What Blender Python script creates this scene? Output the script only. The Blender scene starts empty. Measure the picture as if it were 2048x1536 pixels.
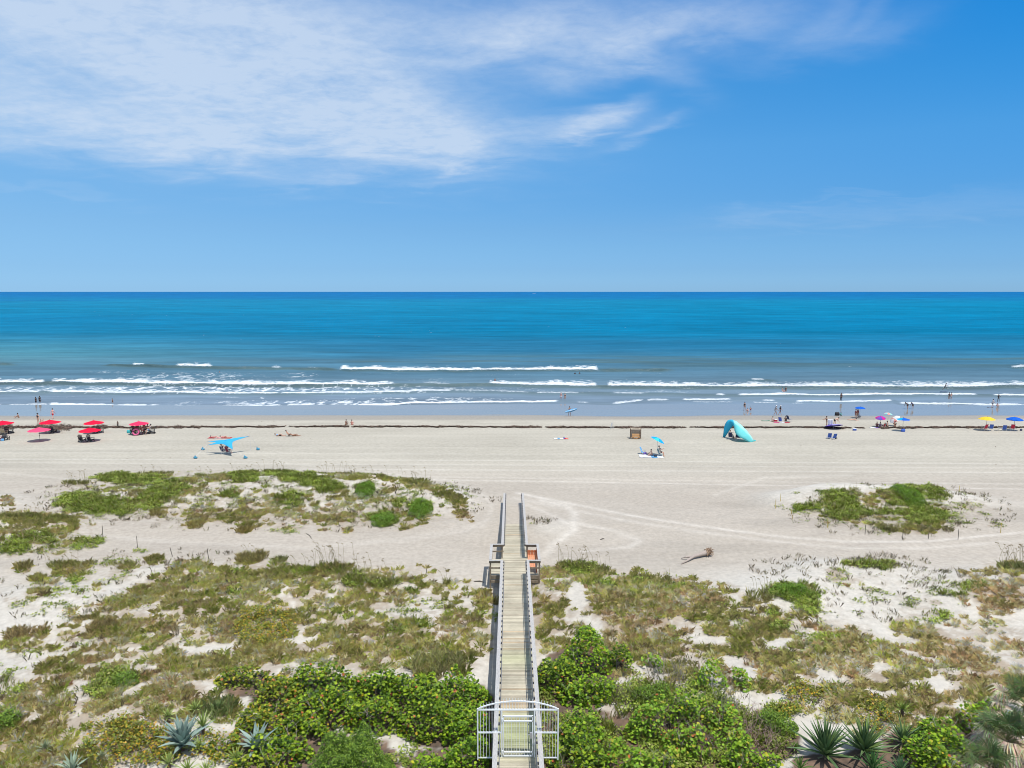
import bpy, bmesh, math, random
import numpy as np
from mathutils import Vector, Matrix
R = math.radians
random.seed(7)
rng = np.random.default_rng(11)
sc = bpy.context.scene
COL = sc.collection

# ------------------------------------------------------------------ camera
CZ, PITCH, FPX = 22.5, R(7.42), 1420.0
CP, SP = math.cos(PITCH), math.sin(PITCH)
cam = bpy.data.cameras.new("camera")
cam.sensor_width = 36.0
cam.lens = FPX / 2048 * 36
cam.clip_start = 0.5
cam.clip_end = 80000
camo = bpy.data.objects.new("camera", cam)
COL.objects.link(camo)
camo.location = (0, 0, CZ)
camo.rotation_euler = (math.pi / 2 - PITCH, 0, 0)
sc.camera = camo

# ------------------------------------------------------------------ light
SUN_V = Vector((.25, -.22, 1.0)).normalized()      # towards the sun: high, from the right and a little behind the viewer
SUN_EL = math.degrees(math.asin(SUN_V.z))
sun = bpy.data.lights.new("sun", 'SUN')
sun.energy = 4.2
sun.angle = R(0.53)
sun.color = (1.0, 0.965, 0.91)
suno = bpy.data.objects.new("sun", sun)
COL.objects.link(suno)
suno.location = (60, 40, 120)
suno.rotation_euler = SUN_V.to_track_quat('Z', 'Y').to_euler()
sc.view_settings.view_transform = 'Standard'
sc.view_settings.look = 'None'
sc.view_settings.exposure = 0.10
sc.view_settings.gamma = 1.0
sc.view_settings.use_curve_mapping = False
sc.cycles.max_bounces = 6
sc.cycles.pixel_filter_type = 'BLACKMAN_HARRIS'
sc.cycles.filter_width = 0.95
sc.cycles.use_denoising = True
sc.cycles.sample_clamp_indirect = 4.0


def pix_dir(px, py):
    """direction in the world of a pixel of the photograph"""
    xc, yc = (px - 1024) / FPX, (py - 768) / FPX
    return Vector((xc, CP - yc * SP, -(yc * CP + SP))).normalized()


def build_world():
    w = bpy.data.worlds.new("World")
    sc.world = w
    w.use_nodes = True
    nt = w.node_tree
    N, L = nt.nodes, nt.links
    N.clear()

    def val(s, v):
        if hasattr(v, 'is_linked') or hasattr(v, 'links'):
            L.new(v, s)
        else:
            s.default_value = v

    def M(op, a, b=0.0, c=None, clamp=False):
        n = N.new('ShaderNodeMath')
        n.operation = op
        n.use_clamp = clamp
        val(n.inputs[0], a)
        val(n.inputs[1], b)
        if c is not None:
            val(n.inputs[2], c)
        return n.outputs[0]
    out = N.new('ShaderNodeOutputWorld')
    bg = N.new('ShaderNodeBackground')
    bg.inputs[1].default_value = 0.1
    sky = N.new('ShaderNodeTexSky')
    sky.sky_type = 'NISHITA'
    sky.sun_disc = False
    sky.sun_elevation = R(SUN_EL)
    sky.sun_rotation = math.atan2(SUN_V.x, SUN_V.y)
    sky.altitude = 20
    sky.air_density = 1.0
    sky.dust_density = 0.2
    sky.ozone_density = 3.0
    tc = N.new('ShaderNodeTexCoord')
    sep = N.new('ShaderNodeSeparateXYZ')
    L.new(tc.outputs['Generated'], sep.inputs[0])
    X, Y, Z = sep.outputs
    az = M('MULTIPLY', M('ARCTAN2', X, Y), 180 / math.pi)
    el = M('MULTIPLY', M('ARCSINE', Z), 180 / math.pi)
    elp = M('MAXIMUM', el, 0.0)
    # domain warp noise for the veil of high cloud, in azimuth / elevation
    comb = N.new('ShaderNodeCombineXYZ')
    zz = M('ADD', M('MAXIMUM', Z, 0.0), 0.12)
    L.new(M('DIVIDE', X, zz), comb.inputs[0])
    L.new(M('DIVIDE', Y, zz), comb.inputs[1])

    def noise(vec, scale, detail, rough, dist=0.0, sx=1.0, sy=1.0, rot=0.0):
        mp = N.new('ShaderNodeMapping')
        mp.inputs['Scale'].default_value = (sx, sy, 1)
        mp.inputs['Rotation'].default_value = (0, 0, rot)
        L.new(vec, mp.inputs[0])
        n = N.new('ShaderNodeTexNoise')
        n.inputs['Scale'].default_value = scale
        n.inputs['Detail'].default_value = detail
        n.inputs['Roughness'].default_value = rough
        n.inputs['Distortion'].default_value = dist
        L.new(mp.outputs[0], n.inputs['Vector'])
        return n.outputs[0]
    n1 = noise(comb.outputs[0], 1.1, 5, 0.55, 0.6, 1.0, 0.9, 0.3)
    n2 = noise(comb.outputs[0], 3.0, 5, 0.52, 0.6, 0.9, 1.3, 0.2)
    n3 = noise(comb.outputs[0], 16.0, 5, 0.62, 0.3, 0.9, 1.1, 0.25)
    blobs = [  # px, py, half width, half height (pixels of view), tilt, weight
        (330, 130, 520, 120, 6, .95), (680, 215, 260, 78, 10, .85), (60, 245, 260, 45, 4, .62),
        (560, 30, 500, 70, 0, .65), (430, 285, 130, 48, 0, .35), (860, 275, 130, 34, 6, .5),
        (1080, 60, 200, 50, -10, .55), (1240, 100, 180, 36, -14, .45), (1330, 140, 90, 26, 25, .24),
        (1205, 235, 75, 20, -18, .62), (1130, 255, 150, 24, -4, .35), (1290, 265, 70, 12, -16, .35),
        (1420, 40, 190, 40, -8, .35), (1660, 28, 75, 22, -30, .16), (1735, 22, 40, 12, -35, .10), (1680, 85, 120, 28, -8, .15),
        (1560, 75, 170, 40, 0, .16), (1780, 425, 300, 20, -2, .11), (1520, 428, 80, 14, 0, .13), (1700, 397, 140, 5, 0, .08),
        (700, 350, 170, 16, -8, .2), (880, 370, 90, 9, -12, .18), (90, 385, 120, 9, 4, .12), (1000, 320, 150, 14, -4, .2),
    ]
    total = None
    warp = M('MULTIPLY', M('SUBTRACT', n1, 0.5), 6.0)
    azw = M('ADD', az, warp)
    elw = M('ADD', el, M('MULTIPLY', M('SUBTRACT', n2, 0.5), 3.4))
    for (px, py, hw, hh, tilt, wt) in blobs:
        d = pix_dir(px, py)
        a0 = math.degrees(math.atan2(d.x, d.y))
        e0 = math.degrees(math.asin(d.z))
        k = 57.3 / FPX
        ct, st = math.cos(R(tilt)), math.sin(R(tilt))
        da, de = M('SUBTRACT', azw, a0), M('SUBTRACT', elw, e0)
        # tilt is measured clockwise in the picture
        u = M('DIVIDE', M('SUBTRACT', M('MULTIPLY', da, ct), M('MULTIPLY', de, st)), hw * k)
        v = M('DIVIDE', M('ADD', M('MULTIPLY', da, st), M('MULTIPLY', de, ct)), hh * k)
        r2 = M('ADD', M('MULTIPLY', u, u), M('MULTIPLY', v, v))
        g = M('MULTIPLY', M('EXPONENT', M('MULTIPLY', M('POWER', r2, 1.3), -1.0)), wt)
        total = g if total is None else M('ADD', total, g)
    total = M('MINIMUM', total, 1.05)
    tex = M('ADD', M('MULTIPLY', M('SUBTRACT', n2, 0.5), 0.95), M('MULTIPLY', M('SUBTRACT', n3, 0.5), 0.85))
    dens = M('MULTIPLY', total, M('ADD', 0.92, tex), clamp=True)
    rest = M('MULTIPLY', M('SUBTRACT', n1, 0.56), 0.5, clamp=True)       # faint veil over the rest of the sky
    high = M('MULTIPLY', M('SUBTRACT', el, 24.0), 0.06, clamp=True)
    dens = M('MAXIMUM', dens, M('MULTIPLY', rest, high))
    dens = M('MULTIPLY', dens, 0.78)
    # unseen cloud added overhead and behind the viewer to whiten and fill the shade
    over = M('MULTIPLY', M('SUBTRACT', el, 25.0), 0.05, clamp=True)
    back = M('MULTIPLY', M('MULTIPLY_ADD', Y, -2.5, 0.2, clamp=True), 1.0)
    sheet = M('MULTIPLY', M('MAXIMUM', over, back), M('ADD', 0.62, M('MULTIPLY', M('SUBTRACT', n1, 0.5), 1.2)), clamp=True)
    dens = M('MAXIMUM', dens, sheet)
    # sky colour: the physical sky, deepened a little
    hs = N.new('ShaderNodeHueSaturation')
    hs.inputs['Hue'].default_value = 0.497
    hs.inputs['Saturation'].default_value = 1.3
    hs.inputs['Value'].default_value = 1.0
    L.new(sky.outputs[0], hs.inputs['Color'])
    # broad haze towards the left part of the view and low down
    mixc = N.new('ShaderNodeMix')
    mixc.data_type = 'RGBA'
    L.new(dens, mixc.inputs[0])
    tint = N.new('ShaderNodeMix')
    tint.data_type = 'RGBA'
    tint.blend_type = 'MULTIPLY'
    tint.inputs[0].default_value = 1.0
    ramp = N.new('ShaderNodeValToRGB')
    cr = ramp.color_ramp
    stops = SKY_STOPS
    cr.elements[0].position = stops[0][0] / 90
    cr.elements[0].color = (*stops[0][1], 1)
    cr.elements[1].position = stops[-1][0] / 90
    cr.elements[1].color = (*stops[-1][1], 1)
    for p, c in stops[1:-1]:
        e = cr.elements.new(p / 90)
        e.color = (*c, 1)
    L.new(M('DIVIDE', elp, 90.0), ramp.inputs[0])
    L.new(hs.outputs[0], tint.inputs[6])
    L.new(ramp.outputs[0], tint.inputs[7])
    # the sky deepens from the left (hazier) to the right
    side = M('MULTIPLY', M('MULTIPLY_ADD', az, -1 / 70.0, 0.5, clamp=True), M('SUBTRACT', 1.0, M('MULTIPLY', elp, 1 / 60.0), clamp=True))
    veil = N.new('ShaderNodeMix')
    veil.data_type = 'RGBA'
    L.new(M('MULTIPLY', side, 0.48), veil.inputs[0])
    L.new(tint.outputs[2], veil.inputs[6])
    veil.inputs[7].default_value = (3.1, 5.6, 8.2, 1)
    L.new(veil.outputs[2], mixc.inputs[6])
    mixc.inputs[7].default_value = (6.0, 7.0, 8.4, 1)
    L.new(mixc.outputs[2], bg.inputs[0])
    L.new(bg.outputs[0], out.inputs[0])


SKY_STOPS = [(0, (.37, .77, 1.75)), (1.7, (.35, .67, 1.36)), (3.3, (.38, .68, 1.18)), (4.8, (.42, .71, 1.12)), (7.1, (.42, .79, 1.15)), (10.8, (.50, .98, 1.26)), (14.4, (.38, 1.05, 1.34)), (17.8, (.25, 1.09, 1.42)), (21, (.15, 1.05, 1.44)), (45, (.7, 1.0, 1.2)), (90, (.9, 1, 1.1))]
build_world()

# ------------------------------------------------------------------ helpers


def _hash(ix, iy, seed):
    h = (ix.astype(np.int64) * 374761393 + iy.astype(np.int64) * 668265263 + seed * 1442695041) & 0xFFFFFFFF
    h = ((h ^ (h >> 13)) * 1274126177) & 0xFFFFFFFF
    h = h ^ (h >> 16)
    return (h & 0xFFFF) / 65535.0


def vnoise(x, y, seed=0):
    x = np.asarray(x, float)
    y = np.asarray(y, float)
    ix, iy = np.floor(x), np.floor(y)
    fx, fy = x - ix, y - iy
    ux, uy = fx * fx * (3 - 2 * fx), fy * fy * (3 - 2 * fy)
    a, b = _hash(ix, iy, seed), _hash(ix + 1, iy, seed)
    c, d = _hash(ix, iy + 1, seed), _hash(ix + 1, iy + 1, seed)
    return (a + (b - a) * ux) * (1 - uy) + (c + (d - c) * ux) * uy


def fbm(x, y, octv=4, seed=0, gain=.5):
    s, a, t = 0, 1.0, 0
    for o in range(octv):
        s = s + a * vnoise(x * 2 ** o + 17.3 * o, y * 2 ** o - 9.1 * o, seed + o)
        t += a
        a *= gain
    return s / t


def sstep(a, b, x):
    t = np.clip((x - a) / (b - a), 0, 1)
    return t * t * (3 - 2 * t)


def ground_base(y):
    return np.interp(y, [-60, 10, 24, 44, 48, 55, 60, 67, 75, 90, 114, 120, 126, 134, 143, 160, 240, 420],
                     [3.2, 2.9, 2.5, 2.4, 2.2, 2.25, 2.42, 1.95, 1.7, 1.4, 1.0, .72, .33, .10, -.02, -.55, -3, -8])


MOUNDS = [(-36, 68, 7, 5, 1.2), (-27, 70.5, 7, 5.5, 1.5), (-18, 70, 6, 6, 1.5), (-11, 69, 6, 5, 1.25), (-7.0, 66, 3.4, 3.6, .55),
          (-42, 57, 5.0, 3.6, 1.1), (-52, 63, 5, 6, 1.3), (-36.5, 55, 3, 1.5, .25),
          (29, 67.5, 4.5, 3.6, 1.0), (35, 68.5, 5, 4.0, 1.35), (41.5, 68, 4.2, 3.6, .9), (46, 67, 4, 3, .35),
          (24, 48.5, 5, 3, .75), (17, 45, 5, 3.5, .6), (31, 46, 5, 3.5, .6), (36.5, 45, 4, 4, .9), (3.2, 46, 2.6, 2.4, .55), (7.5, 42.5, 5, 3, .65),
          (-9, 47, 3.0, 1.6, .5), (-14, 46, 4, 3.5, .7), (-20, 44, 5, 4, .5), (-24, 49, 4, 1.8, .5), (-30, 45, 4, 2.4, .35), (-5, 36, 5, 4, .4), (9, 34, 4, 4, .4),
          (-15, 32, 6, 4, .4), (-26, 33, 6, 4, .3), (20, 33, 7, 5, .4), (3.5, 58.5, 2.2, 2.5, .35)]


def H(x, y):
    x = np.asarray(x, float)
    y = np.asarray(y, float)
    z = ground_base(y)
    for (mx, my, rx, ry, h) in MOUNDS:
        d = ((x - mx) / rx) ** 2 + ((y - my) / ry) ** 2
        z = z + h * np.exp(-d ** 1.35)
    dune = np.clip((78 - y) / 8, 0, 1)
    z = z + dune * (fbm(x / 3.1, y / 2.6, 4, 3) - .5) * .42 * (0.25 + np.clip((z - 2.1), 0, 1))
    z = z + (fbm(x / 9, y / 5, 3, 9) - .5) * .10 * np.clip((122 - y) / 30, 0, 1)
    # keep the sand just under the boardwalk
    w = np.exp(-((x - .2) / 1.5) ** 4) * sstep(62, 58, y)
    lim = np.interp(y, [10, 27, 46, 50, 58, 62], [2.9, 2.75, 2.35, 2.3, 2.45, 2.42])
    z = z * (1 - w) + np.minimum(z, lim) * w
    # sand blown over the last boards
    w2 = np.exp(-((x - .15) / 3.0) ** 2) * sstep(58.5, 60.5, y) * sstep(71, 66.5, y)
    over = np.interp(y, [58, 60.5, 67.2, 72], [2.5, 2.47, 2.02, 1.8])
    return z * (1 - w2) + over * w2


def project(x, y, z):
    dz = z - CZ
    dep = y * CP - dz * SP
    v = y * SP + dz * CP
    dep = np.maximum(dep, 1e-3)
    return 1024 + FPX * x / dep, 768 - FPX * v / dep


def at(px, py, z):
    xc, yc = (px - 1024) / FPX, (py - 768) / FPX
    t = (CZ - z) / (yc * CP + SP)
    return Vector((xc * t, t * (CP - yc * SP), z))


def hit(px, py, lift=0.0):
    z = 1.5
    for _ in range(40):
        p = at(px, py, z + lift)
        z = .6 * z + .4 * float(H(p.x, p.y))
    p = at(px, py, z + lift)
    return Vector((p.x, p.y, float(H(p.x, p.y))))


def link(o, parent=None):
    COL.objects.link(o)
    if parent is not None:
        o.parent = parent
    return o


def tag(o, label=None, cat=None, group=None, kind=None):
    if label:
        o["label"] = label
    if cat:
        o["category"] = cat
    if group:
        o["group"] = group
    if kind:
        o["kind"] = kind
    return o


def empty(name, loc, rz=0.0, label=None, cat=None, group=None):
    o = bpy.data.objects.new(name, None)
    o.empty_display_size = .2
    COL.objects.link(o)
    o.location = loc
    o.rotation_euler = (0, 0, rz)
    return tag(o, label, cat, group)


def copy_tree(o, parent=None):
    c = o.copy()
    COL.objects.link(c)
    c.parent = parent
    for ch in list(o.children):
        copy_tree(ch, c)
    return c


def node_mat(name):
    m = bpy.data.materials.new(name)
    m.use_nodes = True
    nt = m.node_tree
    b = nt.nodes["Principled BSDF"]
    return m, nt, b


def mat(name, col, rough=.7, metal=0.0, noise=0.0, nscale=8.0, transl=0.0, spec=.5, bump=0.0, stretch=(1, 1, 1)):
    m, nt, b = node_mat(name)
    b.inputs['Base Color'].default_value = (*col, 1)
    b.inputs['Roughness'].default_value = rough
    b.inputs['Metallic'].default_value = metal
    b.inputs['Specular IOR Level'].default_value = spec
    if noise > 0 or bump > 0:
        tc = nt.nodes.new('ShaderNodeTexCoord')
        mp = nt.nodes.new('ShaderNodeMapping')
        mp.inputs['Scale'].default_value = stretch
        nt.links.new(tc.outputs['Object'], mp.inputs[0])
        n = nt.nodes.new('ShaderNodeTexNoise')
        n.inputs['Scale'].default_value = nscale
        n.inputs['Detail'].default_value = 5
        nt.links.new(mp.outputs[0], n.inputs['Vector'])
        if noise > 0:
            mr = nt.nodes.new('ShaderNodeMapRange')
            mr.inputs['From Min'].default_value = .25
            mr.inputs['From Max'].default_value = .75
            mr.inputs['To Min'].default_value = 1 - noise
            mr.inputs['To Max'].default_value = 1 + noise
            nt.links.new(n.outputs[0], mr.inputs[0])
            mx = nt.nodes.new('ShaderNodeMix')
            mx.data_type = 'RGBA'
            mx.blend_type = 'MULTIPLY'
            mx.inputs[0].default_value = 1
            mx.inputs[6].default_value = (*col, 1)
            nt.links.new(mr.outputs[0], mx.inputs[7])
            nt.links.new(mx.outputs[2], b.inputs['Base Color'])
        if bump > 0:
            bp = nt.nodes.new('ShaderNodeBump')
            bp.inputs['Strength'].default_value = bump
            bp.inputs['Distance'].default_value = .02
            nt.links.new(n.outputs[0], bp.inputs['Height'])
            nt.links.new(bp.outputs[0], b.inputs['Normal'])
    if transl > 0:
        tr = nt.nodes.new('ShaderNodeBsdfTranslucent')
        tr.inputs[0].default_value = (*col, 1)
        ms = nt.nodes.new('ShaderNodeMixShader')
        ms.inputs[0].default_value = transl
        nt.links.new(b.outputs[0], ms.inputs[1])
        nt.links.new(tr.outputs[0], ms.inputs[2])
        nt.links.new(ms.outputs[0], nt.nodes['Material Output'].inputs[0])
    return m


def leaf_mat(name, rough=.55, transl=.25, spec=.3, noise=.0):
    """foliage: base colour from the mesh's own colour attribute (the colour of each leaf)"""
    m, nt, b = node_mat(name)
    at_ = nt.nodes.new('ShaderNodeAttribute')
    at_.attribute_name = 'Col'
    nt.links.new(at_.outputs['Color'], b.inputs['Base Color'])
    b.inputs['Roughness'].default_value = rough
    b.inputs['Specular IOR Level'].default_value = spec
    if transl > 0:
        tr = nt.nodes.new('ShaderNodeBsdfTranslucent')
        nt.links.new(at_.outputs['Color'], tr.inputs[0])
        ms = nt.nodes.new('ShaderNodeMixShader')
        ms.inputs[0].default_value = transl
        nt.links.new(b.outputs[0], ms.inputs[1])
        nt.links.new(tr.outputs[0], ms.inputs[2])
        nt.links.new(ms.outputs[0], nt.nodes['Material Output'].inputs[0])
    return m


def polys_mesh(name, V, cols=None, smooth=False):
    """V: (n, k, 3) array, each row one k-sided polygon; cols (n,3)"""
    n, k, _ = V.shape
    me = bpy.data.meshes.new(name)
    me.vertices.add(n * k)
    me.vertices.foreach_set('co', V.astype(np.float32).ravel())
    me.loops.add(n * k)
    me.loops.foreach_set('vertex_index', np.arange(n * k, dtype=np.int32))
    me.polygons.add(n)
    me.polygons.foreach_set('loop_start', np.arange(0, n * k, k, dtype=np.int32))
    me.polygons.foreach_set('loop_total', np.full(n, k, dtype=np.int32))
    if smooth:
        me.polygons.foreach_set('use_smooth', np.ones(n, bool))
    me.update(calc_edges=True)
    if cols is not None:
        a = me.color_attributes.new('Col', 'FLOAT_COLOR', 'POINT')
        c = np.ones((n * k, 4), np.float32)
        c[:, :3] = np.repeat(cols, k, axis=0)
        a.data.foreach_set('color', c.ravel())
    return me


def grid_mesh(name, X, Y, Z, attrs=None, cols=None):
    r, c = X.shape
    me = bpy.data.meshes.new(name)
    me.vertices.add(r * c)
    me.vertices.foreach_set('co', np.stack([X, Y, Z], -1).astype(np.float32).ravel())
    i = np.arange(r * c).reshape(r, c)
    q = np.stack([i[:-1, :-1], i[:-1, 1:], i[1:, 1:], i[1:, :-1]], -1).reshape(-1, 4).astype(np.int32)
    n = len(q)
    me.loops.add(n * 4)
    me.loops.foreach_set('vertex_index', q.ravel())
    me.polygons.add(n)
    me.polygons.foreach_set('loop_start', np.arange(0, n * 4, 4, dtype=np.int32))
    me.polygons.foreach_set('loop_total', np.full(n, 4, dtype=np.int32))
    me.polygons.foreach_set('use_smooth', np.ones(n, bool))
    me.update(calc_edges=True)
    for k, v in (attrs or {}).items():
        a = me.attributes.new(k, 'FLOAT', 'POINT')
        a.data.foreach_set('value', v.astype(np.float32).ravel())
    for k, v in (cols or {}).items():
        a = me.color_attributes.new(k, 'FLOAT_COLOR', 'POINT')
        cc = np.ones((r * c, 4), np.float32)
        cc[:, :3] = v.reshape(-1, 3)
        a.data.foreach_set('color', cc.ravel())
    return me


class MB:
    """collects boxes, tubes, sheets; build() links them as ONE mesh object"""

    def __init__(s):
        s.v, s.f, s.c = [], [], []

    def add(s, vs, fs, col=None):
        o = len(s.v)
        s.v += [tuple(v) for v in vs]
        s.f += [tuple(i + o for i in f) for f in fs]
        s.c += [col] * len(vs)
        return s

    def box(s, c, d, M=None, col=None):
        x, y, z = d[0] / 2, d[1] / 2, d[2] / 2
        vs = [Vector((sx * x, sy * y, sz * z)) for sx in (-1, 1) for sy in (-1, 1) for sz in (-1, 1)]
        if M is not None:
            vs = [M @ v for v in vs]
        vs = [v + Vector(c) for v in vs]
        return s.add(vs, [(0, 1, 3, 2), (4, 6, 7, 5), (0, 4, 5, 1), (2, 3, 7, 6), (0, 2, 6, 4), (1, 5, 7, 3)], col)

    def bar(s, a, b, w, h, col=None, up=(0, 0, 1)):
        """a rectangular bar from a to b; w across, h along up"""
        a, b = Vector(a), Vector(b)
        d = (b - a)
        y = d.normalized()
        u = Vector(up)
        x = y.cross(u)
        if x.length < 1e-4:
            x = y.cross(Vector((1, 0, 0)))
        x.normalize()
        z = x.cross(y)
        M = Matrix((x, y, z)).transposed()
        return s.box((a + b) / 2, (w, d.length, h), M, col)

    def tube(s, pts, r, n=6, col=None, cap=True):
        pts = [Vector(p) for p in pts]
        if not isinstance(r, (list, tuple)):
            r = [r] * len(pts)
        vs, fs = [], []
        for i, p in enumerate(pts):
            d = (pts[min(i + 1, len(pts) - 1)] - pts[max(i - 1, 0)]).normalized()
            a = d.cross(Vector((0, 0, 1)))
            if a.length < .05:
                a = d.cross(Vector((1, 0, 0)))
            a.normalize()
            b = d.cross(a)
            for k in range(n):
                t = 2 * math.pi * k / n
                vs.append(p + (a * math.cos(t) + b * math.sin(t)) * r[i])
        for i in range(len(pts) - 1):
            for k in range(n):
                fs.append((i * n + k, i * n + (k + 1) % n, (i + 1) * n + (k + 1) % n, (i + 1) * n + k))
        if cap:
            fs.append(tuple(range(n - 1, -1, -1)))
            fs.append(tuple((len(pts) - 1) * n + k for k in range(n)))
        return s.add(vs, fs, col)

    def ellipsoid(s, c, r, nu=10, nv=6, col=None, jit=0.0, half=False):
        vs, fs = [], []
        lo = 0 if half else -90
        for j in range(nv + 1):
            ph = R(lo + (90 - lo) * j / nv)
            for i in range(nu):
                th = 2 * math.pi * i / nu
                k = 1 + (random.random() - .5) * jit
                vs.append(Vector((c[0] + r[0] * k * math.cos(ph) * math.cos(th), c[1] + r[1] * k * math.cos(ph) * math.sin(th), c[2] + r[2] * k * math.sin(ph))))
        for j in range(nv):
            for i in range(nu):
                fs.append((j * nu + i, j * nu + (i + 1) % nu, (j + 1) * nu + (i + 1) % nu, (j + 1) * nu + i))
        return s.add(vs, fs, col)

    def build(s, name, m, parent=None, smooth=False, bevel=0.0, solid=0.0):
        me = bpy.data.meshes.new(name)
        me.from_pydata([tuple(v) for v in s.v], [], s.f)
        if any(c is not None for c in s.c):
            a = me.color_attributes.new('Col', 'FLOAT_COLOR', 'POINT')
            cc = np.ones((len(s.v), 4), np.float32)
            for i, c in enumerate(s.c):
                if c is not None:
                    cc[i, :3] = c
            a.data.foreach_set('color', cc.ravel())
        if smooth:
            me.polygons.foreach_set('use_smooth', np.ones(len(me.polygons), bool))
        me.update()
        me.materials.append(m)
        o = bpy.data.objects.new(name, me)
        link(o, parent)
        if bevel > 0:
            b = o.modifiers.new('b', 'BEVEL')
            b.width = bevel
            b.segments = 1
        if solid > 0:
            b = o.modifiers.new('s', 'SOLIDIFY')
            b.thickness = solid
        return o


# ------------------------------------------------------------------ where the plants grow: blobs (kind, x, y, rx, ry, turn, cover)
L1, L2, R1, R2 = (0, 930), (0, 1230), (1024, 930), (1024, 1230)
PATCH = []
BACK = True


def pt(base, s):
    for line in s.strip().split(';'):
        t = line.split()
        if not t:
            continue
        k = t[0]
        v = [float(q) for q in t[1:]]
        cx, cy, rx, ry = v[:4]
        rot = v[4] if len(v) > 4 else 0
        cov = v[5] if len(v) > 5 else .9
        PATCH.append((k, base[0] + cx / 2, base[1] + cy / 2, rx / 2, ry / 2, R(rot), cov))


pt(L1, """V 520 50 145 20 0 .95; m 300 90 60 25 0 .4; V 330 150 105 38 0 1; V 430 160 130 38 0 1; g 560 130 60 40; V 640 120 120 48 -20 .85; g 760 80 80 35 0 .8;
g 870 50 60 18; V 970 45 60 25 0 1; m 830 110 90 35 0 .4; V 920 115 40 20; k 870 150 60 20 0 .5; g 860 200 155 32 0 .75; g 990 200 60 40; g 980 255 20 25; g 780 235 35 15;
v 1090 60 80 30 0 .4; V 1120 25 60 15; V 1230 60 120 22 10 1; V 1310 90 60 22 0 1; V 1150 140 60 35 0 .8; g 1090 125 50 15; v 1200 110 60 20 0 .4; g 1340 40 60 12; V 1460 90 42 25 0 1;
d 1570 85 60 25 0 .65; d 1370 160 80 50 0 .5; g 1260 205 60 22; g 1330 205 120 25 0 .6; V 1600 150 30 20 0 1; V 1680 165 50 32 0 1; V 1535 205 60 32 0 1; g 1450 195 60 25 0 .5;
g 1660 75 70 14 15; g 1760 105 75 22 25; g 1835 155 50 30 45; g 1850 195 40 20; g 1650 235 60 18 -15 .6; v 1140 258 70 12 0 .6; g 1390 255 35 12; m 1500 255 60 12 0 .25; m 1350 262 200 10 0 .15;
g 1450 45 140 9 3 .8; g 650 40 60 8 0 .7;
g 150 212 175 22; d 90 260 50 30; g 260 240 60 50; V 130 290 100 30; V 50 325 70 20 0 .9; m 150 330 80 20 0 .3; v 40 350 60 15 0 .5; V 360 312 60 22 -10 .75; v 345 240 40 12 0 .25; v 565 340 35 10 0 .35; d 25 145 35 20;
g 90 405 22 20; g 285 412 85 28; g 155 450 30 14; g 170 490 70 35 -30 .75; v 260 495 70 18 0 .45; V 300 455 30 15; v 40 550 38 22 0 .7; v 490 430 60 35 -20 .6; g 510 400 40 12; g 615 372 30 16; d 725 385 12 10; m 560 410 80 30 0 .15; g 395 485 30 25 0 .5;
g 640 470 50 40; g 760 420 110 40 0 .88; g 1000 372 50 25; g 900 450 200 50 0 .85; g 1100 450 150 60 0 .8; g 700 500 100 60 0 .85; g 560 530 90 50 -30 .75; g 470 565 120 50 -20 .8; k 400 570 90 30 0 .5; o 285 595 35 15;
g 900 560 320 80 0 .8; g 1250 490 120 70 0 .78; G 1330 415 60 20; G 1200 430 60 15; V 1420 455 50 25; g 1420 510 95 75 0 .88; V 1530 475 70 15 0 .8; v 1640 500 18 18 0 .9; g 1520 565 50 45 0 .75; v 1760 540 40 18 0 .6; m 1850 530 40 15 0 .3; g 1940 530 50 40; v 1850 590 160 25 0 .6; v 1650 580 150 20 0 .4; g 1120 382 18 15; V 950 515 40 18 0 .8;
o 1080 600 115 25 0 .75; g 1300 590 220 60 0 .75; m 1740 500 200 60 0 .06; m 150 590 150 30 0 .12; V 1060 580 90 20 0 .4""")
pt(L2, """g 70 75 50 20 0 .8; g 150 70 35 18; g 280 85 60 25; g 120 115 140 25 0 .7; g 400 45 45 22; g 540 30 110 55 0 .85; g 460 90 60 35; g 230 215 80 50; d 330 170 70 40 0 .55;
g 620 110 90 30 0 .8; g 780 70 100 40 0 .65; d 900 60 60 40; o 1050 50 115 60 0 .85; g 700 170 120 42; g 850 165 100 40; g 1100 140 160 60 0 .85; g 1400 90 210 90 0 .88; g 1600 100 150 100 0 .9; g 1850 80 120 130 0 .78; G 1700 200 60 50; G 1820 190 70 40;
V 1580 50 60 20 0 .5; V 1700 30 50 20 0 .6; V 1640 130 60 25 0 .4;
N 830 125 120 20 -3; N 1210 95 55 20 -10; N 1180 190 60 9; N 1650 170 35 14 -20; N 1940 240 35 35; N 800 405 70 16;
V 40 280 60 40 0 .6; g 190 340 80 40 -20; V 420 270 90 45 -25; V 500 250 50 25; g 380 330 100 50 -20 .85; d 690 280 80 40; g 580 370 90 30; g 780 330 120 60; g 340 420 50 50; g 230 370 60 30; g 900 370 60 50; m 600 230 200 60 0 .35; m 400 400 200 60 0 .3; m 200 150 200 60 0 .2;
V 30 400 50 40 0 1; g 60 480 100 80 0 1; g 100 560 250 90 0 1; g 200 440 80 50 0 .75; g 330 480 100 60 0 .7; g 260 560 200 60 0 .95; o 530 500 190 95 0 .9; o 870 520 100 60 0 .6; m 700 500 140 100 0 .4;
g 1300 220 400 40 0 .4; v 1750 180 200 40 0 .4; v 1200 330 500 120 0 .35; v 1600 480 420 140 0 .3""")
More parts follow.
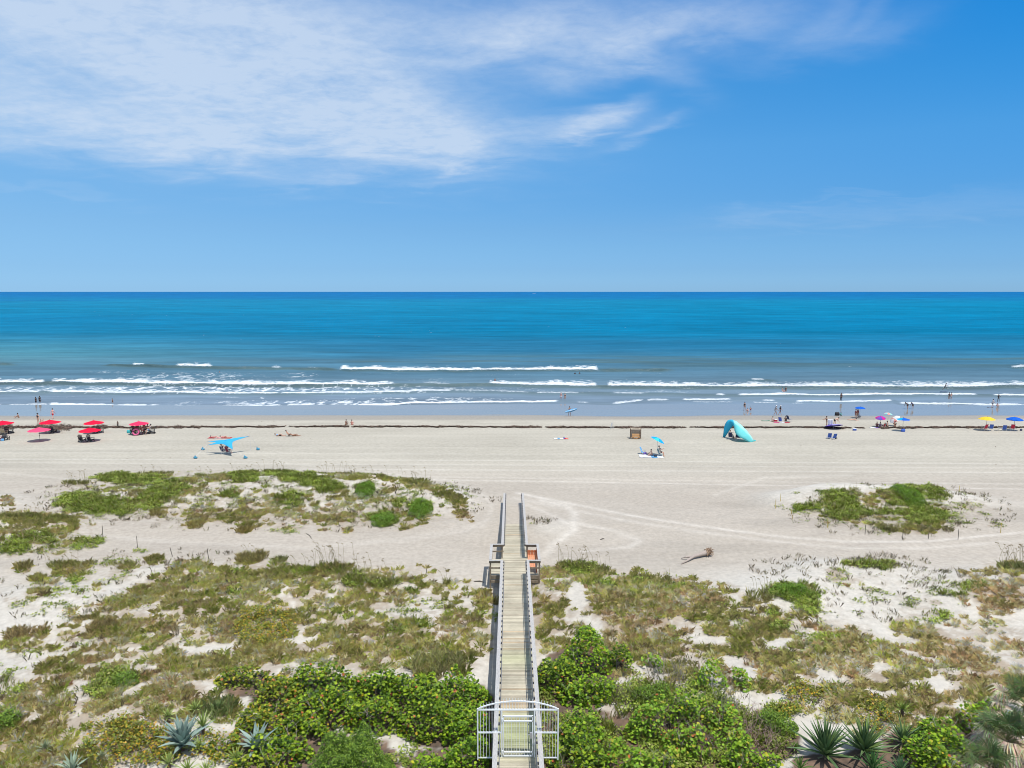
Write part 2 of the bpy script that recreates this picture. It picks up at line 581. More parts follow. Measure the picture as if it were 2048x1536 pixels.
pt(R1, """k 130 215 75 15 0 .35; v 80 235 30 12 0 .4; V 260 410 70 25 0 1; g 180 420 90 25 0 .85; g 340 430 50 20; g 120 480 60 60 0 .65; g 140 565 90 75 0 .88; g 300 470 120 25 0 .65; N 262 525 38 55 -12;
V 350 470 60 20 0 .6; g 420 500 120 60 0 .8; g 600 480 150 35 0 .85; V 600 475 130 22 0 .4; d 700 540 180 70 0 .9; g 450 575 170 55 0 .88; g 850 520 80 50 0 .6; d 930 555 100 40 0 .6; V 1120 505 115 36 0 1; V 1190 550 50 50 0 .9; V 1050 580 20 15; g 1140 600 60 15; m 970 590 120 30 0 .6;
V 1190 160 60 18 -10 1; V 1310 140 90 45 0 1; V 1340 190 90 30 0 .95; g 1490 125 100 30 0 .9; V 1580 115 62 36 0 1; V 1520 175 90 28 0 .6; d 1430 150 25 15; V 1660 200 80 45 15 .95; g 1650 240 85 40 0 .7; k 1500 230 100 30 0 .45; k 1420 215 60 15 0 .5; g 1560 245 60 25 0 .5;
V 1700 115 58 25 20 .75; v 1830 160 45 18 0 .65; v 1900 200 70 25 0 .25; v 1930 238 22 12 0 .7; k 1360 98 30 8 0 .7; k 1180 130 20 8 0 .6; m 1900 170 150 60 0 .08;
k 1160 405 110 28 0 .5; k 1300 400 120 30 0 .5; k 1470 370 140 15 0 .5; V 1350 388 30 10; V 1430 392 40 10; V 1500 400 35 10; k 1600 400 80 20 0 .4; k 1720 425 50 10 0 .5; v 1300 440 60 30 0 .85; d 1370 465 40 18 0 .6; v 1430 497 20 10 0 .7; v 1500 495 50 25 0 .3; v 1560 490 80 20 0 .3; v 1610 550 40 15 0 .45; v 1690 550 25 12 0 .75; V 1850 485 50 14; V 1760 512 60 8; V 1700 600 60 20 0 .65;
d 1950 520 120 60 0 .95; k 1900 440 100 15 0 .45; d 2000 480 90 45; g 2010 410 45 30; k 1700 560 100 30 0 .2; v 1650 590 100 25 0 .5; m 1500 540 300 80 0 .07""")
pt(R2, """g 150 40 75 50 0 .85; d 520 50 175 58 0 .95; v 770 30 60 25 0 .6; g 1010 45 95 42; V 1060 40 50 20 0 .8; g 930 60 60 40 0 .75; g 880 130 130 45; g 640 120 60 35; g 520 130 95 55 0 .9; g 620 175 70 45 0 .85; N 800 92 80 18; N 880 180 55 20 30; N 960 232 40 26; N 1065 105 60 22 -20; N 330 50 70 16 40;
V 640 110 40 20 0 .7; d 1060 190 155 62 0 .92; g 1020 260 85 42; d 1180 130 75 40 0 .85; g 1320 110 135 48 0 .9; V 1250 95 60 18 0 .8; d 1420 160 130 62 0 .85; g 1500 140 60 40; g 1570 40 65 32 10; d 1700 90 100 48 30; d 1800 165 210 60 25 .95; d 1900 235 155 60 0 .9; d 1980 100 80 60 0 .65; v 1900 50 60 35 0 .6;
N 1480 200 45 24; N 1262 237 50 24 30; N 1700 275 55 30 45; N 1490 70 60 20 30; N 1480 300 70 10; N 1790 345 50 22 50; N 1150 430 60 40;
d 1300 190 110 52; d 1440 260 135 42; g 1640 325 125 62; g 1200 230 40 30; o 1180 300 105 30; o 1120 355 60 50; g 1280 300 85 32; g 1330 355 105 55 0 .95; o 1460 390 60 60; N 1040 335 55 26; g 1900 335 100 60; g 2000 300 80 60; d 1450 440 120 40 0 .7;
V 1060 420 105 65 0 1; V 560 300 95 32 0 .9; V 640 400 380 130 6 .62; V 420 540 400 100 0 .7; V 850 520 250 80 0 .6; d 950 430 120 90 0 .35; V 980 500 120 60 0 .9; V 300 75 40 22 0 1; v 1700 500 200 100 0 .45; d 620 210 90 40 0 .5; V 200 420 160 40 0 .6; V 100 330 60 60 0 .6""")
pt(L1, "m 1050 140 820 105 0 .5; g 1050 160 760 90 3 .42; v 1150 110 700 95 2 .42; d 1250 160 500 80 0 .38; k 1100 130 700 90 0 .25; g 1100 530 780 120 -4 .6; d 700 560 420 90 -8 .42; g 150 260 240 90 0 .5; v 120 280 220 80 0 .35; m 600 480 600 140 0 .22; v 1500 590 500 60 0 .35; v 300 480 260 90 -20 .3")
pt(L2, "g 1100 120 950 150 0 .60; g 500 300 560 210 -12 .58; d 450 330 520 200 -12 .52; d 1000 160 800 110 0 .42; v 700 200 800 150 0 .28; g 200 520 420 160 0 .8; d 250 560 380 90 0 .6; m 500 200 600 200 0 .3")
pt(R1, "v 1500 175 400 85 3 .46; m 1550 180 420 95 0 .35; g 1500 180 320 75 3 .44; k 1550 220 300 60 0 .3; g 560 530 480 100 5 .6; d 650 550 480 90 6 .48; v 500 510 420 90 5 .3; k 1450 430 460 60 3 .26; m 1600 520 420 120 0 .25; v 1600 540 400 90 0 .22; d 1950 500 180 110 0 .55")
pt(R2, "g 700 110 620 140 4 .6; d 1300 200 620 190 14 .56; g 1350 240 620 200 14 .52; d 1900 220 280 220 10 .6; v 1100 200 800 200 10 .28; m 1200 220 800 220 10 .3; g 160 60 130 90 0 .7; d 600 200 420 90 8 .5")
for _k, _x, _c in (("g", 350, .7), ("V", 750, .8), ("V", 1350, .8), ("g", 1750, .7), ("o", 1000, .5), ("d", 100, .6), ("d", 1950, .6)):
    PATCH.append((_k, _x, 1860, 430, 300, 0, _c))          # the growth goes on towards the viewer, below the frame
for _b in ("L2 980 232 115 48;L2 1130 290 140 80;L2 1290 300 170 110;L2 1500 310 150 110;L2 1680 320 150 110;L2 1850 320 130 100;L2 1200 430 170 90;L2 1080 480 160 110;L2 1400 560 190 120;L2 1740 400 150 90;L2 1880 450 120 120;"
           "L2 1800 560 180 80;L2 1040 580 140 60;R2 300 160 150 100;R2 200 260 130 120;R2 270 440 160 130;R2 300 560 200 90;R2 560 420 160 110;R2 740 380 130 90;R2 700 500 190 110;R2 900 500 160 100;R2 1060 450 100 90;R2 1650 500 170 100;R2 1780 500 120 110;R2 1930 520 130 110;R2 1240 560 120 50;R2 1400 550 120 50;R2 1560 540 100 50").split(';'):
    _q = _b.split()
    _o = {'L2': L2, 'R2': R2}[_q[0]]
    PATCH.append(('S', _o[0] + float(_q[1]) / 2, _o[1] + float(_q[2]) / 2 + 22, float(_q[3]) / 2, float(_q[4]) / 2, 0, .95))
PK = np.array([[p[1], p[2], p[3], p[4], p[5], p[6]] for p in PATCH])
PTYPE = [p[0] for p in PATCH]


def cover(px, py, kinds, seed=0):
    """cover 0..1 of a kind of plant at a place, and the negative (bare sand) blobs"""
    wx = (fbm(px / 26, py / 16, 3, 21) - .5) * 22
    wy = (fbm(px / 24, py / 15, 3, 37) - .5) * 12
    X, Y = px + wx, py + wy
    out = np.zeros_like(px)
    neg = np.zeros_like(px)
    for k, (cx, cy, rx, ry, ro, cov) in zip(PTYPE, PK):
        if k != 'N' and k not in kinds:
            continue
        dx, dy = X - cx, Y - cy
        u = (dx * math.cos(ro) + dy * math.sin(ro)) / rx
        v = (-dx * math.sin(ro) + dy * math.cos(ro)) / ry
        d = np.sqrt(u * u + v * v)
        m = sstep(1.32, .68, d)
        if k == 'N':
            neg = np.maximum(neg, m)
        else:
            out = np.maximum(out, m * cov)
    return out * (1 - neg)


# ------------------------------------------------------------------ terrain
def spaced_rows(y0, y1, dy0, k):
    ys = [y0]
    while ys[-1] < y1:
        ys.append(ys[-1] + max(dy0, k * ys[-1]))
    return ys


US = np.concatenate([[-7, -5, -3.4, -2.4, -1.8, -1.4, -1.15], np.linspace(-1.0, 1.0, 821), [1.15, 1.4, 1.8, 2.4, 3.4, 5, 7]])


def seg_dist(px, py, pts, vs=2.2):
    """distance in pixels to a polyline, rows weighted so that a track keeps its width on the ground"""
    d = np.full(px.shape, 1e9)
    for (x0, y0), (x1, y1) in zip(pts[:-1], pts[1:]):
        dx, dy = x1 - x0, (y1 - y0) * vs
        t = np.clip(((px - x0) * dx + (py - y0) * vs * dy) / (dx * dx + dy * dy), 0, 1)
        d = np.minimum(d, np.hypot(px - x0 - t * dx, (py - y0) * vs - t * dy))
    return d


def curve_y(px, pts):
    return np.interp(px, [p[0] for p in pts], [p[1] for p in pts])


TRACKS = [  # (points in the photograph, half width, strength)
    ([(1035, 986), (1120, 1003), (1250, 1029), (1400, 1052), (1560, 1073), (1700, 1083), (1850, 1083), (2060, 1063)], 5, 1.0),
    ([(1030, 996), (1120, 1014), (1250, 1041), (1400, 1064), (1560, 1084), (1700, 1096), (1850, 1096), (2060, 1080)], 6, .6),
    ([(1150, 1045), (1230, 1062), (1280, 1081), (1260, 1094), (1170, 1102)], 7, .7),
    ([(1085, 1002), (1130, 1010), (1150, 1025), (1148, 1060), (1110, 1085), (1090, 1110)], 9, .9),
    ([(1045, 1006), (1100, 1028), (1145, 1052)], 5, .6),
    ([(560, 925), (900, 960), (960, 985), (985, 1010), (975, 1040), (930, 1062), (800, 1085)], 4, .4),
    ([(600, 935), (880, 972), (940, 1000), (955, 1025), (940, 1045)], 4, .35),
    ([(1430, 990), (1530, 955), (1700, 950)], 6, .4),
    ([(200, 1070), (350, 1085), (600, 1095), (800, 1080), (960, 1050)], 10, .35),
    ([(700, 957), (1040, 962), (1400, 968), (1800, 975), (2060, 978)], 2.5, .8),
    ([(700, 952), (1040, 956), (1400, 962), (1800, 966), (2060, 968)], 2.5, .5),
    ([(0, 918), (1040, 921), (2060, 928)], 2, .7), ([(0, 925), (1040, 930), (2060, 936)], 2, .6), ([(600, 938), (1400, 942), (2060, 945)], 2.5, .7),
    ([(0, 945), (110, 955), (220, 968)], 4, .4), ([(0, 905), (2060, 911)], 2, .35),
]

rows = [-60, -40, -25, -12, -2, 5, 10, 13] + spaced_rows(15, 158, .07, .0040) + [165, 180, 210, 260, 330, 420]
ys = np.array(rows)
uu, yy = np.meshgrid(US, ys)
XX = uu * (np.maximum(yy, 6) + 24)
YY = yy + 0 * uu
ZZ = H(XX, YY)
px, py = project(XX, YY, ZZ)
inv = (YY > 10) & (np.abs(uu) <= 1.0) & (px > -400) & (px < 2450)
near = inv & (YY < 82)
veg = np.zeros(XX.shape)
veg[near] = cover(px[near], py[near], 'gGdVvoms')
litter_n = fbm(XX / .33, YY / .3, 4, 51)
veg = np.clip(veg, 0, 1) * sstep(.40, .58, litter_n * .75 + veg * .28)
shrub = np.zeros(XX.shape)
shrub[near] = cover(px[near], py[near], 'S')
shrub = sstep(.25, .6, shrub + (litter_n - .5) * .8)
track = np.zeros(XX.shape)
trk_h = np.zeros(XX.shape)
tm = inv & (YY < 114) & (YY > 44)
tn = fbm(XX[tm] / 1.4, YY[tm] / .9, 3, 5)
acc = np.zeros(tn.shape)
for pts, w, s in TRACKS:
    acc = np.maximum(acc, s * np.exp(-(seg_dist(px[tm], py[tm], pts) / w) ** 2))
track[tm] = acc * (.3 + 1.1 * tn) * 1.05
# straight vehicle tracks along the flat beach, at many distances
stre = fbm(XX / 55 + 3, YY / .85, 4, 71)
stre2 = fbm(XX / 16, YY / 2.6, 4, 77)
flat = sstep(70, 80, YY) * sstep(116, 108, YY)
zz_ = ZZ.copy()
ZZ += flat * (stre - .5) * .045
ZZ += track * -.02
ZZ += sstep(118, 112, YY) * (fbm(XX / .8, YY / .7, 3, 91) - .5) * .07 * (1 - .5 * flat)
damp = sstep(118.3, 121.5, YY + (fbm(XX / 14, YY / 3, 3, 8) - .5) * 3)
shine = sstep(123.8, 127.0, YY + (fbm(XX / 22, YY / 4, 4, 12) - .5) * 4.5)
mound = np.clip((zz_ - ground_base(YY)) / .8, 0, 1)
wdune = np.clip(mound + sstep(54, 42, YY), 0, 1)
c_road = np.array([.395, .35, .292])
c_flat = np.array([.40, .368, .302])
c_dune = np.array([.49, .455, .395])
wf = sstep(70, 92, YY)[..., None]
C = c_road * (1 - wf) + c_flat * wf
C = C * (1 - wdune[..., None]) + c_dune * wdune[..., None]
pn = fbm(XX / 9, YY / 4, 4, 61)
C = C * (1 + (pn - .5)[..., None] * .16 * np.array([1, 1.05, 1.12]))
C = C * (1 + flat[..., None] * ((stre - .5) * .22 + (stre2 - .5) * .13)[..., None])
C = C + track[..., None] * np.array([.11, .11, .105])
dk = (sstep(.60, .75, fbm(XX / 12, YY / 3.2, 4, 33)) * (1 - wdune) * (1 - flat) * .10)[..., None]
C = C * (1 - dk)
lit = np.array([.27, .205, .14])
C = C * (1 - .78 * veg[..., None]) + lit * .78 * veg[..., None]
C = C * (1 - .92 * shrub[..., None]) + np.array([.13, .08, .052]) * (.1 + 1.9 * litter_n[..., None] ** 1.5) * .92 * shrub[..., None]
c_damp = np.array([.30, .275, .235])
c_wet = np.array([.25, .235, .205])
bw = sstep(113.5, 116.5, YY)[..., None]          # the light strip between the weed line and the damp sand
C = C * (1 + .05 * bw)
C = C * (1 - damp[..., None]) + c_damp * damp[..., None]
C = C * (1 - shine[..., None]) + c_wet * shine[..., None]
C = np.clip(C, .01, .75)


def sand_material():
    m, nt, b = node_mat("sand")
    N, L = nt.nodes, nt.links
    at_ = N.new('ShaderNodeAttribute')
    at_.attribute_name = 'Col'
    geo = N.new('ShaderNodeNewGeometry')
    n = N.new('ShaderNodeTexNoise')
    n.inputs['Scale'].default_value = 2.6
    n.inputs['Detail'].default_value = 10
    n.inputs['Roughness'].default_value = .72
    L.new(geo.outputs['Position'], n.inputs['Vector'])
    mr = N.new('ShaderNodeMapRange')
    mr.inputs['From Min'].default_value = .3
    mr.inputs['From Max'].default_value = .7
    mr.inputs['To Min'].default_value = .84
    mr.inputs['To Max'].default_value = 1.15
    L.new(n.outputs[0], mr.inputs[0])
    # small dark specks of shell and weed
    v = N.new('ShaderNodeTexVoronoi')
    v.inputs['Scale'].default_value = 1.6
    L.new(geo.outputs['Position'], v.inputs['Vector'])
    sp = N.new('ShaderNodeMath')
    sp.operation = 'LESS_THAN'
    sp.inputs[1].default_value = .055
    L.new(v.outputs['Distance'], sp.inputs[0])
    mx = N.new('ShaderNodeMix')
    mx.data_type = 'RGBA'
    mx.blend_type = 'MULTIPLY'
    mx.inputs[0].default_value = 1
    L.new(at_.outputs['Color'], mx.inputs[6])
    L.new(mr.outputs[0], mx.inputs[7])
    mx2 = N.new('ShaderNodeMix')
    mx2.data_type = 'RGBA'
    sm = N.new('ShaderNodeMath')
    sm.operation = 'MULTIPLY'
    sm.inputs[1].default_value = .5
    L.new(sp.outputs[0], sm.inputs[0])
    L.new(sm.outputs[0], mx2.inputs[0])
    L.new(mx.outputs[2], mx2.inputs[6])
    mx2.inputs[7].default_value = (.2, .17, .13, 1)
    L.new(mx2.outputs[2], b.inputs['Base Color'])
    sh = N.new('ShaderNodeAttribute')
    sh.attribute_name = 'shine'
    r = N.new('ShaderNodeMapRange')
    r.inputs['To Min'].default_value = .95
    r.inputs['To Max'].default_value = .10
    L.new(sh.outputs['Fac'], r.inputs[0])
    L.new(r.outputs[0], b.inputs['Roughness'])
    sl = N.new('ShaderNodeMapRange')
    sl.inputs['To Min'].default_value = .12
    sl.inputs['To Max'].default_value = .42
    L.new(sh.outputs['Fac'], sl.inputs[0])
    L.new(sl.outputs[0], b.inputs['Specular IOR Level'])
    bp = N.new('ShaderNodeBump')
    n2 = N.new('ShaderNodeTexNoise')
    n2.inputs['Scale'].default_value = 2.2
    n2.inputs['Detail'].default_value = 6
    L.new(geo.outputs['Position'], n2.inputs['Vector'])
    st = N.new('ShaderNodeMapRange')
    st.inputs['To Min'].default_value = .55
    st.inputs['To Max'].default_value = .02
    L.new(sh.outputs['Fac'], st.inputs[0])
    L.new(st.outputs[0], bp.inputs['Strength'])
    bp.inputs['Distance'].default_value = .12
    L.new(n2.outputs[0], bp.inputs['Height'])
    L.new(bp.outputs[0], b.inputs['Normal'])
    return m


me = grid_mesh("beach_sand", XX, YY, ZZ, {'shine': shine}, {'Col': C})
me.materials.append(sand_material())
tag(link(bpy.data.objects.new("beach_sand", me)), kind='structure')
del C, litter_n, stre, stre2

# ------------------------------------------------------------------ sea
srows = spaced_rows(134.0, 236, .34, .0) + spaced_rows(237, 1500, .5, .0042) + spaced_rows(1540, 60000, 30, .035)
ys = np.array(srows)
uu, yy = np.meshgrid(US, ys)
XX = uu * (yy + 24)
YY = yy + 0 * uu
px, py = project(XX, YY, 0 * XX)
inv = np.abs(uu) <= 1.0

# each line of surf: (points, foam from-to ranges, thickness in px towards the sea, wave height)
SURF = [
    ([(-900, 729), (0, 731), (270, 733), (430, 736), (640, 740), (700, 742), (900, 743), (1198, 742), (1345, 741), (1700, 738), (2048, 736), (3000, 736)],
     [(262, 292, 1), (350, 428, 1), (470, 500, .3), (540, 566, .6), (610, 640, .35), (678, 1198, 1), (2020, 2060, .8), (-700, -200, 1), (2300, 2900, .9)], 6.0, .62, [(-30, 45), (190, 690), (1180, 1360), (2010, 2070)]),
    ([(-900, 768), (0, 769), (200, 769), (400, 772), (600, 773), (785, 772), (980, 772), (1200, 775), (1500, 777), (1800, 777), (2048, 775), (3000, 777)],
     [(-900, 92, 1), (100, 790, 1), (840, 905, .5), (975, 1196, 1), (1212, 3000, 1)], 7.5, .60, [(-900, 3000)]),
    ([(-900, 786), (82, 787), (103, 786), (300, 788), (400, 789), (540, 790), (700, 788), (900, 784), (1000, 786), (1120, 789), (1290, 791), (1476, 793), (1700, 792), (1950, 792), (2060, 792), (3000, 792)],
     [(-900, 82, .8), (98, 560, .85), (560, 905, .8), (905, 1060, .5), (1070, 1160, .6), (1222, 1292, .6), (1430, 1452, .9), (1474, 1955, 1), (1984, 3000, 1)], 3.2, .28, [(-900, 3000)]),
    ([(-900, 808), (0, 812), (60, 811), (110, 809), (240, 812), (340, 814), (500, 815), (700, 813), (850, 808), (1024, 805), (1120, 804), (1225, 809), (1290, 802), (1460, 801), (1520, 803), (1590, 806), (1785, 804), (1800, 809), (2048, 812), (3000, 810)],
     [(-900, 10, .8), (10, 100, .6), (95, 345, .9), (345, 1118, 1), (1150, 1180, .5), (1222, 1288, .75), (1290, 1340, .7), (1363, 1464, .9), (1520, 1552, .8), (1590, 1786, .9), (1797, 3000, .9)], 2.6, .14, [(-900, 3000)]),
    ([(600, 762), (1490, 762), (1540, 763), (1700, 764)], [(1500, 1531, 1), (150, 180, .0)], 3.0, .3, [(1480, 1570)]),
    ([(300, 797), (440, 796), (530, 798), (1440, 806), (1700, 811), (1780, 810)], [(440, 484, .4), (518, 530, 1), (1380, 1470, .5), (1500, 1560, .6), (1580, 1610, .5)], 2.0, .08, []),
]
LACE = [  # foam lace behind the breakers: cx, cy, rx, ry, strength
    (350, 780, 450, 9, 1.0), (100, 779, 220, 8, .95), (700, 780, 280, 9, .95), (1000, 779, 160, 6, .5), (1150, 784, 130, 4, .45), (1300, 784, 120, 6, .5),
    (380, 753, 170, 11, .7), (220, 744, 60, 4, .5), (600, 751, 42, 7, .75), (760, 748, 60, 6, .35), (1290, 748, 70, 5, .35), (1000, 750, 150, 5, .3),
    (650, 807, 240, 8, .9), (850, 800, 200, 7, .8), (450, 806, 150, 6, .6), (860, 760, 60, 6, .4), (1800, 768, 280, 8, .9), (1600, 768, 220, 7, .75), (1980, 768, 80, 5, .6),
    (1700, 785, 330, 4, .4), (330, 764, 200, 4, .5), (150, 793, 120, 5, .35), (1900, 789, 60, 4, .6), (60, 803, 80, 5, .25), (2300, 772, 200, 6, .6), (-300, 775, 300, 7, .7), (1150, 807, 500, 3, .2), (1650, 800, 300, 3, .25),
]
foam = np.zeros(XX.shape)
hgt = np.zeros(XX.shape)
face = np.zeros(XX.shape)
nearm = (YY < 300) & (np.abs(uu) <= 1.4)
Xn, Yn, pxn, pyn = XX[nearm], YY[nearm], px[nearm], py[nearm]
f = np.zeros(Xn.shape)
h = np.zeros(Xn.shape)
fc = np.zeros(Xn.shape)
wob = (fbm(Xn / 5, Yn * 0 + 3, 3, 5) - .5) + (fbm(Xn / 24, Yn / 14, 2, 6) - .5) * 1.6
fine = fbm(Xn / 1.1, Yn / 1.3, 4, 15)
for pts, segs, th, wh, faces in SURF:
    ly = curve_y(pxn, pts) + wob * 2.2
    s = (ly - pyn)                           # >0 towards the sea, in px
    mpp = Yn * Yn / (FPX * CZ)               # metres of sea per px
    sm_ = s * mpp
    prof = np.where(sm_ < 0, np.exp(-(sm_ / .7) ** 2), np.exp(-(sm_ / 3.4) ** 2))
    env = np.zeros(Xn.shape)
    for (a, b) in faces:
        env = np.maximum(env, sstep(a, a + 40, pxn) * sstep(b, b - 40, pxn))
    fo = np.zeros(Xn.shape)
    for (a, b, st) in segs:
        e = sstep(a - 4, a + 10, pxn) * sstep(b + 4, b - 10, pxn)
        T = 1.45 * th * (.72 + .7 * fbm(Xn / 4, Yn * 0, 3, 25))
        g = sstep(-.6, .25, s) * sstep(T * 1.25, T * .45, s + (fine - .5) * T * 1.1)
        fo = np.maximum(fo, e * st * g)
        env = np.maximum(env, e * .8)
    h = np.maximum(h, wh * prof * env * (.7 + .6 * fbm(Xn / 7, Yn * 0, 2, 35)))
    fc = np.maximum(fc, env * (1 - np.clip(fo * 1.2, 0, 1)) * np.exp(-((sm_ - .6) / 2.2) ** 2) * min(1, wh * 2))
    f = np.maximum(f, fo)
lace_n = 1 - np.abs(fbm(Xn / 1.7 + 5, Yn / 3.0, 4, 45) - .5) * 2
lace_n = lace_n ** 3
for (cx, cy, rx, ry, st) in LACE:
    d = ((pxn - cx) / rx) ** 2 + ((pyn - cy) / ry) ** 2
    f = np.maximum(f, st * np.exp(-d ** 1.5) * sstep(.38, .86, lace_n * .75 + .35 * fine) * .92)
f = f * (.82 + .36 * fine)
foam[nearm] = np.clip(f, 0, 1)
face[nearm] = fc
hgt[nearm] = h + np.clip(f, 0, 1) * .05 * sstep(136, 145, Yn)
# scattered whitecaps farther out
wc = sstep(.86, .90, fbm(XX / 3.2, YY / 6, 3, 85)) * sstep(.60, .68, fbm(XX / 60, YY / 90, 2, 86)) * (YY > 205) * (YY < 900) * inv
foam = np.maximum(foam, wc * .8)
sw = (fbm(XX / 26, YY / 9, 3, 95) - .5) * .55 * sstep(185, 240, YY) + (fbm(XX / 7, YY / 2.4, 3, 96) - .5) * .22 * sstep(150, 180, YY)
sw = sw * sstep(1600, 500, YY)
Z = hgt + sw * (1 - np.clip(hgt * 2, 0, 1))
Z = Z - .0 * XX
Z = np.where(YY < 150, Z * sstep(136, 142, YY) + .0, Z)
# the edge of the swash dips into the sand
Z = Z - sstep(142.5, 138.5, YY + (fbm(XX / 18, YY * 0, 3, 44) - .5) * 4 + 1.2) * .25
lp = py
tgt_rows = [583, 588, 594, 604, 620, 640, 665, 695, 715, 735, 760, 785, 810, 900]
tgt = np.array([[.0, .110, .30], [.0, .118, .30], [.0, .130, .30], [.0, .165, .295], [.0, .165, .295], [.0, .152, .285], [.0, .146, .27], [.014, .140, .25], [.04, .152, .235],
                [.07, .158, .22], [.105, .182, .235], [.145, .208, .26], [.17, .225, .285], [.175, .225, .28]])
lv = fbm(XX / 400 + 2, np.log(YY) * 9, 4, 55) - .5
lv2 = fbm(XX / 60, np.log(YY) * 26, 4, 56) - .5
rowv = np.clip(lp + lv * 26 * sstep(583, 610, lp), 583.2, 899)
SC = np.stack([np.interp(rowv, tgt_rows, tgt[:, k]) for k in range(3)], -1)
left = sstep(900, -100, px)
turq = left * np.exp(-((py - 700) / 26) ** 2)
SC += turq[..., None] * np.array([.035, .055, .01])
greenish = np.exp(-((py - 722) / 12) ** 2) * sstep(.45, .65, fbm(XX / 70, YY / 12, 3, 66)) + face * 1.6
SC = SC * (1 - np.clip(greenish, 0, 1)[..., None] * .6) + np.array([.07, .105, .085]) * np.clip(greenish, 0, 1)[..., None] * .6
SC = SC * (1 + lv2[..., None] * .5) * .95
SC = np.clip(SC, 0, 1)


def sea_material():
    m = bpy.data.materials.new("sea_water")
    m.use_nodes = True
    nt = m.node_tree
    N, L = nt.nodes, nt.links
    N.clear()
    out = N.new('ShaderNodeOutputMaterial')
    at_ = N.new('ShaderNodeAttribute')
    at_.attribute_name = 'Col'
    fo = N.new('ShaderNodeAttribute')
    fo.attribute_name = 'foam'
    geo = N.new('ShaderNodeNewGeometry')
    mp = N.new('ShaderNodeMapping')
    mp.inputs['Scale'].default_value = (.28, .85, 1)
    L.new(geo.outputs['Position'], mp.inputs[0])
    n = N.new('ShaderNodeTexNoise')
    n.inputs['Scale'].default_value = 1.0
    n.inputs['Detail'].default_value = 5
    n.inputs['Roughness'].default_value = .62
    L.new(mp.outputs[0], n.inputs['Vector'])
    mp2 = N.new('ShaderNodeMapping')
    mp2.inputs['Scale'].default_value = (.035, .12, 1)
    L.new(geo.outputs['Position'], mp2.inputs[0])
    n2 = N.new('ShaderNodeTexNoise')
    n2.inputs['Scale'].default_value = 1.0
    n2.inputs['Detail'].default_value = 6
    n2.inputs['Roughness'].default_value = .7
    L.new(mp2.outputs[0], n2.inputs['Vector'])
    add = N.new('ShaderNodeMath')
    add.operation = 'MULTIPLY_ADD'
    L.new(n2.outputs[0], add.inputs[0])
    add.inputs[1].default_value = 2.5
    L.new(n.outputs[0], add.inputs[2])
    bp = N.new('ShaderNodeBump')
    bp.inputs['Distance'].default_value = .9
    rf = N.new('ShaderNodeAttribute')
    rf.attribute_name = 'rough'
    L.new(rf.outputs['Fac'], bp.inputs['Strength'])
    L.new(add.outputs[0], bp.inputs['Height'])
    df = N.new('ShaderNodeBsdfDiffuse')
    mrn = N.new('ShaderNodeMapRange')
    mrn.inputs['From Min'].default_value = .3
    mrn.inputs['From Max'].default_value = .7
    mrn.inputs['To Min'].default_value = .80
    mrn.inputs['To Max'].default_value = 1.2
    L.new(n2.outputs[0], mrn.inputs[0])
    mxc = N.new('ShaderNodeMix')
    mxc.data_type = 'RGBA'
    mxc.blend_type = 'MULTIPLY'
    mxc.inputs[0].default_value = 1
    L.new(at_.outputs['Color'], mxc.inputs[6])
    L.new(mrn.outputs[0], mxc.inputs[7])
    L.new(mxc.outputs[2], df.inputs[0])
    L.new(bp.outputs[0], df.inputs['Normal'])
    gl = N.new('ShaderNodeBsdfGlossy')
    gl.inputs['Roughness'].default_value = .16
    gl.inputs[0].default_value = (.9, .95, 1, 1)
    L.new(bp.outputs[0], gl.inputs['Normal'])
    fr = N.new('ShaderNodeFresnel')
    fr.inputs['IOR'].default_value = 1.33
    L.new(bp.outputs[0], fr.inputs['Normal'])
    # steep small waves turn the mean facet towards the viewer: the mirror share stays well below a flat sheet's
    fm = N.new('ShaderNodeMapRange')
    fm.inputs['From Max'].default_value = .7
    fm.inputs['To Min'].default_value = .02
    fm.inputs['To Max'].default_value = .09
    L.new(fr.outputs[0], fm.inputs[0])
    mix = N.new('ShaderNodeMixShader')
    L.new(fm.outputs[0], mix.inputs[0])
    L.new(df.outputs[0], mix.inputs[1])
    L.new(gl.outputs[0], mix.inputs[2])
    wf_ = N.new('ShaderNodeBsdfDiffuse')
    wf_.inputs[0].default_value = (.66, .69, .70, 1)
    wf_.inputs['Roughness'].default_value = 1
    mp3 = N.new('ShaderNodeMapping')
    mp3.inputs['Scale'].default_value = (1.6, .9, 1)
    L.new(geo.outputs['Position'], mp3.inputs[0])
    n3 = N.new('ShaderNodeTexNoise')
    n3.inputs['Scale'].default_value = 1.2
    n3.inputs['Detail'].default_value = 6
    n3.inputs['Roughness'].default_value = .7
    L.new(mp3.outputs[0], n3.inputs['Vector'])
    fa = N.new('ShaderNodeMath')
    fa.operation = 'ADD'
    L.new(fo.outputs['Fac'], fa.inputs[0])
    fs = N.new('ShaderNodeMapRange')
    fs.inputs['From Min'].default_value = .3
    fs.inputs['From Max'].default_value = .7
    fs.inputs['To Min'].default_value = -.32
    fs.inputs['To Max'].default_value = .32
    L.new(n3.outputs[0], fs.inputs[0])
    L.new(fs.outputs[0], fa.inputs[1])
    fz = N.new('ShaderNodeMapRange')
    fz.inputs['From Min'].default_value = .34
    fz.inputs['From Max'].default_value = .92
    fz.inputs['To Max'].default_value = .96
    L.new(fa.outputs[0], fz.inputs[0])
    mix2 = N.new('ShaderNodeMixShader')
    L.new(fz.outputs[0], mix2.inputs[0])
    L.new(mix.outputs[0], mix2.inputs[1])
    L.new(wf_.outputs[0], mix2.inputs[2])
    L.new(mix2.outputs[0], out.inputs[0])
    return m


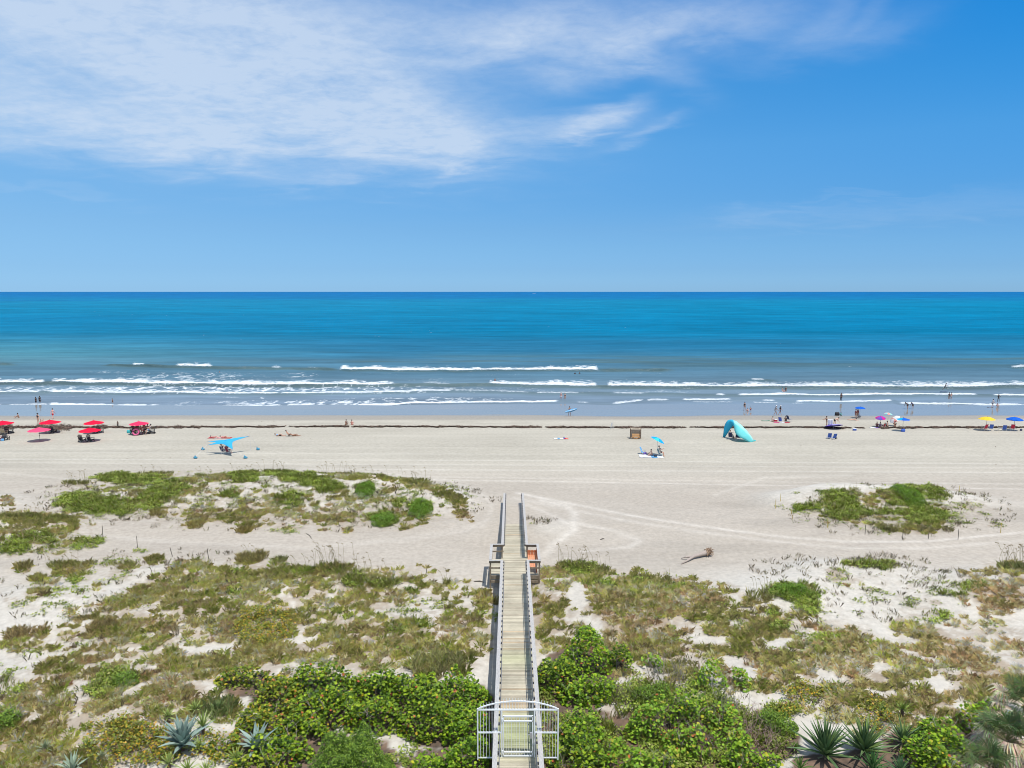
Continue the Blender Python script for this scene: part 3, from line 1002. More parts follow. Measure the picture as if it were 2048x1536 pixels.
rough = .55 * sstep(2500, 250, YY) * sstep(140, 175, YY) + .06
me = grid_mesh("sea", XX, YY, Z, {'foam': foam, 'rough': rough}, {'Col': SC})
me.materials.append(sea_material())
tag(link(bpy.data.objects.new("sea", me)), kind='structure')
del XX, YY, Z, ZZ, SC, px, py, foam

# ------------------------------------------------------------------ weed line
def weed_line():
    n = 120000
    ppx = rng.uniform(-300, 2350, n)
    line = np.interp(ppx, [-300, 0, 120, 235, 256, 300, 420, 700, 1000, 1250, 1500, 1700, 1900, 2350], [855, 855, 856.5, 855, 857, 856, 855, 854, 855, 856, 855.5, 857, 856, 856])
    half = np.interp(ppx, [-300, 0, 90, 180, 240, 252, 420, 440, 700, 1600, 2350], [5.2, 5.2, 5.0, 3.4, 1.0, 1.3, 1.6, 1.1, .8, .85, 1.0])
    keep = (fbm(ppx / 30, ppx * 0, 3, 1) + .25 * rng.random(n)) > np.interp(ppx, [-300, 230, 250, 2350], [.2, .2, .42, .42])
    half = half * (.35 + 1.5 * sstep(.3, .7, fbm(ppx / 17, ppx * 0 + 9, 3, 6)))
    off = rng.normal(0, .48, n) * half + (fbm(ppx / 9, ppx * 0 + 4, 2, 2) - .5) * 2.0
    ppy = line + off
    ppx, ppy = ppx[keep], ppy[keep]
    z = 1.0
    xc, yc = (ppx - 1024) / FPX, (ppy - 768) / FPX
    t = (CZ - z) / (yc * CP + SP)
    x, y = xc * t, t * (CP - yc * SP)
    # a few loose bits on the sand around
    m = 70
    x = np.concatenate([x, rng.uniform(-100, 110, m)])
    y = np.concatenate([y, rng.uniform(84, 122, m)])
    z = H(x, y)
    k = len(x)
    s = rng.uniform(.04, .15, k)
    a = rng.uniform(0, 2 * np.pi, k)
    V = np.zeros((k, 4, 3))
    lift_ = rng.random(k) * .14
    for i, (du, dv) in enumerate([(-1, -.12), (.2, -.16), (1, .1), (-.1, .16)]):
        V[:, i, 0] = x + s * 1.6 * (du * np.cos(a) - dv * np.sin(a))
        V[:, i, 1] = y + s * 1.6 * (du * np.sin(a) + dv * np.cos(a))
        V[:, i, 2] = z + .01 + lift_ + s * rng.uniform(-.2, .5, k)
    base = np.array([.11, .075, .055])
    c = base * rng.uniform(.5, 1.7, (k, 1)) * rng.uniform(.9, 1.1, (k, 3))
    me = polys_mesh("seaweed", V, c)
    me.materials.append(leaf_mat("seaweed", .8, 0.0))
    tag(link(bpy.data.objects.new("seaweed", me)), "dark brown line of dry seaweed lying along the high water mark", "seaweed", kind='stuff')


weed_line()


# ------------------------------------------------------------------ ground plants nobody could count
def candidates(per_m2, y0=11.0, y1=81):
    n = int(per_m2 * .80 * (y1 * y1 - y0 * y0) + per_m2 * 8 * (y1 - y0))
    y = np.sqrt(rng.uniform(y0 * y0, y1 * y1, n))
    x = rng.uniform(-1, 1, n) * (y * .80 + 4)
    z = H(x, y)
    return x, y, z


def blades(x, y, z, nb, L, w, col, spread, lean, colvar=.25, name=None):
    """tufts at x, y, z: nb blades each; L, lean per tuft arrays; col (n,3)"""
    n = len(x)
    X = np.repeat(x, nb)
    Y = np.repeat(y, nb)
    Z0 = np.repeat(z, nb)
    k = n * nb
    sp = np.repeat(spread, nb)
    r = sp * np.sqrt(rng.random(k))
    a0 = rng.uniform(0, 2 * np.pi, k)
    X = X + r * np.cos(a0)
    Y = Y + r * np.sin(a0)
    a = a0 + rng.normal(0, .8, k)
    ln = np.repeat(L, nb) * rng.uniform(.55, 1.25, k)
    le = np.clip(np.repeat(lean, nb) * rng.uniform(.3, 1.5, k), 0, 1.35)
    dx, dy = np.cos(a), np.sin(a)
    sx, sy = -dy, dx
    ww = w * rng.uniform(.7, 1.4, k)
    V = np.zeros((k, 5, 3))
    mh = .58 * ln * np.cos(le * .55)
    mr_ = .58 * ln * np.sin(le * .55)
    th = mh + .42 * ln * np.cos(le * 1.35)
    tr_ = mr_ + .42 * ln * np.sin(le * 1.35)
    for i, (side, rr, hh, wk) in enumerate([(-1, 0, -.02, 1), (1, 0, -.02, 1), (1, mr_, mh, .8), (0, tr_, th, 0), (-1, mr_, mh, .8)]):
        V[:, i, 0] = X + dx * rr + sx * side * ww * wk * .5
        V[:, i, 1] = Y + dy * rr + sy * side * ww * wk * .5
        V[:, i, 2] = Z0 + hh
    c = np.repeat(col, nb, axis=0) * rng.uniform(1 - colvar, 1 + colvar, (k, 1))
    # every tuft holds some straw
    straw = rng.random(k) < .27
    c[straw] = c[straw] * .35 + np.array([.62, .50, .29]) * .65 * rng.uniform(.7, 1.15, (straw.sum(), 1))
    return V, c


def leaves(x, y, z, s, col, tilt, k=4, colvar=.2, cup=.0):
    n = len(x)
    a = rng.uniform(0, 2 * np.pi, n)
    t = rng.normal(0, tilt, n)
    t2 = rng.normal(0, tilt, n)
    nx, ny, nz = np.sin(t), np.sin(t2), np.ones(n)
    nn = np.stack([nx, ny, nz], -1)
    nn /= np.linalg.norm(nn, axis=1, keepdims=True)
    u = np.stack([np.cos(a), np.sin(a), 0 * a], -1)
    u = u - nn * (u * nn).sum(1, keepdims=True)
    u /= np.linalg.norm(u, axis=1, keepdims=True)
    v = np.cross(nn, u)
    P = np.stack([x, y, z], -1)
    V = np.zeros((n, k, 3))
    asp = .62 if k == 4 else .95
    for i in range(k):
        th = 2 * np.pi * i / k
        V[:, i] = P + u * (s * np.cos(th))[:, None] + v * (s * asp * np.sin(th))[:, None]
        if cup and i % 2:
            V[:, i, 2] += s * cup
    c = col * rng.uniform(1 - colvar, 1 + colvar, (n, 1))
    return V, c


def mixcol(n, table):
    w = np.array([t[0] for t in table], float)
    idx = rng.choice(len(table), n, p=w / w.sum())
    return np.array([t[1] for t in table])[idx]


GR = [(4, (.54, .47, .20)), (3, (.42, .42, .13)), (3, (.66, .56, .32)), (2, (.30, .36, .08)), (1, (.34, .26, .16))]
DR = [(4, (.58, .44, .25)), (3, (.70, .57, .37)), (1.5, (.40, .36, .16)), (1, (.42, .28, .17))]
GG = [(4, (.30, .34, .08)), (2, (.22, .28, .055)), (2, (.44, .40, .15))]


def build_grass():
    Vs, Cs = [], []
    for kinds, table, L0, nb, dens, ln in (('g', GR, .32, 34, 14, 1.0), ('d', DR, .28, 34, 14, 1.15), ('G', GG, .46, 38, 11, .75)):
        x, y, z = candidates(dens)
        qx, qy = project(x, y, z + .18)
        cv = cover(qx, qy, kinds)
        clump = fbm(x / .85, y / .6, 3, 101)
        clump2 = fbm(x / .30, y / .26, 2, 103)
        gap = sstep(.38, .66, fbm(x / 2.6 + (y / 2.4) * np.sign(x) * .35, y / .9, 3, 107))
        keep = (sstep(.3, .7, clump) * .42 + sstep(.25, .75, clump2) * .38 + gap * .20 + rng.random(len(x)) * .2 < cv * .84) & ~((np.abs(x - .2) < 1.15) & (y < 62))
        # farther tufts: fewer
        keep &= (y < 52) | (rng.random(len(x)) < .75)
        x, y, z = x[keep], y[keep], z[keep]
        n = len(x)
        patch = fbm(x / 2.2, y / 1.6, 3, 111)[:, None]
        col = mixcol(n, table)
        col = col * (.62 + 1.3 * patch) * (rng.uniform(.45, 1.0, n) ** 1.0 * 1.75)[:, None] * rng.uniform(.95, 1.05, (n, 3))
        gsh = sstep(.52, .66, fbm(x / 3.0 + 9, y / 2.0, 3, 121))[:, None] * .6
        col = col * (1 - gsh) + np.array([.30, .36, .08]) * gsh
        L = L0 * rng.uniform(.6, 1.4, n) * (.6 + .8 * clump[keep])
        V, c = blades(x, y, z, nb, L, .0125, col, L * .45, np.full(n, ln))
        Vs.append(V)
        Cs.append(c)
    V, c = np.concatenate(Vs), np.concatenate(Cs)
    me = polys_mesh("dune_grass", V, np.clip(c, .01, .8))
    me.materials.append(leaf_mat("dune_grass", .7, .5, .15))
    tag(link(bpy.data.objects.new("dune_grass", me)), "matted olive and straw dune grass covering the sand on both sides of the boardwalk", "grass", kind='stuff')
    print("grass blades", len(V))


build_grass()

VN = [(4, (.28, .36, .055)), (3, (.20, .28, .045)), (2.4, (.38, .45, .07)), (.8, (.48, .45, .14))]


def build_creeper():
    Vs, Cs = [], []
    for kinds, dens, nl, hmax, s0, tilt in (('V', 40, 11, .26, .062, .55), ('v', 15, 6, .12, .07, .4), ('m', 9, 4, .10, .06, .5)):
        x, y, z = candidates(dens)
        qx, qy = project(x, y, z + .1)
        cv = cover(qx, qy, kinds)
        cl = fbm(x / .5, y / .4, 3, 131)
        thr = rng.random(len(x)) * .25 + sstep(.3, .7, fbm(x / .9, y / .6, 3, 133)) * .85
        keep = (cv > thr + .05) & (cv > .02) & ~((np.abs(x - .2) < 1.0) & (y < 62))
        x, y, z, cl = x[keep], y[keep], z[keep], cl[keep]
        n = len(x)
        X = np.repeat(x, nl) + rng.normal(0, .13, n * nl)
        Y = np.repeat(y, nl) + rng.normal(0, .13, n * nl)
        Z = np.repeat(z, nl) + .02 + hmax * rng.random(n * nl) * np.repeat(.35 + cl * 1.3, nl)
        tone = np.repeat(fbm(x / 1.3, y / .9, 3, 141), nl)[:, None]
        col = mixcol(n * nl, VN) * (.45 + 1.1 * tone)
        if kinds != 'V':
            col = col * .85
        if kinds == 'm':
            br = rng.random(n * nl) < .5
            col[br] = np.array([.16, .12, .07])
        V, c = leaves(X, Y, Z, s0 * rng.uniform(.7, 1.4, n * nl), col, tilt)
        Vs.append(V)
        Cs.append(c)
    V, c = np.concatenate(Vs), np.concatenate(Cs)
    me = polys_mesh("creeping_vine", V, np.clip(c, .005, .6))
    me.materials.append(leaf_mat("creeping_vine", .5, .4, .3))
    tag(link(bpy.data.objects.new("creeping_vine", me)), "bright green creeping beach vine spread in patches over the white dune sand", "vine", kind='stuff')
    print("creeper leaves", len(V))
    # upright shoots within the dense green patches and the grey sprigs on bare dunes
    Vs, Cs = [], []
    x, y, z = candidates(9)
    qx, qy = project(x, y, z + .1)
    cv = cover(qx, qy, 'V')
    keep = (cv > .35 + rng.random(len(x)) * .5) & ~((np.abs(x - .2) < 1.0) & (y < 62))
    x, y, z = x[keep], y[keep], z[keep]
    n = len(x)
    V, c = blades(x, y, z, 12, rng.uniform(.28, .5, n), .02, mixcol(n, VN) * rng.uniform(.7, 1.2, (n, 1)), np.full(n, .16), np.full(n, .5))
    Vs.append(V)
    Cs.append(c)
    x, y, z = candidates(8)
    qx, qy = project(x, y, z + .15)
    cv = cover(qx, qy, 'k')
    cv2 = cover(qx, qy, 'm') * .6
    keep = (np.maximum(cv, cv2) > rng.random(len(x)) * .85 + (fbm(x / .6, y / .6, 2, 5) - .4)) & (np.maximum(cv, cv2) > .04)
    x, y, z = x[keep], y[keep], z[keep]
    n = len(x)
    V, c = blades(x, y, z, 9, rng.uniform(.15, .42, n), .011, mixcol(n, [(3, (.24, .22, .15)), (1, (.20, .23, .09)), (1, (.27, .22, .17))]), np.full(n, .17), np.full(n, .55))
    Vs.append(V)
    Cs.append(c)
    V, c = np.concatenate(Vs), np.concatenate(Cs)
    me = polys_mesh("dune_weeds", V, np.clip(c, .005, .6))
    me.materials.append(leaf_mat("dune_weeds", .7, .2, .2))
    tag(link(bpy.data.objects.new("dune_weeds", me)), "thin grey green weeds and shoots standing scattered over the dunes", "weeds", kind='stuff')


build_creeper()


def build_scrub():
    x, y, z = candidates(26, 11.0, 60)
    qx, qy = project(x, y, z + .25)
    cv = cover(qx, qy, 'o')
    cl = fbm(x / .6, y / .5, 3, 151)
    keep = (cv > rng.random(len(x)) * .5 + (cl - .3) * .9) & (cv > .05) & ~((np.abs(x - .2) < 1.1) & (y < 62))
    x, y, z, cl = x[keep], y[keep], z[keep], cl[keep]
    n, nl = len(x), 12
    X = np.repeat(x, nl) + rng.normal(0, .14, n * nl)
    Y = np.repeat(y, nl) + rng.normal(0, .14, n * nl)
    Z = np.repeat(z, nl) + .05 + .5 * rng.random(n * nl) * np.repeat(.3 + cl, nl)
    col = mixcol(n * nl, [(3, (.24, .28, .03)), (3, (.16, .20, .03)), (2, (.42, .32, .03)), (1, (.55, .32, .03)), (.5, (.25, .14, .05))])
    V, c = leaves(X, Y, Z, .055 * rng.uniform(.7, 1.5, n * nl), col, .7)
    me = polys_mesh("dune_scrub", V, c)
    me.materials.append(leaf_mat("dune_scrub", .5, .3, .3))
    tag(link(bpy.data.objects.new("dune_scrub", me)), "low yellow green scrub with orange leaves growing among the grass", "scrub", kind='stuff')


build_scrub()


# ------------------------------------------------------------------ sea grape thickets and other shrubs
BARK = mat("twig_bark", (.30, .26, .22), .85, noise=.25, nscale=20)
DARKTWIG = mat("dark_twig", (.13, .09, .07), .9, noise=.25, nscale=20)
GRAPE_LEAF = leaf_mat("sea_grape_leaf", .55, .28, .25)
SG = [(3.6, (.08, .152, .012)), (4, (.145, .24, .014)), (3.4, (.24, .345, .018)), (1.8, (.34, .45, .025)), (.3, (.50, .36, .03)), (.16, (.55, .14, .05)), (1.5, (.04, .075, .015))]
SGY = [(4, (.10, .16, .012)), (4, (.19, .25, .016)), (2.5, (.32, .35, .025)), (1, (.45, .34, .03)), (.35, (.5, .18, .05)), (.8, (.06, .10, .015))]
SGB = [(4, (.10, .19, .012)), (4, (.185, .32, .016)), (3, (.31, .45, .022)), (.5, (.45, .42, .03)), (.1, (.5, .15, .05)), (.8, (.07, .13, .015))]
FINE = [(4, (.14, .24, .03)), (3, (.22, .33, .035)), (2, (.09, .16, .02))]
SPARSE = [(3, (.16, .29, .02)), (3, (.26, .42, .03)), (1.0, (.38, .38, .04)), (.2, (.5, .16, .05))]


def bush(cx, cy, rxp, ryp, h, label, table=SG, name="sea_grape_bush", cat="sea grape", size=.067, dens=200, cov=1.0, twig=BARK, ntwig=14, group="sea grape bushes in the foreground thicket", seed=0, leafk=6, tilt=.55, mat_=None, base=None):
    """a shrub whose crown shows at a pixel of the photograph; crown radius in pixels of the photograph"""
    g = hit(cx, cy, h * .72)
    dep = g.y * CP + (CZ - g.z) * SP
    rx = rxp / (FPX / dep)
    ry = max(.6, ryp * (g.y ** 2) / (FPX * (CZ - g.z)) * .85)
    r = np.random.default_rng(1000 + seed)
    n = int(dens * math.pi * rx * ry)
    th = r.uniform(0, 2 * np.pi, n)
    q = np.sqrt(r.random(n)) * 1.06
    u, v = q * np.cos(th), q * np.sin(th)
    x, y = g.x + u * rx, g.y + v * ry
    edge = 1 + (fbm(x / .9, y / .9, 3, 201 + seed) - .5) * .9
    ok = q < edge
    if cov < 1:
        ok &= fbm(x / .55, y / .5, 2, 301 + seed) < .28 + .42 * cov
    keepout = (np.abs(x - .2) < 1.12) & (y < 62)
    ok &= ~keepout
    x, y, q = x[ok], y[ok], q[ok]
    n = len(x)
    lump = fbm(x / .75, y / .75, 3, 401 + seed)
    gz = H(x, y)
    top = h * (1 - np.clip(q, 0, 1) ** 2.6) ** .6 * (.15 + 1.6 * lump) + .12
    dz = r.random(n) ** 1.15
    z = gz + top - dz * np.minimum(top - .04, .85)
    col = mixcol(n, table) * (1 - .25 * dz[:, None]) if False else mixcol(n, table)
    V, c = leaves(x - g.x, y - g.y, z - g.z, size * r.uniform(.65, 1.3, n), col, tilt, k=leafk, colvar=.22, cup=.12)
    root = empty(name, g, 0, label, cat, group)
    me = polys_mesh("foliage", V, np.clip(c, .004, .7))
    me.materials.append(mat_ or GRAPE_LEAF)
    link(bpy.data.objects.new("foliage", me), root)
    m = MB()
    for i in range(int(ntwig * rx * ry * .6) + 3):
        a, d = r.uniform(0, 6.28), math.sqrt(r.random()) * .9
        tx, ty = math.cos(a) * d * rx, math.sin(a) * d * ry
        if abs(tx + g.x - .2) < 1.2:
            continue
        tz = float(H(g.x + tx, g.y + ty)) - g.z
        b0 = Vector((tx * .55, ty * .55, float(H(g.x + tx * .55, g.y + ty * .55)) - g.z - .05))
        hh = h * r.uniform(.6, 1.12) * (1 - .5 * d * d)
        t1 = Vector((tx, ty, tz + hh))
        mid = b0.lerp(t1, .5) + Vector((r.normal(0, .12), r.normal(0, .12), .1))
        rr = r.uniform(.009, .017)
        m.tube([b0, mid, t1], [rr * 1.5, rr, rr * .5], 4)
        for _ in range(2):
            e = mid.lerp(t1, r.uniform(.1, .8))
            m.tube([e, e + Vector((r.normal(0, .25), r.normal(0, .25), r.uniform(.1, .4)))], [rr * .7, rr * .3], 3, cap=False)
    m.build("branches", twig, root)
    return root


def B(base, cx, cy, rx, ry):
    return base[0] + cx / 2, base[1] + cy / 2, rx / 2, ry / 2


BUSHES = [
    (B(L2, 980, 232, 115, 48), .7, "yellowing low sea grape at the far left tip of the thicket left of the boardwalk", SGY, .8),
    (B(L2, 1130, 285, 120, 75), 1.0, "sea grape with a few orange leaves beside the yellowing left tip of the thicket", SGY, .95),
    (B(L2, 1290, 245, 150, 60), 1.1, "broad leaved sea grape along the seaward edge of the thicket above the dark hollow", SG, 1),
    (B(L2, 1300, 330, 150, 70), 1.3, "dense dark green sea grape in the middle of the thicket left of the boardwalk", SG, 1),
    (B(L2, 1480, 265, 130, 65), 1.2, "upright sea grape at the top of the thicket between the hollow and the boardwalk", SG, 1),
    (B(L2, 1640, 265, 130, 80), 1.2, "sea grape with yellow tips on the seaward edge nearest the pale grass clump", SG, 1),
    (B(L2, 1830, 290, 130, 75), 1.1, "bright sea grape pressed against the left railing above the white gate", SGB, 1),
    (B(L2, 1080, 395, 130, 80), .9, "loose sea grape with yellow leaves left of the dark hollow", SGY, .9),
    (B(L2, 1200, 420, 110, 75), 1.1, "sea grape bending over the dark hollow behind the round clipped bush", SG, .95),
    (B(L2, 1500, 370, 120, 60), 1.2, "deep green sea grape just above the round clipped bush", SG, 1),
    (B(L2, 1720, 380, 130, 85), 1.3, "sea grape with one red leaf beside the leaf strewn sand path", SG, 1),
    (B(L2, 1870, 400, 100, 90), 1.4, "tall sea grape growing through the left bars of the white gate", SGB, 1),
    (B(L2, 1880, 540, 110, 80), 1.4, "large leaved sea grape at the lower left foot of the white gate", SGB, 1),
    (B(L2, 1740, 575, 110, 60), 1.2, "large leaved sea grape at the bottom edge right of the leaf strewn path", SGB, 1),
    (B(L2, 1120, 510, 130, 75), 1.0, "sea grape standing behind the second blue agave", SG, .95),
    (B(L2, 1040, 590, 130, 50), .8, "straggling sea grape at the bottom edge between the yuccas and the clipped bush", SGY, .75),
    (B(L2, 900, 500, 70, 55), .6, "small yellow and orange sea grape right of the large blue agave", SGY, .7),
    (B(R2, 300, 130, 110, 70), 1.5, "tallest bright green sea grape right of the boardwalk with its crown against bare sand", SGB, 1),
    (B(R2, 430, 165, 60, 45), 1.0, "reddish tipped sea grape on the right flank of the tallest one", SG, .85),
    (B(R2, 180, 210, 90, 85), 1.2, "sea grape touching the right railing below the tallest one", SG, 1),
    (B(R2, 300, 270, 120, 60), 1.1, "sea grape spilling down below the tallest one over dark shade", SGB, .9),
    (B(R2, 560, 175, 50, 40), .7, "single sprawling sea grape shoot with orange leaves between dry grass", SPARSE, .85),
    (B(R2, 270, 440, 110, 70), 1.2, "yellow green sea grape right of the right hand gate bars", SGB, .9),
    (B(R2, 260, 550, 120, 80), 1.2, "sea grape with orange leaves at the foot of the right hand gate post", SG, .95),
    (B(R2, 430, 530, 110, 80), 1.1, "sea grape in the bottom row right of the gate with yellow leaves", SPARSE, .8),
    (B(R2, 560, 400, 110, 60), 1.3, "scattered sea grape leaves over grey twigs in the middle of the right thicket", SPARSE, .85),
    (B(R2, 720, 350, 110, 60), 1.3, "sparse upright sea grape right of the fine leaved green mound", SGB, .65),
    (B(R2, 850, 370, 80, 60), 1.1, "thin sea grape at the sandy right edge of the thicket", SPARSE, .8),
    (B(R2, 790, 225, 70, 45), .9, "sparse yellow sea grape shoots standing out of the dry grass", SPARSE, .8),
    (B(R2, 910, 235, 45, 40), .8, "lone sea grape shoot with one orange leaf beside a sand hollow", SPARSE, .8),
    (B(R2, 720, 470, 120, 70), 1.2, "sparse sea grape over brown dead twigs near the bottom right thicket", SPARSE, .85),
    (B(R2, 870, 480, 100, 50), 1.0, "leafy sea grape shoots leaning right over pink grey dead stems", SPARSE, .85),
    (B(R2, 960, 560, 130, 50), .9, "low bright sea grape at the bottom edge left of the big dark agaves", SGB, .8),
    (B(R2, 600, 570, 120, 50), 1.0, "sea grape at the bottom edge between the gate and the dead twigs", SPARSE, .8),
    (B(R2, 1700, 430, 90, 50), 1.2, "bright sea grape with its crown against sand right of the small yucca", SGB, 1),
    (B(R2, 1640, 525, 110, 55), 1.2, "bright sea grape with an orange leaf right of the dark agaves", SGB, 1),
    (B(R2, 1780, 500, 80, 60), 1.2, "bright sea grape pressed against the dead palmetto fronds", SGB, 1),
    (B(R2, 1710, 590, 110, 40), .9, "sea grape at the bottom edge left of the palmetto", SG, .9),
    (B(R2, 1830, 400, 45, 50), .8, "narrow sea grape climbing above the dead palmetto fronds", SGB, .8),
    (B(R2, 1920, 372, 70, 22), .6, "low bright sea grape strip above the palmetto at the right edge", SGB, .8),
]
for i, ((cx, cy, rx, ry), h, lab, tab, cv) in enumerate(BUSHES):
    bush(cx, cy, rx, ry, h, lab, tab, cov=cv, dens=285 if cv > .8 else 230, seed=i, ntwig=16 if cv < .8 else 7)
bush(*B(L2, 1400, 560, 205, 130), 1.95, "round clipped bush with fine dark green leaves at the bottom edge", FINE, "round_bush", "bush", size=.042, dens=2600, ntwig=5, group=None, seed=71, leafk=4, tilt=.9)
for i, (b, h, lab) in enumerate([
        (B(R2, 560, 300, 85, 32), .6, "fine leaved bright green mound in front of grey twigs in the right thicket"),
        (B(R2, 1060, 420, 85, 60), .7, "fine leaved green mound sloping over reddish dead stems beside bare sand"),
        (B(L2, 30, 400, 45, 42), .7, "fine leaved green mound cut by the left edge"),
        (B(L2, 500, 250, 50, 25), .5, "small bright green mound beside bare sand in the left grass"),
        (B(R2, 300, 72, 38, 20), .4, "small pale green mound behind the crown of the tallest sea grape"),
        (B(L1, 1535, 205, 56, 30), .6, "bright green rounded shrub low on the right slope of the long left dune"),
        (B(L1, 1680, 165, 50, 30), .6, "bright green shrub near the right tip of the long left dune"),
        (B(L1, 1460, 92, 38, 24), .5, "bright green shrub high on the right part of the long left dune"),
        (B(R1, 1585, 110, 56, 30), .5, "bright green mound on the crest of the roped off right dune"),
        (B(R1, 1130, 495, 100, 26), .45, "bright green mound with a sprawling edge over white sand")]):
    bush(*b, h, lab, FINE if i < 5 else [(4, (.13, .25, .02)), (3, (.19, .33, .03)), (2, (.09, .17, .02))], "green_shrub", "shrub", size=.045, dens=1300 if i < 5 else 800, ntwig=3, group="rounded green shrubs on the dunes", seed=80 + i, leafk=4, tilt=.9)


# dead grey twigs standing in the right thicket
def twig_clump(cx, cy, r, h, n, label, m_, seed):
    g = hit(cx, cy, .3)
    q = random.Random(seed)
    m = MB()
    for _ in range(n):
        a, d = q.uniform(0, 6.28), math.sqrt(q.random()) * r
        x, y = math.cos(a) * d, math.sin(a) * d
        z = float(H(g.x + x, g.y + y)) - g.z - .05
        hh = h * q.uniform(.5, 1.2)
        p1 = Vector((x + q.gauss(0, .2), y + q.gauss(0, .2), z + hh * .55))
        p2 = p1 + Vector((q.gauss(0, .25), q.gauss(0, .25), hh * .45))
        m.tube([(x, y, z), p1, p2], [.016, .011, .005], 4)
        for _k in range(3):
            e = p1.lerp(p2, q.random())
            m.tube([e, e + Vector((q.gauss(0, .22), q.gauss(0, .22), q.uniform(.05, .35)))], [.007, .003], 3, cap=False)
    o = m.build("twig_clump", m_)
    o.location = g
    tag(o, label, "dead shrub", "dead twig clumps in the right thicket")


PINK = mat("pink_grey_twig", (.33, .22, .19), .9, noise=.3, nscale=15)
for i, (cx, cy, r, h, n, lab, mm) in enumerate([
        (1024 + 310, 1230 + 125, 1.0, 1.3, 34, "pale grey bare twigs between the fine leaved mound and the dry grass", BARK),
        (1024 + 435, 1230 + 175, .8, 1.1, 22, "bare grey twigs beside a small patch of bare sand", BARK),
        (1024 + 330, 1230 + 240, .9, 1.3, 26, "dark brown tangle of dead stems in the middle of the right thicket", DARKTWIG),
        (1024 + 485, 1230 + 222, .9, .8, 34, "pinkish dead stems lying left of the fine leaved mound", PINK),
        (1024 + 515, 1230 + 252, .8, .6, 30, "reddish dead stems below the fine leaved mound", PINK),
        (1024 + 400, 1230 + 270, .8, .9, 24, "brown dead stems near the bottom edge of the right thicket", DARKTWIG),
        (1024 + 215, 1230 + 165, .7, 1.2, 18, "dark dead stems in the shade below the tallest sea grape", DARKTWIG),
        (1024 + 100, 1230 + 300, .5, .4, 26, "reddish dead stems at the foot of the right railing by the gate", PINK)]):
    twig_clump(cx, cy, r, h, n, lab, mm, 900 + i)

# ------------------------------------------------------------------ agaves, yuccas, palmettos


def blade_leaf(m, base, az, el, L, w, droop, col, seg=6, keel=.25, twist=0.0):
    """a thick keeled leaf from base; el: rise at the root, droop: bend towards the ground"""
    d = Vector((math.cos(az), math.sin(az), 0))
    s = Vector((-math.sin(az), math.cos(az), 0))
    p = Vector(base)
    e = el
    rows = []
    for i in range(seg + 1):
        t = i / seg
        wd = w * (math.sin(math.pi * min(1, t * .8 + .25)) ** .8) * (1 if t < .98 else .05)
        if i == seg:
            wd = w * .04
        up = Vector((0, 0, 1)) * math.cos(e) - d * math.sin(e)
        rows.append((p - s * wd / 2 + up * wd * keel, p - up * wd * keel * .3, p + s * wd / 2 + up * wd * keel))
        p = p + (d * math.cos(e) + Vector((0, 0, 1)) * math.sin(e)) * (L / seg)
        e -= droop / seg
    vs, fs = [], []
    for r_ in rows:
        vs += list(r_)
    for i in range(seg):
        for k in range(2):
            fs.append((i * 3 + k, i * 3 + k + 1, i * 3 + k + 4, i * 3 + k + 3))
    m.add(vs, fs, col)


def rosette(name, cat, cx, cy, n, L, w, cols, label, el=(10, 85), droop=.5, trunk=0.0, seed=0, lift=0.0, keel=.25, group=None, thick=.012, dead=0):
    g = hit(cx, cy, 0)
    q = random.Random(seed)
    root = empty(name, g, 0, label, cat, group)
    m = MB()
    for i in range(n):
        t = i / (n - 1)
        az = i * 2.39996 + q.uniform(-.15, .15)
        e = R(el[0] + (el[1] - el[0]) * t ** .62 + q.uniform(-6, 6))
        c = q.choice(cols)
        k = q.uniform(.8, 1.2)
        blade_leaf(m, (0, 0, trunk + .05), az, e, L * q.uniform(.8, 1.1) * (1 - .15 * t), w * q.uniform(.85, 1.1), droop * (1 - .7 * t) * q.uniform(.4, 1.5), tuple(a * k for a in c), keel=keel)
    m.build("leaves", ROS_MAT, root, smooth=False, solid=thick)
    t = MB()
    t.tube([(0, 0, -.15), (0, 0, trunk + .12)], [.10 if trunk < .3 else .09, .07], 8)
    t.build("stem", DARKTWIG, root)
    if dead:
        m = MB()
        for i in range(dead):
            blade_leaf(m, (0, 0, trunk), q.uniform(0, 6.28), R(q.uniform(-35, 5)), L * q.uniform(.6, .9), w * .6, .5, (.32 * q.uniform(.7, 1.2), .25, .15), keel=.1)
        m.build("dead_leaves", ROS_MAT, root, solid=.005)
    return root


ROS_MAT = leaf_mat("rosette_leaf", .6, .12, .15)
BLUE = [(.27, .36, .31), (.32, .41, .35), (.22, .30, .26)]
DKG = [(.12, .20, .085), (.16, .25, .10), (.09, .155, .07), (.20, .29, .09)]
YUC = [(.30, .38, .10), (.40, .47, .16), (.22, .30, .07)]
rosette("blue_agave", "agave", 366, 1500, 28, 1.5, .26, BLUE, "largest blue grey agave with wide pointed leaves near the lower left", (12, 84), .5, .15, 1, dead=4)
rosette("blue_agave", "agave", 514, 1506, 20, 1.25, .23, BLUE, "smaller blue grey agave half hidden by sea grape leaves", (5, 80), .55, .1, 2, dead=3)
rosette("blue_agave", "agave", 146, 1549, 16, .9, .13, [(.30, .38, .28), (.34, .42, .30)], "pale agave with only its leaf tips showing at the bottom edge", (5, 80), .4, .1, 3)
rosette("dark_agave", "agave", 1650, 1515, 64, 1.75, .15, DKG, "largest dark green spiky agave at the lower right with upright sword leaves", (8, 88), .25, .05, 4, keel=.3, dead=6)
rosette("dark_agave", "agave", 1728, 1507, 54, 1.6, .15, DKG, "second dark green spiky agave right of the largest one", (8, 86), .25, .05, 5, keel=.3, dead=8)
rosette("dark_agave", "agave", 1805, 1493, 32, 1.15, .09, DKG, "smaller dark agave half covered by bright sea grape", (0, 80), .35, .2, 6, keel=.3, dead=5)
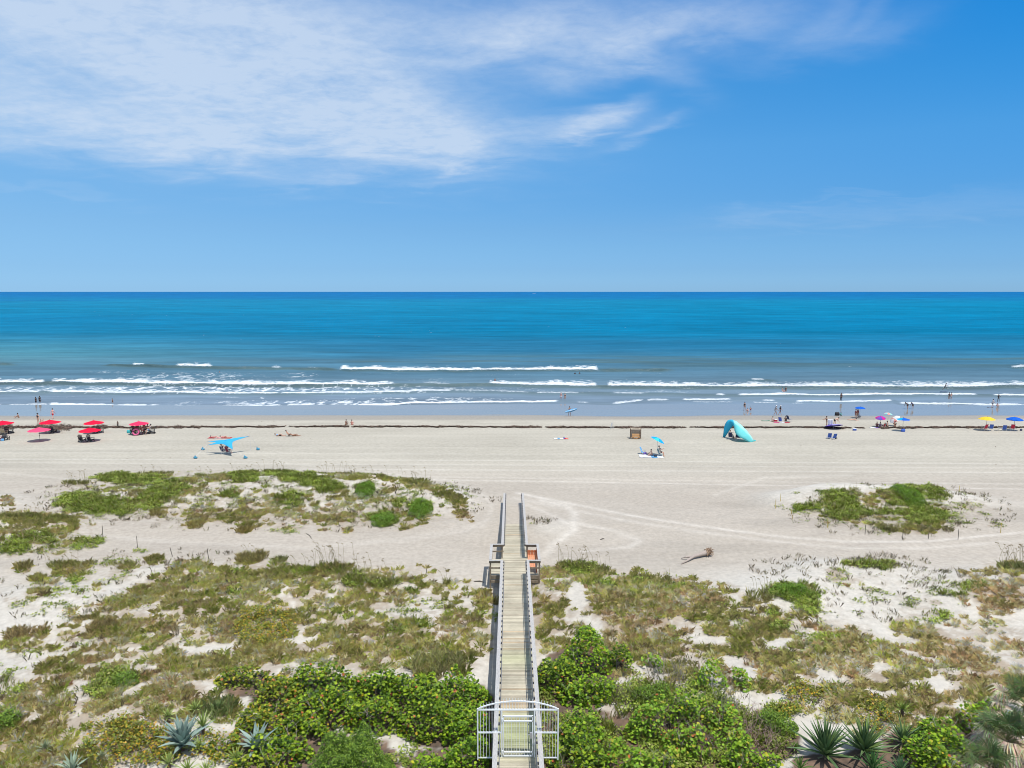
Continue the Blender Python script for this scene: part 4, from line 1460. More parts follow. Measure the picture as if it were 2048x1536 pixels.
rosette("dark_agave", "agave", 1745, 1545, 26, .95, .08, [(.07, .17, .05), (.09, .20, .06)], "fresh green young agave at the bottom edge below the two dark ones", (20, 85), .25, .1, 7)
rosette("dark_agave", "agave", 1800, 1552, 20, .9, .08, [(.08, .17, .08), (.10, .18, .07)], "young agave at the bottom edge below the smaller dark agave", (20, 85), .25, .1, 8)
rosette("dark_agave", "agave", 1600, 1545, 22, .7, .05, [(.10, .20, .04), (.14, .24, .05)], "thin leaved young plant at the bottom edge left of the largest dark agave", (20, 85), .3, .1, 9)
for i, (cx, cy, L, lab, cols, tr) in enumerate([
        (391, 1423, .55, "bright yucca rosette standing alone above the large blue agave", YUC, .15), (337, 1440, .5, "light yellow yucca tip above the orange scrub", YUC, .2),
        (407, 1466, .85, "large pale yucca behind the right leaves of the large blue agave", YUC, .35), (398, 1500, .7, "pale yucca low beside the right leaves of the large blue agave", YUC, .1),
        (474, 1528, .75, "bright striped yucca below the smaller blue agave", YUC, .2), (376, 1544, .6, "yucca at the bottom edge just below the large blue agave", YUC, .1),
        (412, 1547, .6, "yucca at the bottom edge between the blue agave and the striped yucca", YUC, .1),
        (92, 1500, .5, "small grey green yucca in the matted grass at the lower left", [(.24, .28, .16)], .1), (176, 1495, .5, "small pale yucca at the left tip of the orange scrub", YUC, .1),
        (205, 1518, .45, "thin pale yucca below the orange scrub", [(.30, .34, .2)], .05), (338, 1530, .6, "thin leaved yucca left of the large agave's stem", YUC, .1),
        (1804, 1432, .5, "small yellow green yucca on a stalk in front of bare sand", [(.28, .36, .08), (.20, .28, .06)], .35), (1765, 1428, .45, "pale green spiky tuft left of the small yucca on a stalk", [(.18, .26, .07)], .15),
        (1590, 1500, .4, "thin bright spiky tuft beside bare sand left of the dark agaves", [(.18, .28, .06)], .1),
        (437, 1420, .6, "fine leaved pale tuft right of the bright yucca rosette", [(.20, .28, .10), (.16, .24, .08)], .05)]):
    rosette("yucca", "yucca", cx, cy + 4, 34, L, .05, cols, lab, (-10, 85), .4, tr, 40 + i, group="yucca rosettes in the foreground", keel=.12, thick=.004)


def palmetto(cx, cy, nf, label, seed, dead, s=1.0, trunk=.5):
    g = hit(cx, cy, 0)
    q = random.Random(seed)
    root = empty("palmetto", g, 0, label, "palmetto")

    def frond(m, az, e, L, fr, col, hang):
        d = Vector((math.cos(az) * math.cos(e), math.sin(az) * math.cos(e), math.sin(e)))
        b = Vector((0, 0, trunk))
        hub = b + d * L
        m.tube([b, b.lerp(hub, .5) + Vector((0, 0, .06)), hub], [.02, .015, .012], 4, col=(.17, .19, .08))
        side = d.cross(Vector((0, 0, 1))).normalized()
        upv = side.cross(d).normalized()
        for k in range(26):
            t = R(-125 + 250 * k / 25 + q.uniform(-3, 3))
            dd = d * math.cos(t) + side * math.sin(t)
            ll = fr * (1 - .25 * abs(t) / 2.2) * q.uniform(.85, 1.1)
            p1 = hub + dd * ll * .55 + upv * .06
            p2 = hub + dd * ll - Vector((0, 0, hang * q.uniform(.5, 1.3) * ll))
            wv = dd.cross(upv).normalized() * .022 * s
            c = tuple(a * q.uniform(.75, 1.25) for a in col)
            m.add([hub, p1 - wv, p2, p1 + wv], [(0, 1, 2, 3)], c)
    m = MB()
    for i in range(nf):
        frond(m, i * 2.4 + q.uniform(-.3, .3), R(q.uniform(15, 75)), q.uniform(.5, .9) * s, q.uniform(.6, .8) * s, (.09, .13, .045), .25)
    m.build("fronds", ROS_MAT, root)
    m = MB()
    for i in range(dead):
        frond(m, q.uniform(0, 6.28) if i % 2 else q.uniform(2.2, 4.4), R(q.uniform(-25, 30)), q.uniform(.5, 1.0) * s, q.uniform(.5, .8) * s, (.60, .50, .36), .7)
    m.build("dead_fronds", ROS_MAT, root)
    m = MB()
    m.tube([(0, 0, -.2), (0, 0, trunk + .1)], [.17 * s, .13 * s], 9)
    m.build("trunk", DARKTWIG, root)


palmetto(2010, 1508, 16, "palmetto with dead tan fronds hanging on its left side at the lower right corner", 5, 34, 1.15, .6)
palmetto(2052, 1440, 14, "dark green palmetto cut by the right edge above the one with dead fronds", 6, 8, 1.15, .6)
palmetto(1975, 1550, 10, "low palmetto with bleached fronds at the bottom edge", 8, 24, 1.1, .3)

# ------------------------------------------------------------------ sea oats and lone tufts
OAT_S = leaf_mat("sea_oat_stalk", .7, .4, .2)


def oats(cx, cy, w, n, h, label, seed, group="sea oats standing on the dune crests", nb=60, bl=.5, green=(.26, .27, .08), head=True):
    g = hit(cx, cy, 0)
    q = np.random.default_rng(seed)
    root = empty("sea_oats", g, 0, label, "sea oats", group)
    m = MB()
    for i in range(n):
        x, y = q.uniform(-w, w), q.uniform(-.5, .5)
        z = float(H(g.x + x, g.y + y)) - g.z
        hh = h * q.uniform(.6, 1.15)
        lean = q.normal(-.12, .12)
        ly = q.normal(0, .1)
        p = [Vector((x, y, z)), Vector((x + lean * .4 * hh, y + ly * .4 * hh, z + hh * .6)), Vector((x + lean * hh, y + ly * hh, z + hh))]
        tip = p[2] + Vector((-.12 if lean < 0 else .1, 0, .05))
        m.tube(p + [tip], [.010, .008, .006, .004], 4, col=(.40, .34, .18))
        if head:
            for k in range(5):
                c = p[2].lerp(tip, k / 4) + Vector((q.normal(0, .02), 0, -.02))
                m.ellipsoid(c, (.013, .011, .045), 5, 3, (.42, .33, .19))
    m.build("stalks", OAT_S, root)
    if nb:
        x = q.uniform(-w, w, nb) * .9
        y = q.uniform(-.5, .5, nb)
        z = H(g.x + x, g.y + y) - g.z
        V, c = blades(x, y, z, 9, np.full(nb, bl), .02, np.tile(np.array(green) * 1.6, (nb, 1)) * q.uniform(.6, 1.3, (nb, 1)), np.full(nb, .12), np.full(nb, .5))
        me = polys_mesh("grass_base", V, c)
        me.materials.append(OAT_S)
        link(bpy.data.objects.new("grass_base", me), root)


U = lambda base, x, y: (base[0] + x / 2, base[1] + y / 2)
OATS = [
    (*U(L1, 1340, 418), 1.6, 22, 1.9, "tall clump of seeding sea oats at the right end of the left foreground ridge"),
    (*U(L1, 1430, 465), 1.1, 16, 1.8, "sea oats right of the tall clump above a bright green patch"),
    (*U(L1, 1240, 425), 1.2, 10, 1.2, "thin sea oats left of the tall clump on the foreground ridge"),
    (*U(L1, 1540, 480), .9, 5, 1.5, "four tall sea oat stalks on open sand left of the boardwalk"),
    (*U(L1, 1785, 478), .1, 2, 1.2, "single tall sea oat stalk on open sand near the left viewing bay"),
    (*U(L1, 1100, 30), 1.6, 12, 1.3, "bent sea oats on the top of the long left dune"),
    (*U(L1, 1330, 42), 2.2, 16, 1.4, "row of sea oats right of the middle of the long left dune's crest"),
    (*U(L1, 1480, 48), 2.0, 12, 1.2, "short row of sea oats above the high green shrub"),
    (*U(L1, 1660, 65), 1.8, 16, 1.4, "sea oats where the long left dune begins to fall to the right"),
    (*U(L1, 1800, 125), 1.6, 10, .9, "short sea oats on the right shoulder of the long left dune"),
    (*U(L1, 980, 35), 1.6, 10, 1.1, "sea oats left of the top of the long left dune"),
    (*U(L1, 840, 45), 2.0, 8, 1.0, "thin sea oats over bare sand on the long left dune's crest"),
    (*U(L1, 620, 35), 2.2, 6, 1.0, "few sea oats at the back of the dark green cap of the long left dune"),
    (*U(L1, 300, 75), 1.6, 12, 1.3, "sea oats at the far left end of the long left dune"),
    (*U(L1, 200, 215), 2.4, 16, 1.2, "sea oats along the top of the small dune at the left edge"),
    (*U(L1, 60, 212), 1.6, 8, 1.2, "sea oats on the small dune nearest the left edge"),
    (*U(L1, 280, 405), 1.8, 14, 1.1, "sea oats in the big tuft left of the foreground ridge"),
    (*U(L1, 490, 400), 1.2, 6, 1.0, "thin sea oats above the green patch left of the foreground ridge"),
    (*U(L1, 1010, 365), .9, 6, .9, "few sea oats on the pale tuft crowning the foreground ridge"),
    (*U(R1, 260, 405), 1.5, 14, 1.7, "seeding sea oats just right of the right viewing bay"),
    (*U(R1, 330, 425), 1.2, 8, 1.4, "sea oats right of the green crest beside the right viewing bay"),
    (*U(R1, 985, 525), .7, 8, 1.7, "leaning sea oats left of the bright green sprawling mound"),
    (*U(R1, 2015, 425), 1.3, 34, 1.9, "large dense clump of sea oats at the right edge"),
    (*U(R1, 1440, 400), 2.2, 8, .8, "thin sea oats on the sparse white dune at the right"),
    (*U(R1, 1360, 104), .9, 10, .7, "short dark sprigs at the top left of the roped off right dune"),
    (*U(R1, 1530, 250), 1.8, 12, .8, "short sea oats on the near slope of the roped off right dune"),
    (*U(R1, 550, 455), 1.6, 6, .7, "thin stalks on the edge of the right foreground grass"),
]
for i, (cx, cy, w, n, h, lab) in enumerate(OATS):
    oats(cx, cy, w, n, h, lab, 500 + i, bl=.45 if h > 1 else .32, nb=int(26 * w) + 6, head=h > .85)


def tuft(cx, cy, r, L, col, label, seed):
    g = hit(cx, cy, 0)
    q = np.random.default_rng(seed)
    nb = max(4, int(34 * r * r * 1.3))
    a = q.uniform(0, 6.28, nb)
    d = np.sqrt(q.random(nb)) * r
    x, y = np.cos(a) * d, np.sin(a) * d
    z = H(g.x + x, g.y + y) - g.z
    V, c = blades(x, y, z, 16, np.full(nb, L), .02, np.tile(np.array(col) * 1.5, (nb, 1)) * q.uniform(.6, 1.3, (nb, 1)), np.full(nb, .1), np.full(nb, .6))
    me = polys_mesh("grass_tuft", V, c)
    me.materials.append(OAT_S)
    o = link(bpy.data.objects.new("grass_tuft", me))
    o.location = g
    tag(o, label, "grass tuft", "grass tufts standing alone on bare sand")


for i, (x, y, r, L, col, lab) in enumerate([
        (*U(L1, 90, 415), .5, .6, (.34, .30, .12), "lone straw tuft on sand at the left edge below the small dune"),
        (*U(L1, 150, 455), .6, .4, (.34, .31, .12), "low straw tuft left of the big tuft with stalks"),
        (*U(L1, 615, 378), .6, .4, (.36, .32, .12), "small straw tuft behind the left foreground ridge"),
        (*U(L1, 725, 388), .25, .3, (.22, .17, .10), "tiny brown tuft beside a thin stake"),
        (*U(L1, 1120, 388), .5, .5, (.26, .28, .10), "small green tuft on sand between the ridge crown and the sea oats"),
        (*U(L1, 1010, 375), 1.1, .5, (.36, .32, .13), "pale tuft crowning the left foreground ridge"),
        (*U(L1, 1645, 508), .3, .4, (.16, .26, .05), "small green sprout on the open sand left of the boardwalk"),
        (*U(L2, 75, 82), .7, .45, (.40, .32, .16), "straw tuft near the left edge below the open sand"),
        (*U(L2, 150, 72), .6, .4, (.40, .32, .16), "straw tuft right of the one nearest the left edge"),
        (*U(L2, 400, 52), .8, .45, (.38, .31, .14), "straw tuft with sand all round left of the grass slope"),
        (*U(L2, 1740, 205), 1.3, .6, (.40, .40, .18), "pale green grass clump at the seaward edge of the thicket near the boardwalk"),
        (*U(L2, 870, 385), .8, .5, (.26, .32, .12), "pale green tuft right of the bright yucca rosette's sand patch"),
        (*U(R1, 2010, 428), .9, .7, (.24, .26, .10), "leafy base of tall grass at the right edge"),
        (*U(R1, 1510, 262), .5, .4, (.18, .19, .08), "dark tuft low on the near slope of the roped off dune"),
        (*U(R1, 1650, 262), .6, .4, (.22, .22, .09), "olive tuft at the near foot of the roped off dune"),
        (*U(R1, 1745, 262), .5, .35, (.24, .23, .10), "last olive tuft at the right foot of the roped off dune"),
        (*U(L1, 980, 262), .7, .5, (.36, .30, .10), "golden tuft hanging from the long left dune onto the sand road"),
        (*U(L1, 785, 242), .7, .4, (.36, .30, .10), "golden tuft at the left foot of the long left dune"),
        (*U(L1, 630, 195), .7, .35, (.34, .30, .11), "short golden tuft left of the golden tuft row at the dune foot")]):
    tuft(x, y, r, L, col, lab, 700 + i)


# ------------------------------------------------------------------ boardwalk
def rail_z(y):
    return float(np.interp(y, [10, 20, 27, 46.5, 50, 67.2], [5.0, 4.82, 4.62, 4.22, 4.15, 3.0]))


def bx(y):
    return .27 - .0016 * y


DECK = leaf_mat("deck_board", .8, 0.0, .2)


def wood_attr(name, nscale=3.0):
    m, nt, b = node_mat(name)
    N, L = nt.nodes, nt.links
    a = N.new('ShaderNodeAttribute')
    a.attribute_name = 'Col'
    geo = N.new('ShaderNodeNewGeometry')
    mp = N.new('ShaderNodeMapping')
    mp.inputs['Scale'].default_value = (1.5, 14, 14)
    L.new(geo.outputs['Position'], mp.inputs[0])
    n = N.new('ShaderNodeTexNoise')
    n.inputs['Scale'].default_value = nscale
    n.inputs['Detail'].default_value = 5
    L.new(mp.outputs[0], n.inputs['Vector'])
    n2 = N.new('ShaderNodeTexNoise')
    n2.inputs['Scale'].default_value = .9
    n2.inputs['Detail'].default_value = 4
    L.new(geo.outputs['Position'], n2.inputs['Vector'])
    s = N.new('ShaderNodeMath')
    s.operation = 'ADD'
    L.new(n.outputs[0], s.inputs[0])
    L.new(n2.outputs[0], s.inputs[1])
    mr = N.new('ShaderNodeMapRange')
    mr.inputs['From Min'].default_value = .7
    mr.inputs['From Max'].default_value = 1.3
    mr.inputs['To Min'].default_value = .78
    mr.inputs['To Max'].default_value = 1.2
    L.new(s.outputs[0], mr.inputs[0])
    mx = N.new('ShaderNodeMix')
    mx.data_type = 'RGBA'
    mx.blend_type = 'MULTIPLY'
    mx.inputs[0].default_value = 1
    L.new(a.outputs['Color'], mx.inputs[6])
    L.new(mr.outputs[0], mx.inputs[7])
    L.new(mx.outputs[2], b.inputs['Base Color'])
    b.inputs['Roughness'].default_value = .85
    b.inputs['Specular IOR Level'].default_value = .25
    return m


DECKM = wood_attr("deck_board_wood")
GREY = mat("weathered_grey_wood", (.40, .385, .365), .85, noise=.22, nscale=6, stretch=(6, 1, 6), spec=.2)
BROWNW = mat("weathered_brown_wood", (.26, .21, .155), .85, noise=.3, nscale=7, spec=.2)
DARKM = mat("dark_bracket", (.05, .05, .055), .6)
HANDR = mat("handrail_grey", (.16, .16, .165), .55)
root = empty("boardwalk", (0, 0, 0), 0, "long wooden boardwalk with grey railings running from the gate over the dunes to the beach", "boardwalk")
W2 = .89                                      # half the distance between the rails
q = random.Random(3)
m = MB()
y = 12.0
mossy = lambda yy: max(0, 1 - abs(yy - 28.5) / 2.2) + .4 * max(0, 1 - abs(yy - 35) / 1.5)
while y < 62.5:
    bw_ = .134
    zc = rail_z(y + .07) - 1.05
    wide = 46.75 < y < 49.75
    k = q.uniform(.74, 1.12)
    base = Vector((.47, .425, .32)) if q.random() < .8 else Vector((.41, .36, .27))
    if 30 < y < 31 or q.random() < .05:
        base = Vector((.46, .36, .24))
    base = base.lerp(Vector((.30, .34, .14)), min(.7, mossy(y)))
    c = tuple(a * k for a in base)
    sl = math.atan2(rail_z(y + .14) - rail_z(y), .14)
    Mx = Matrix.Rotation(sl, 3, 'X')
    hw = 1.70 if wide else 1.0
    m.box((bx(y), y + .07, zc - .018 + q.uniform(-.002, .002)), (hw * 2 + q.uniform(-.01, .01), bw_, .036), Mx, c)
    y += .145
m.build("decking", DECKM, root)
# joists and fascia under the deck
m = MB()
segs = [(12, 20), (20, 27), (27, 36.5), (36.5, 46.7), (49.8, 56), (56, 62)]
for a, b in segs:
    for s in (-.93, 0, .93):
        m.bar((bx(a) + s, a, rail_z(a) - 1.05 - .15), (bx(b) + s, b, rail_z(b) - 1.05 - .15), .05, .22)
m.build("joist", BROWNW, root)
m = MB()
for a, b in [(46.72, 49.78)]:
    for s in (-1.68, 1.68):
        m.bar((bx(a) + s, a, rail_z(a) - 1.22), (bx(b) + s, b, rail_z(b) - 1.22), .05, .25)
    for yy in (46.70, 49.80):
        m.bar((bx(yy) - 1.70, yy, rail_z(yy) - 1.21), (bx(yy) + 1.70, yy, rail_z(yy) - 1.21), .05, .26)
        m.bar((bx(yy) - 1.66, yy - (.05 if yy < 48 else -.05), rail_z(yy) - 1.5), (bx(yy) + 1.66, yy - (.05 if yy < 48 else -.05), rail_z(yy) - 1.5), .05, .2)
m.build("bay_frame", BROWNW, root)


def rail_run(pts, name="rail_cap", face=True, handrail=None):
    """grey cap board, board under it; handrail: +1 / -1 the side (x) on which a thin grab rail runs"""
    m = MB()
    for (x0, y0), (x1, y1) in zip(pts[:-1], pts[1:]):
        n = max(1, int(math.hypot(x1 - x0, y1 - y0) / 3.6))
        for i in range(n):
            a, b = i / n, (i + 1) / n
            pa = Vector((x0 + (x1 - x0) * a, y0 + (y1 - y0) * a, 0))
            pb = Vector((x0 + (x1 - x0) * b, y0 + (y1 - y0) * b, 0))
            pa.z, pb.z = rail_z(pa.y) + .02 + (i % 2) * .003, rail_z(pb.y) + .02 + (i % 2) * .003
            m.bar(pa, pb, .19, .038)
    o = m.build(name, GREY, root)
    if face:
        m = MB()
        for (x0, y0), (x1, y1) in zip(pts[:-1], pts[1:]):
            m.bar((x0, y0, rail_z(y0) - .09), (x1, y1, rail_z(y1) - .09), .04, .16)
            m.bar((x0, y0, rail_z(y0) - .52), (x1, y1, rail_z(y1) - .52), .035, .10)
        m.build("under_rail", BROWNW, root)
    if handrail:
        m = MB()
        br = MB()
        (x0, y0), (x1, y1) = pts[0], pts[-1]
        ofs = handrail * .165
        n = int(abs(y1 - y0) / .65)
        ps = []
        for i in range(n + 1):
            t = i / n
            x, y = x0 + (x1 - x0) * t + ofs, y0 + (y1 - y0) * t
            ps.append(Vector((x, y, rail_z(y) - .03)))
            big = (i % 3 == 0)
            br.box((x - ofs * .25, y, rail_z(y) - .06), (.09, .09 if big else .05, .09))
        m.tube(ps, .019, 6)
        m.build("handrail", HANDR, root, smooth=True)
        br.build("bracket", DARKM, root)


xl = lambda y, s: bx(y) + s
for s in (-1, 1):
    rail_run([(xl(12, s * W2), 12), (xl(27, s * W2), 27), (xl(46.55, s * W2), 46.55)], handrail=-s)
    rail_run([(xl(50.05, s * W2), 50.05), (xl(67.2, s * W2), 67.2)], handrail=-s)
    rail_run([(xl(46.7, s * 1.68), 46.8), (xl(49.8, s * 1.68), 49.9)])
    rail_run([(xl(46.6, s * (W2 - .09)), 46.66), (xl(46.6, s * 1.77), 46.66)])
    rail_run([(xl(49.9, s * (W2 - .09)), 49.96), (xl(49.9, s * 1.77), 49.96)])
post_me = None
ylist = [y for y in np.arange(12.5, 46.5, 1.95)] + [46.55] + [50.0 + i * 1.9 for i in range(10)]
for y in ylist:
    for s in (-1, 1):
        x = xl(y, s * (W2 + .03))
        top = rail_z(y) - .002
        bot = min(float(H(x, y)), top - .9) - .25
        m = MB()
        m.box((0, 0, -(top - bot) / 2), (.09, .09, top - bot))
        o = m.build("post", BROWNW, root)
        o.location = (x, y, top)
for s in (-1, 1):
    for y in (46.68, 49.86):
        x = xl(y, s * 1.68)
        top = rail_z(y) - .003
        bot = float(H(x, y)) - .25
        m = MB()
        m.box((0, 0, -(top - bot) / 2), (.11, .11, top - bot))
        o = m.build("post", BROWNW, root)
        o.location = (x, y, top)

# the red brown bench in the right bay
zd = rail_z(48.2) - 1.05
bench = empty("bench", (bx(48.2) + 1.28, 48.3, zd), 0, "red brown slatted wooden bench standing in the right viewing bay of the boardwalk", "bench")
RED = mat("red_brown_wood", (.50, .15, .055), .6, noise=.2, nscale=8)
REDL = mat("light_red_wood", (.62, .27, .14), .6, noise=.2, nscale=8)
m = MB()
for k in range(4):
    m.box((-.28 + k * .13, 0, .44), (.115, 2.4, .03))
m.build("seat", REDL, bench)
m = MB()
for k in range(4):
    m.box((.27 + k * .012, 0, .55 + k * .115), (.025, 2.4, .10))
m.build("backrest", RED, bench)
m = MB()
for k in range(6):
    m.box((-.30 + k * .11, 1.15, .55), (.09, .03, .5))
m.build("side_panel", RED, bench)
for sy in (-1.1, 1.1):
    for sx in (-.28, .24):
        m = MB()
        m.box((0, 0, .215), (.07, .07, .42))
        o = m.build("leg", RED, bench)
        o.location = (sx, sy, .004)

# ------------------------------------------------------------------ gate
WHITE = mat("white_powder_coat", (.78, .80, .80), .35, noise=.04, nscale=4)
GY = 26.9
gz = rail_z(GY) - 1.05
gr = empty("gate", (.24, GY, gz), 0, "white metal picket gate with an arched top closing the landward end of the boardwalk", "gate")
m = MB()
for x in (-1.64, 1.64):
    m.bar((x, 0, -.12), (x, 0, 2.13), .055, .055)
for x in (-.66, .68):
    m.bar((x, 0, -.05), (x, 0, 2.05), .06, .06)
m.bar((-1.64, 0, 2.08), (1.64, 0, 2.08), .055, .055)
for a, b in ((-1.64, -.66), (.68, 1.64)):
    m.bar((a, 0, 1.08), (b, 0, 1.08), .05, .05)
    m.bar((a, 0, -.03), (b, 0, -.03), .04, .04)
n = 26
arch = [Vector((-1.64 + 3.28 * i / n, 0, 2.10 + .35 * (1 - ((i / n - .5) * 2) ** 2) ** .85)) for i in range(n + 1)]
for a, b in zip(arch[:-1], arch[1:]):
    m.bar(a, b, .05, .045)
m.build("frame", WHITE, gr)
archz = lambda x: 2.10 + .35 * (1 - (x / 1.64) ** 2) ** .85
for k in range(-13, 14):
    x = k * .118 + .01
    side = abs(x) > .70
    m = MB()
    z0 = -.03 if side else 2.11
    zt = archz(x) + .12
    m.box((0, 0, (z0 + zt) / 2), (.018, .018, zt - z0))
    m.add([(-.009, -.009, zt), (.009, -.009, zt), (.009, .009, zt), (-.009, .009, zt), (0, 0, zt + .03)], [(0, 1, 4), (1, 2, 4), (2, 3, 4), (3, 0, 4)])
    if min(abs(x - .68), abs(x + .66)) > .04:
        o = m.build("picket", WHITE, gr)
        o.location = (x, 0.0, 0)
dr = empty("door", (0, 0, 0))
dr.parent = gr
m = MB()
for x in (-.585, .60):
    m.bar((x, -.02, .05), (x, -.02, 1.83), .045, .045)
for z in (1.80, 1.60, .24, .07):
    m.bar((-.585, -.02, z), (.60, -.02, z), .045, .05)
m.build("door_frame", WHITE, dr)
m = MB()
for k in range(10):
    x = -.585 + 1.185 * (k + 1) / 11
    m.box((x, -.02, .93), (.016, .016, 1.72))
m.build("door_pickets", WHITE, dr)
m = MB()
m.box((.53, -.06, 1.0), (.10, .05, .26))
m.tube([(.50, -.09, 1.05), (.42, -.10, 1.05)], .012, 6)
m.build("lock", mat("lock_grey", (.45, .45, .46), .4, .3), dr)
m = MB()
for z in (.25, 1.65):
    m.box((-.625, -.03, z), (.06, .06, .12))
m.build("hinge", WHITE, dr)
m = MB()
m.bar((.66, .05, .95), (.66, .75, .03), .03, .04)
m.build("brace", WHITE, gr)


# ------------------------------------------------------------------ people
MATS = {}


def cm(name, col, rough=.75):
    if name not in MATS:
        MATS[name] = mat(name, col, rough)
    return MATS[name]


SKIN = {'light': (.62, .36, .26), 'tan': (.42, .23, .15), 'brown': (.20, .10, .065), 'dark': (.09, .05, .035), 'pink': (.70, .36, .29)}
HAIRC = {'brown': (.05, .03, .02), 'black': (.015, .012, .012), 'blond': (.40, .28, .13)}
CLOTH = {'black': (.02, .02, .025), 'navy': (.02, .03, .09), 'red': (.50, .02, .05), 'maroon': (.20, .02, .05), 'white': (.75, .75, .76), 'grey': (.35, .36, .38), 'blue': (.05, .12, .45),
         'teal': (.05, .40, .42), 'pink': (.70, .12, .28), 'green': (.06, .20, .10), 'coral': (.75, .20, .14), 'purple': (.18, .10, .42), 'sky': (.15, .38, .62), 'cream': (.62, .55, .42), 'sage': (.34, .45, .42)}


def skin_mesh(name, verts, radii, edges, material, parent, sub=1, root_i=0):
    me = bpy.data.meshes.new(name)
    bm = bmesh.new()
    lay = bm.verts.layers.skin.verify()
    vs = [bm.verts.new(v) for v in verts]
    for a, b in edges:
        bm.edges.new((vs[a], vs[b]))
    for i, (v, r_) in enumerate(zip(vs, radii)):
        v[lay].radius = r_ if isinstance(r_, tuple) else (r_, r_)
        v[lay].use_root = (i == root_i)
    bm.to_mesh(me)
    bm.free()
    me.materials.append(material)
    o = bpy.data.objects.new(name, me)
    link(o, parent)
    k = o.modifiers.new('skin', 'SKIN')
    k.use_smooth_shade = True
    s = o.modifiers.new('sub', 'SUBSURF')
    s.levels = s.render_levels = sub
    return o


POSES = {  # torso lean (forward +), (hip, knee) left and right, (arm forward, arm out, elbow) left and right, head pitch
    'stand': dict(lean=0, L=(2, 4), R=(-2, 4), A=(5, 12, 12), B=(0, 12, 15)),
    'walk': dict(lean=4, L=(22, 12), R=(-20, 10), A=(-22, 10, 18), B=(24, 10, 25)),
    'hips': dict(lean=0, L=(4, 2), R=(-4, 6), A=(-20, 38, 80), B=(-20, 38, 80)),
    'sit': dict(lean=-8, L=(122, 64), R=(100, 20), A=(35, 20, 30), B=(40, 18, 40)),
    'sit_knees': dict(lean=14, L=(136, 90), R=(132, 84), A=(62, 14, 40), B=(60, 14, 45)),
    'sit_legs': dict(lean=-15, L=(94, 6), R=(98, 14), A=(-25, 22, 8), B=(-22, 22, 8)),
    'chair': dict(lean=-22, L=(82, 78), R=(80, 72), A=(30, 18, 60), B=(28, 18, 60)),
    'bend': dict(lean=75, L=(-4, 8), R=(10, 12), A=(85, 10, 15), B=(80, 10, 20)),
    'squat': dict(lean=30, L=(110, 125), R=(105, 120), A=(60, 15, 40), B=(55, 15, 50)),
    'lie_back': dict(lean=-84, L=(6, 6), R=(50, 90), A=(10, 30, 10), B=(10, 30, 15)),
    'lie_front': dict(lean=88, L=(0, 8), R=(2, 20), A=(120, 30, 60), B=(120, 30, 60)),
    'prop': dict(lean=-42, L=(94, 6), R=(120, 62), A=(-20, 20, 10), B=(10, 20, 40)),
    'reach': dict(lean=6, L=(10, 6), R=(-8, 6), A=(70, 8, 8), B=(66, 8, 8)),
    'carry': dict(lean=2, L=(12, 8), R=(-10, 8), A=(20, 24, 70), B=(-6, 20, 55)),
    'jump': dict(lean=20, L=(70, 60), R=(-10, 50), A=(70, 40, 20), B=(60, 50, 20)),
}


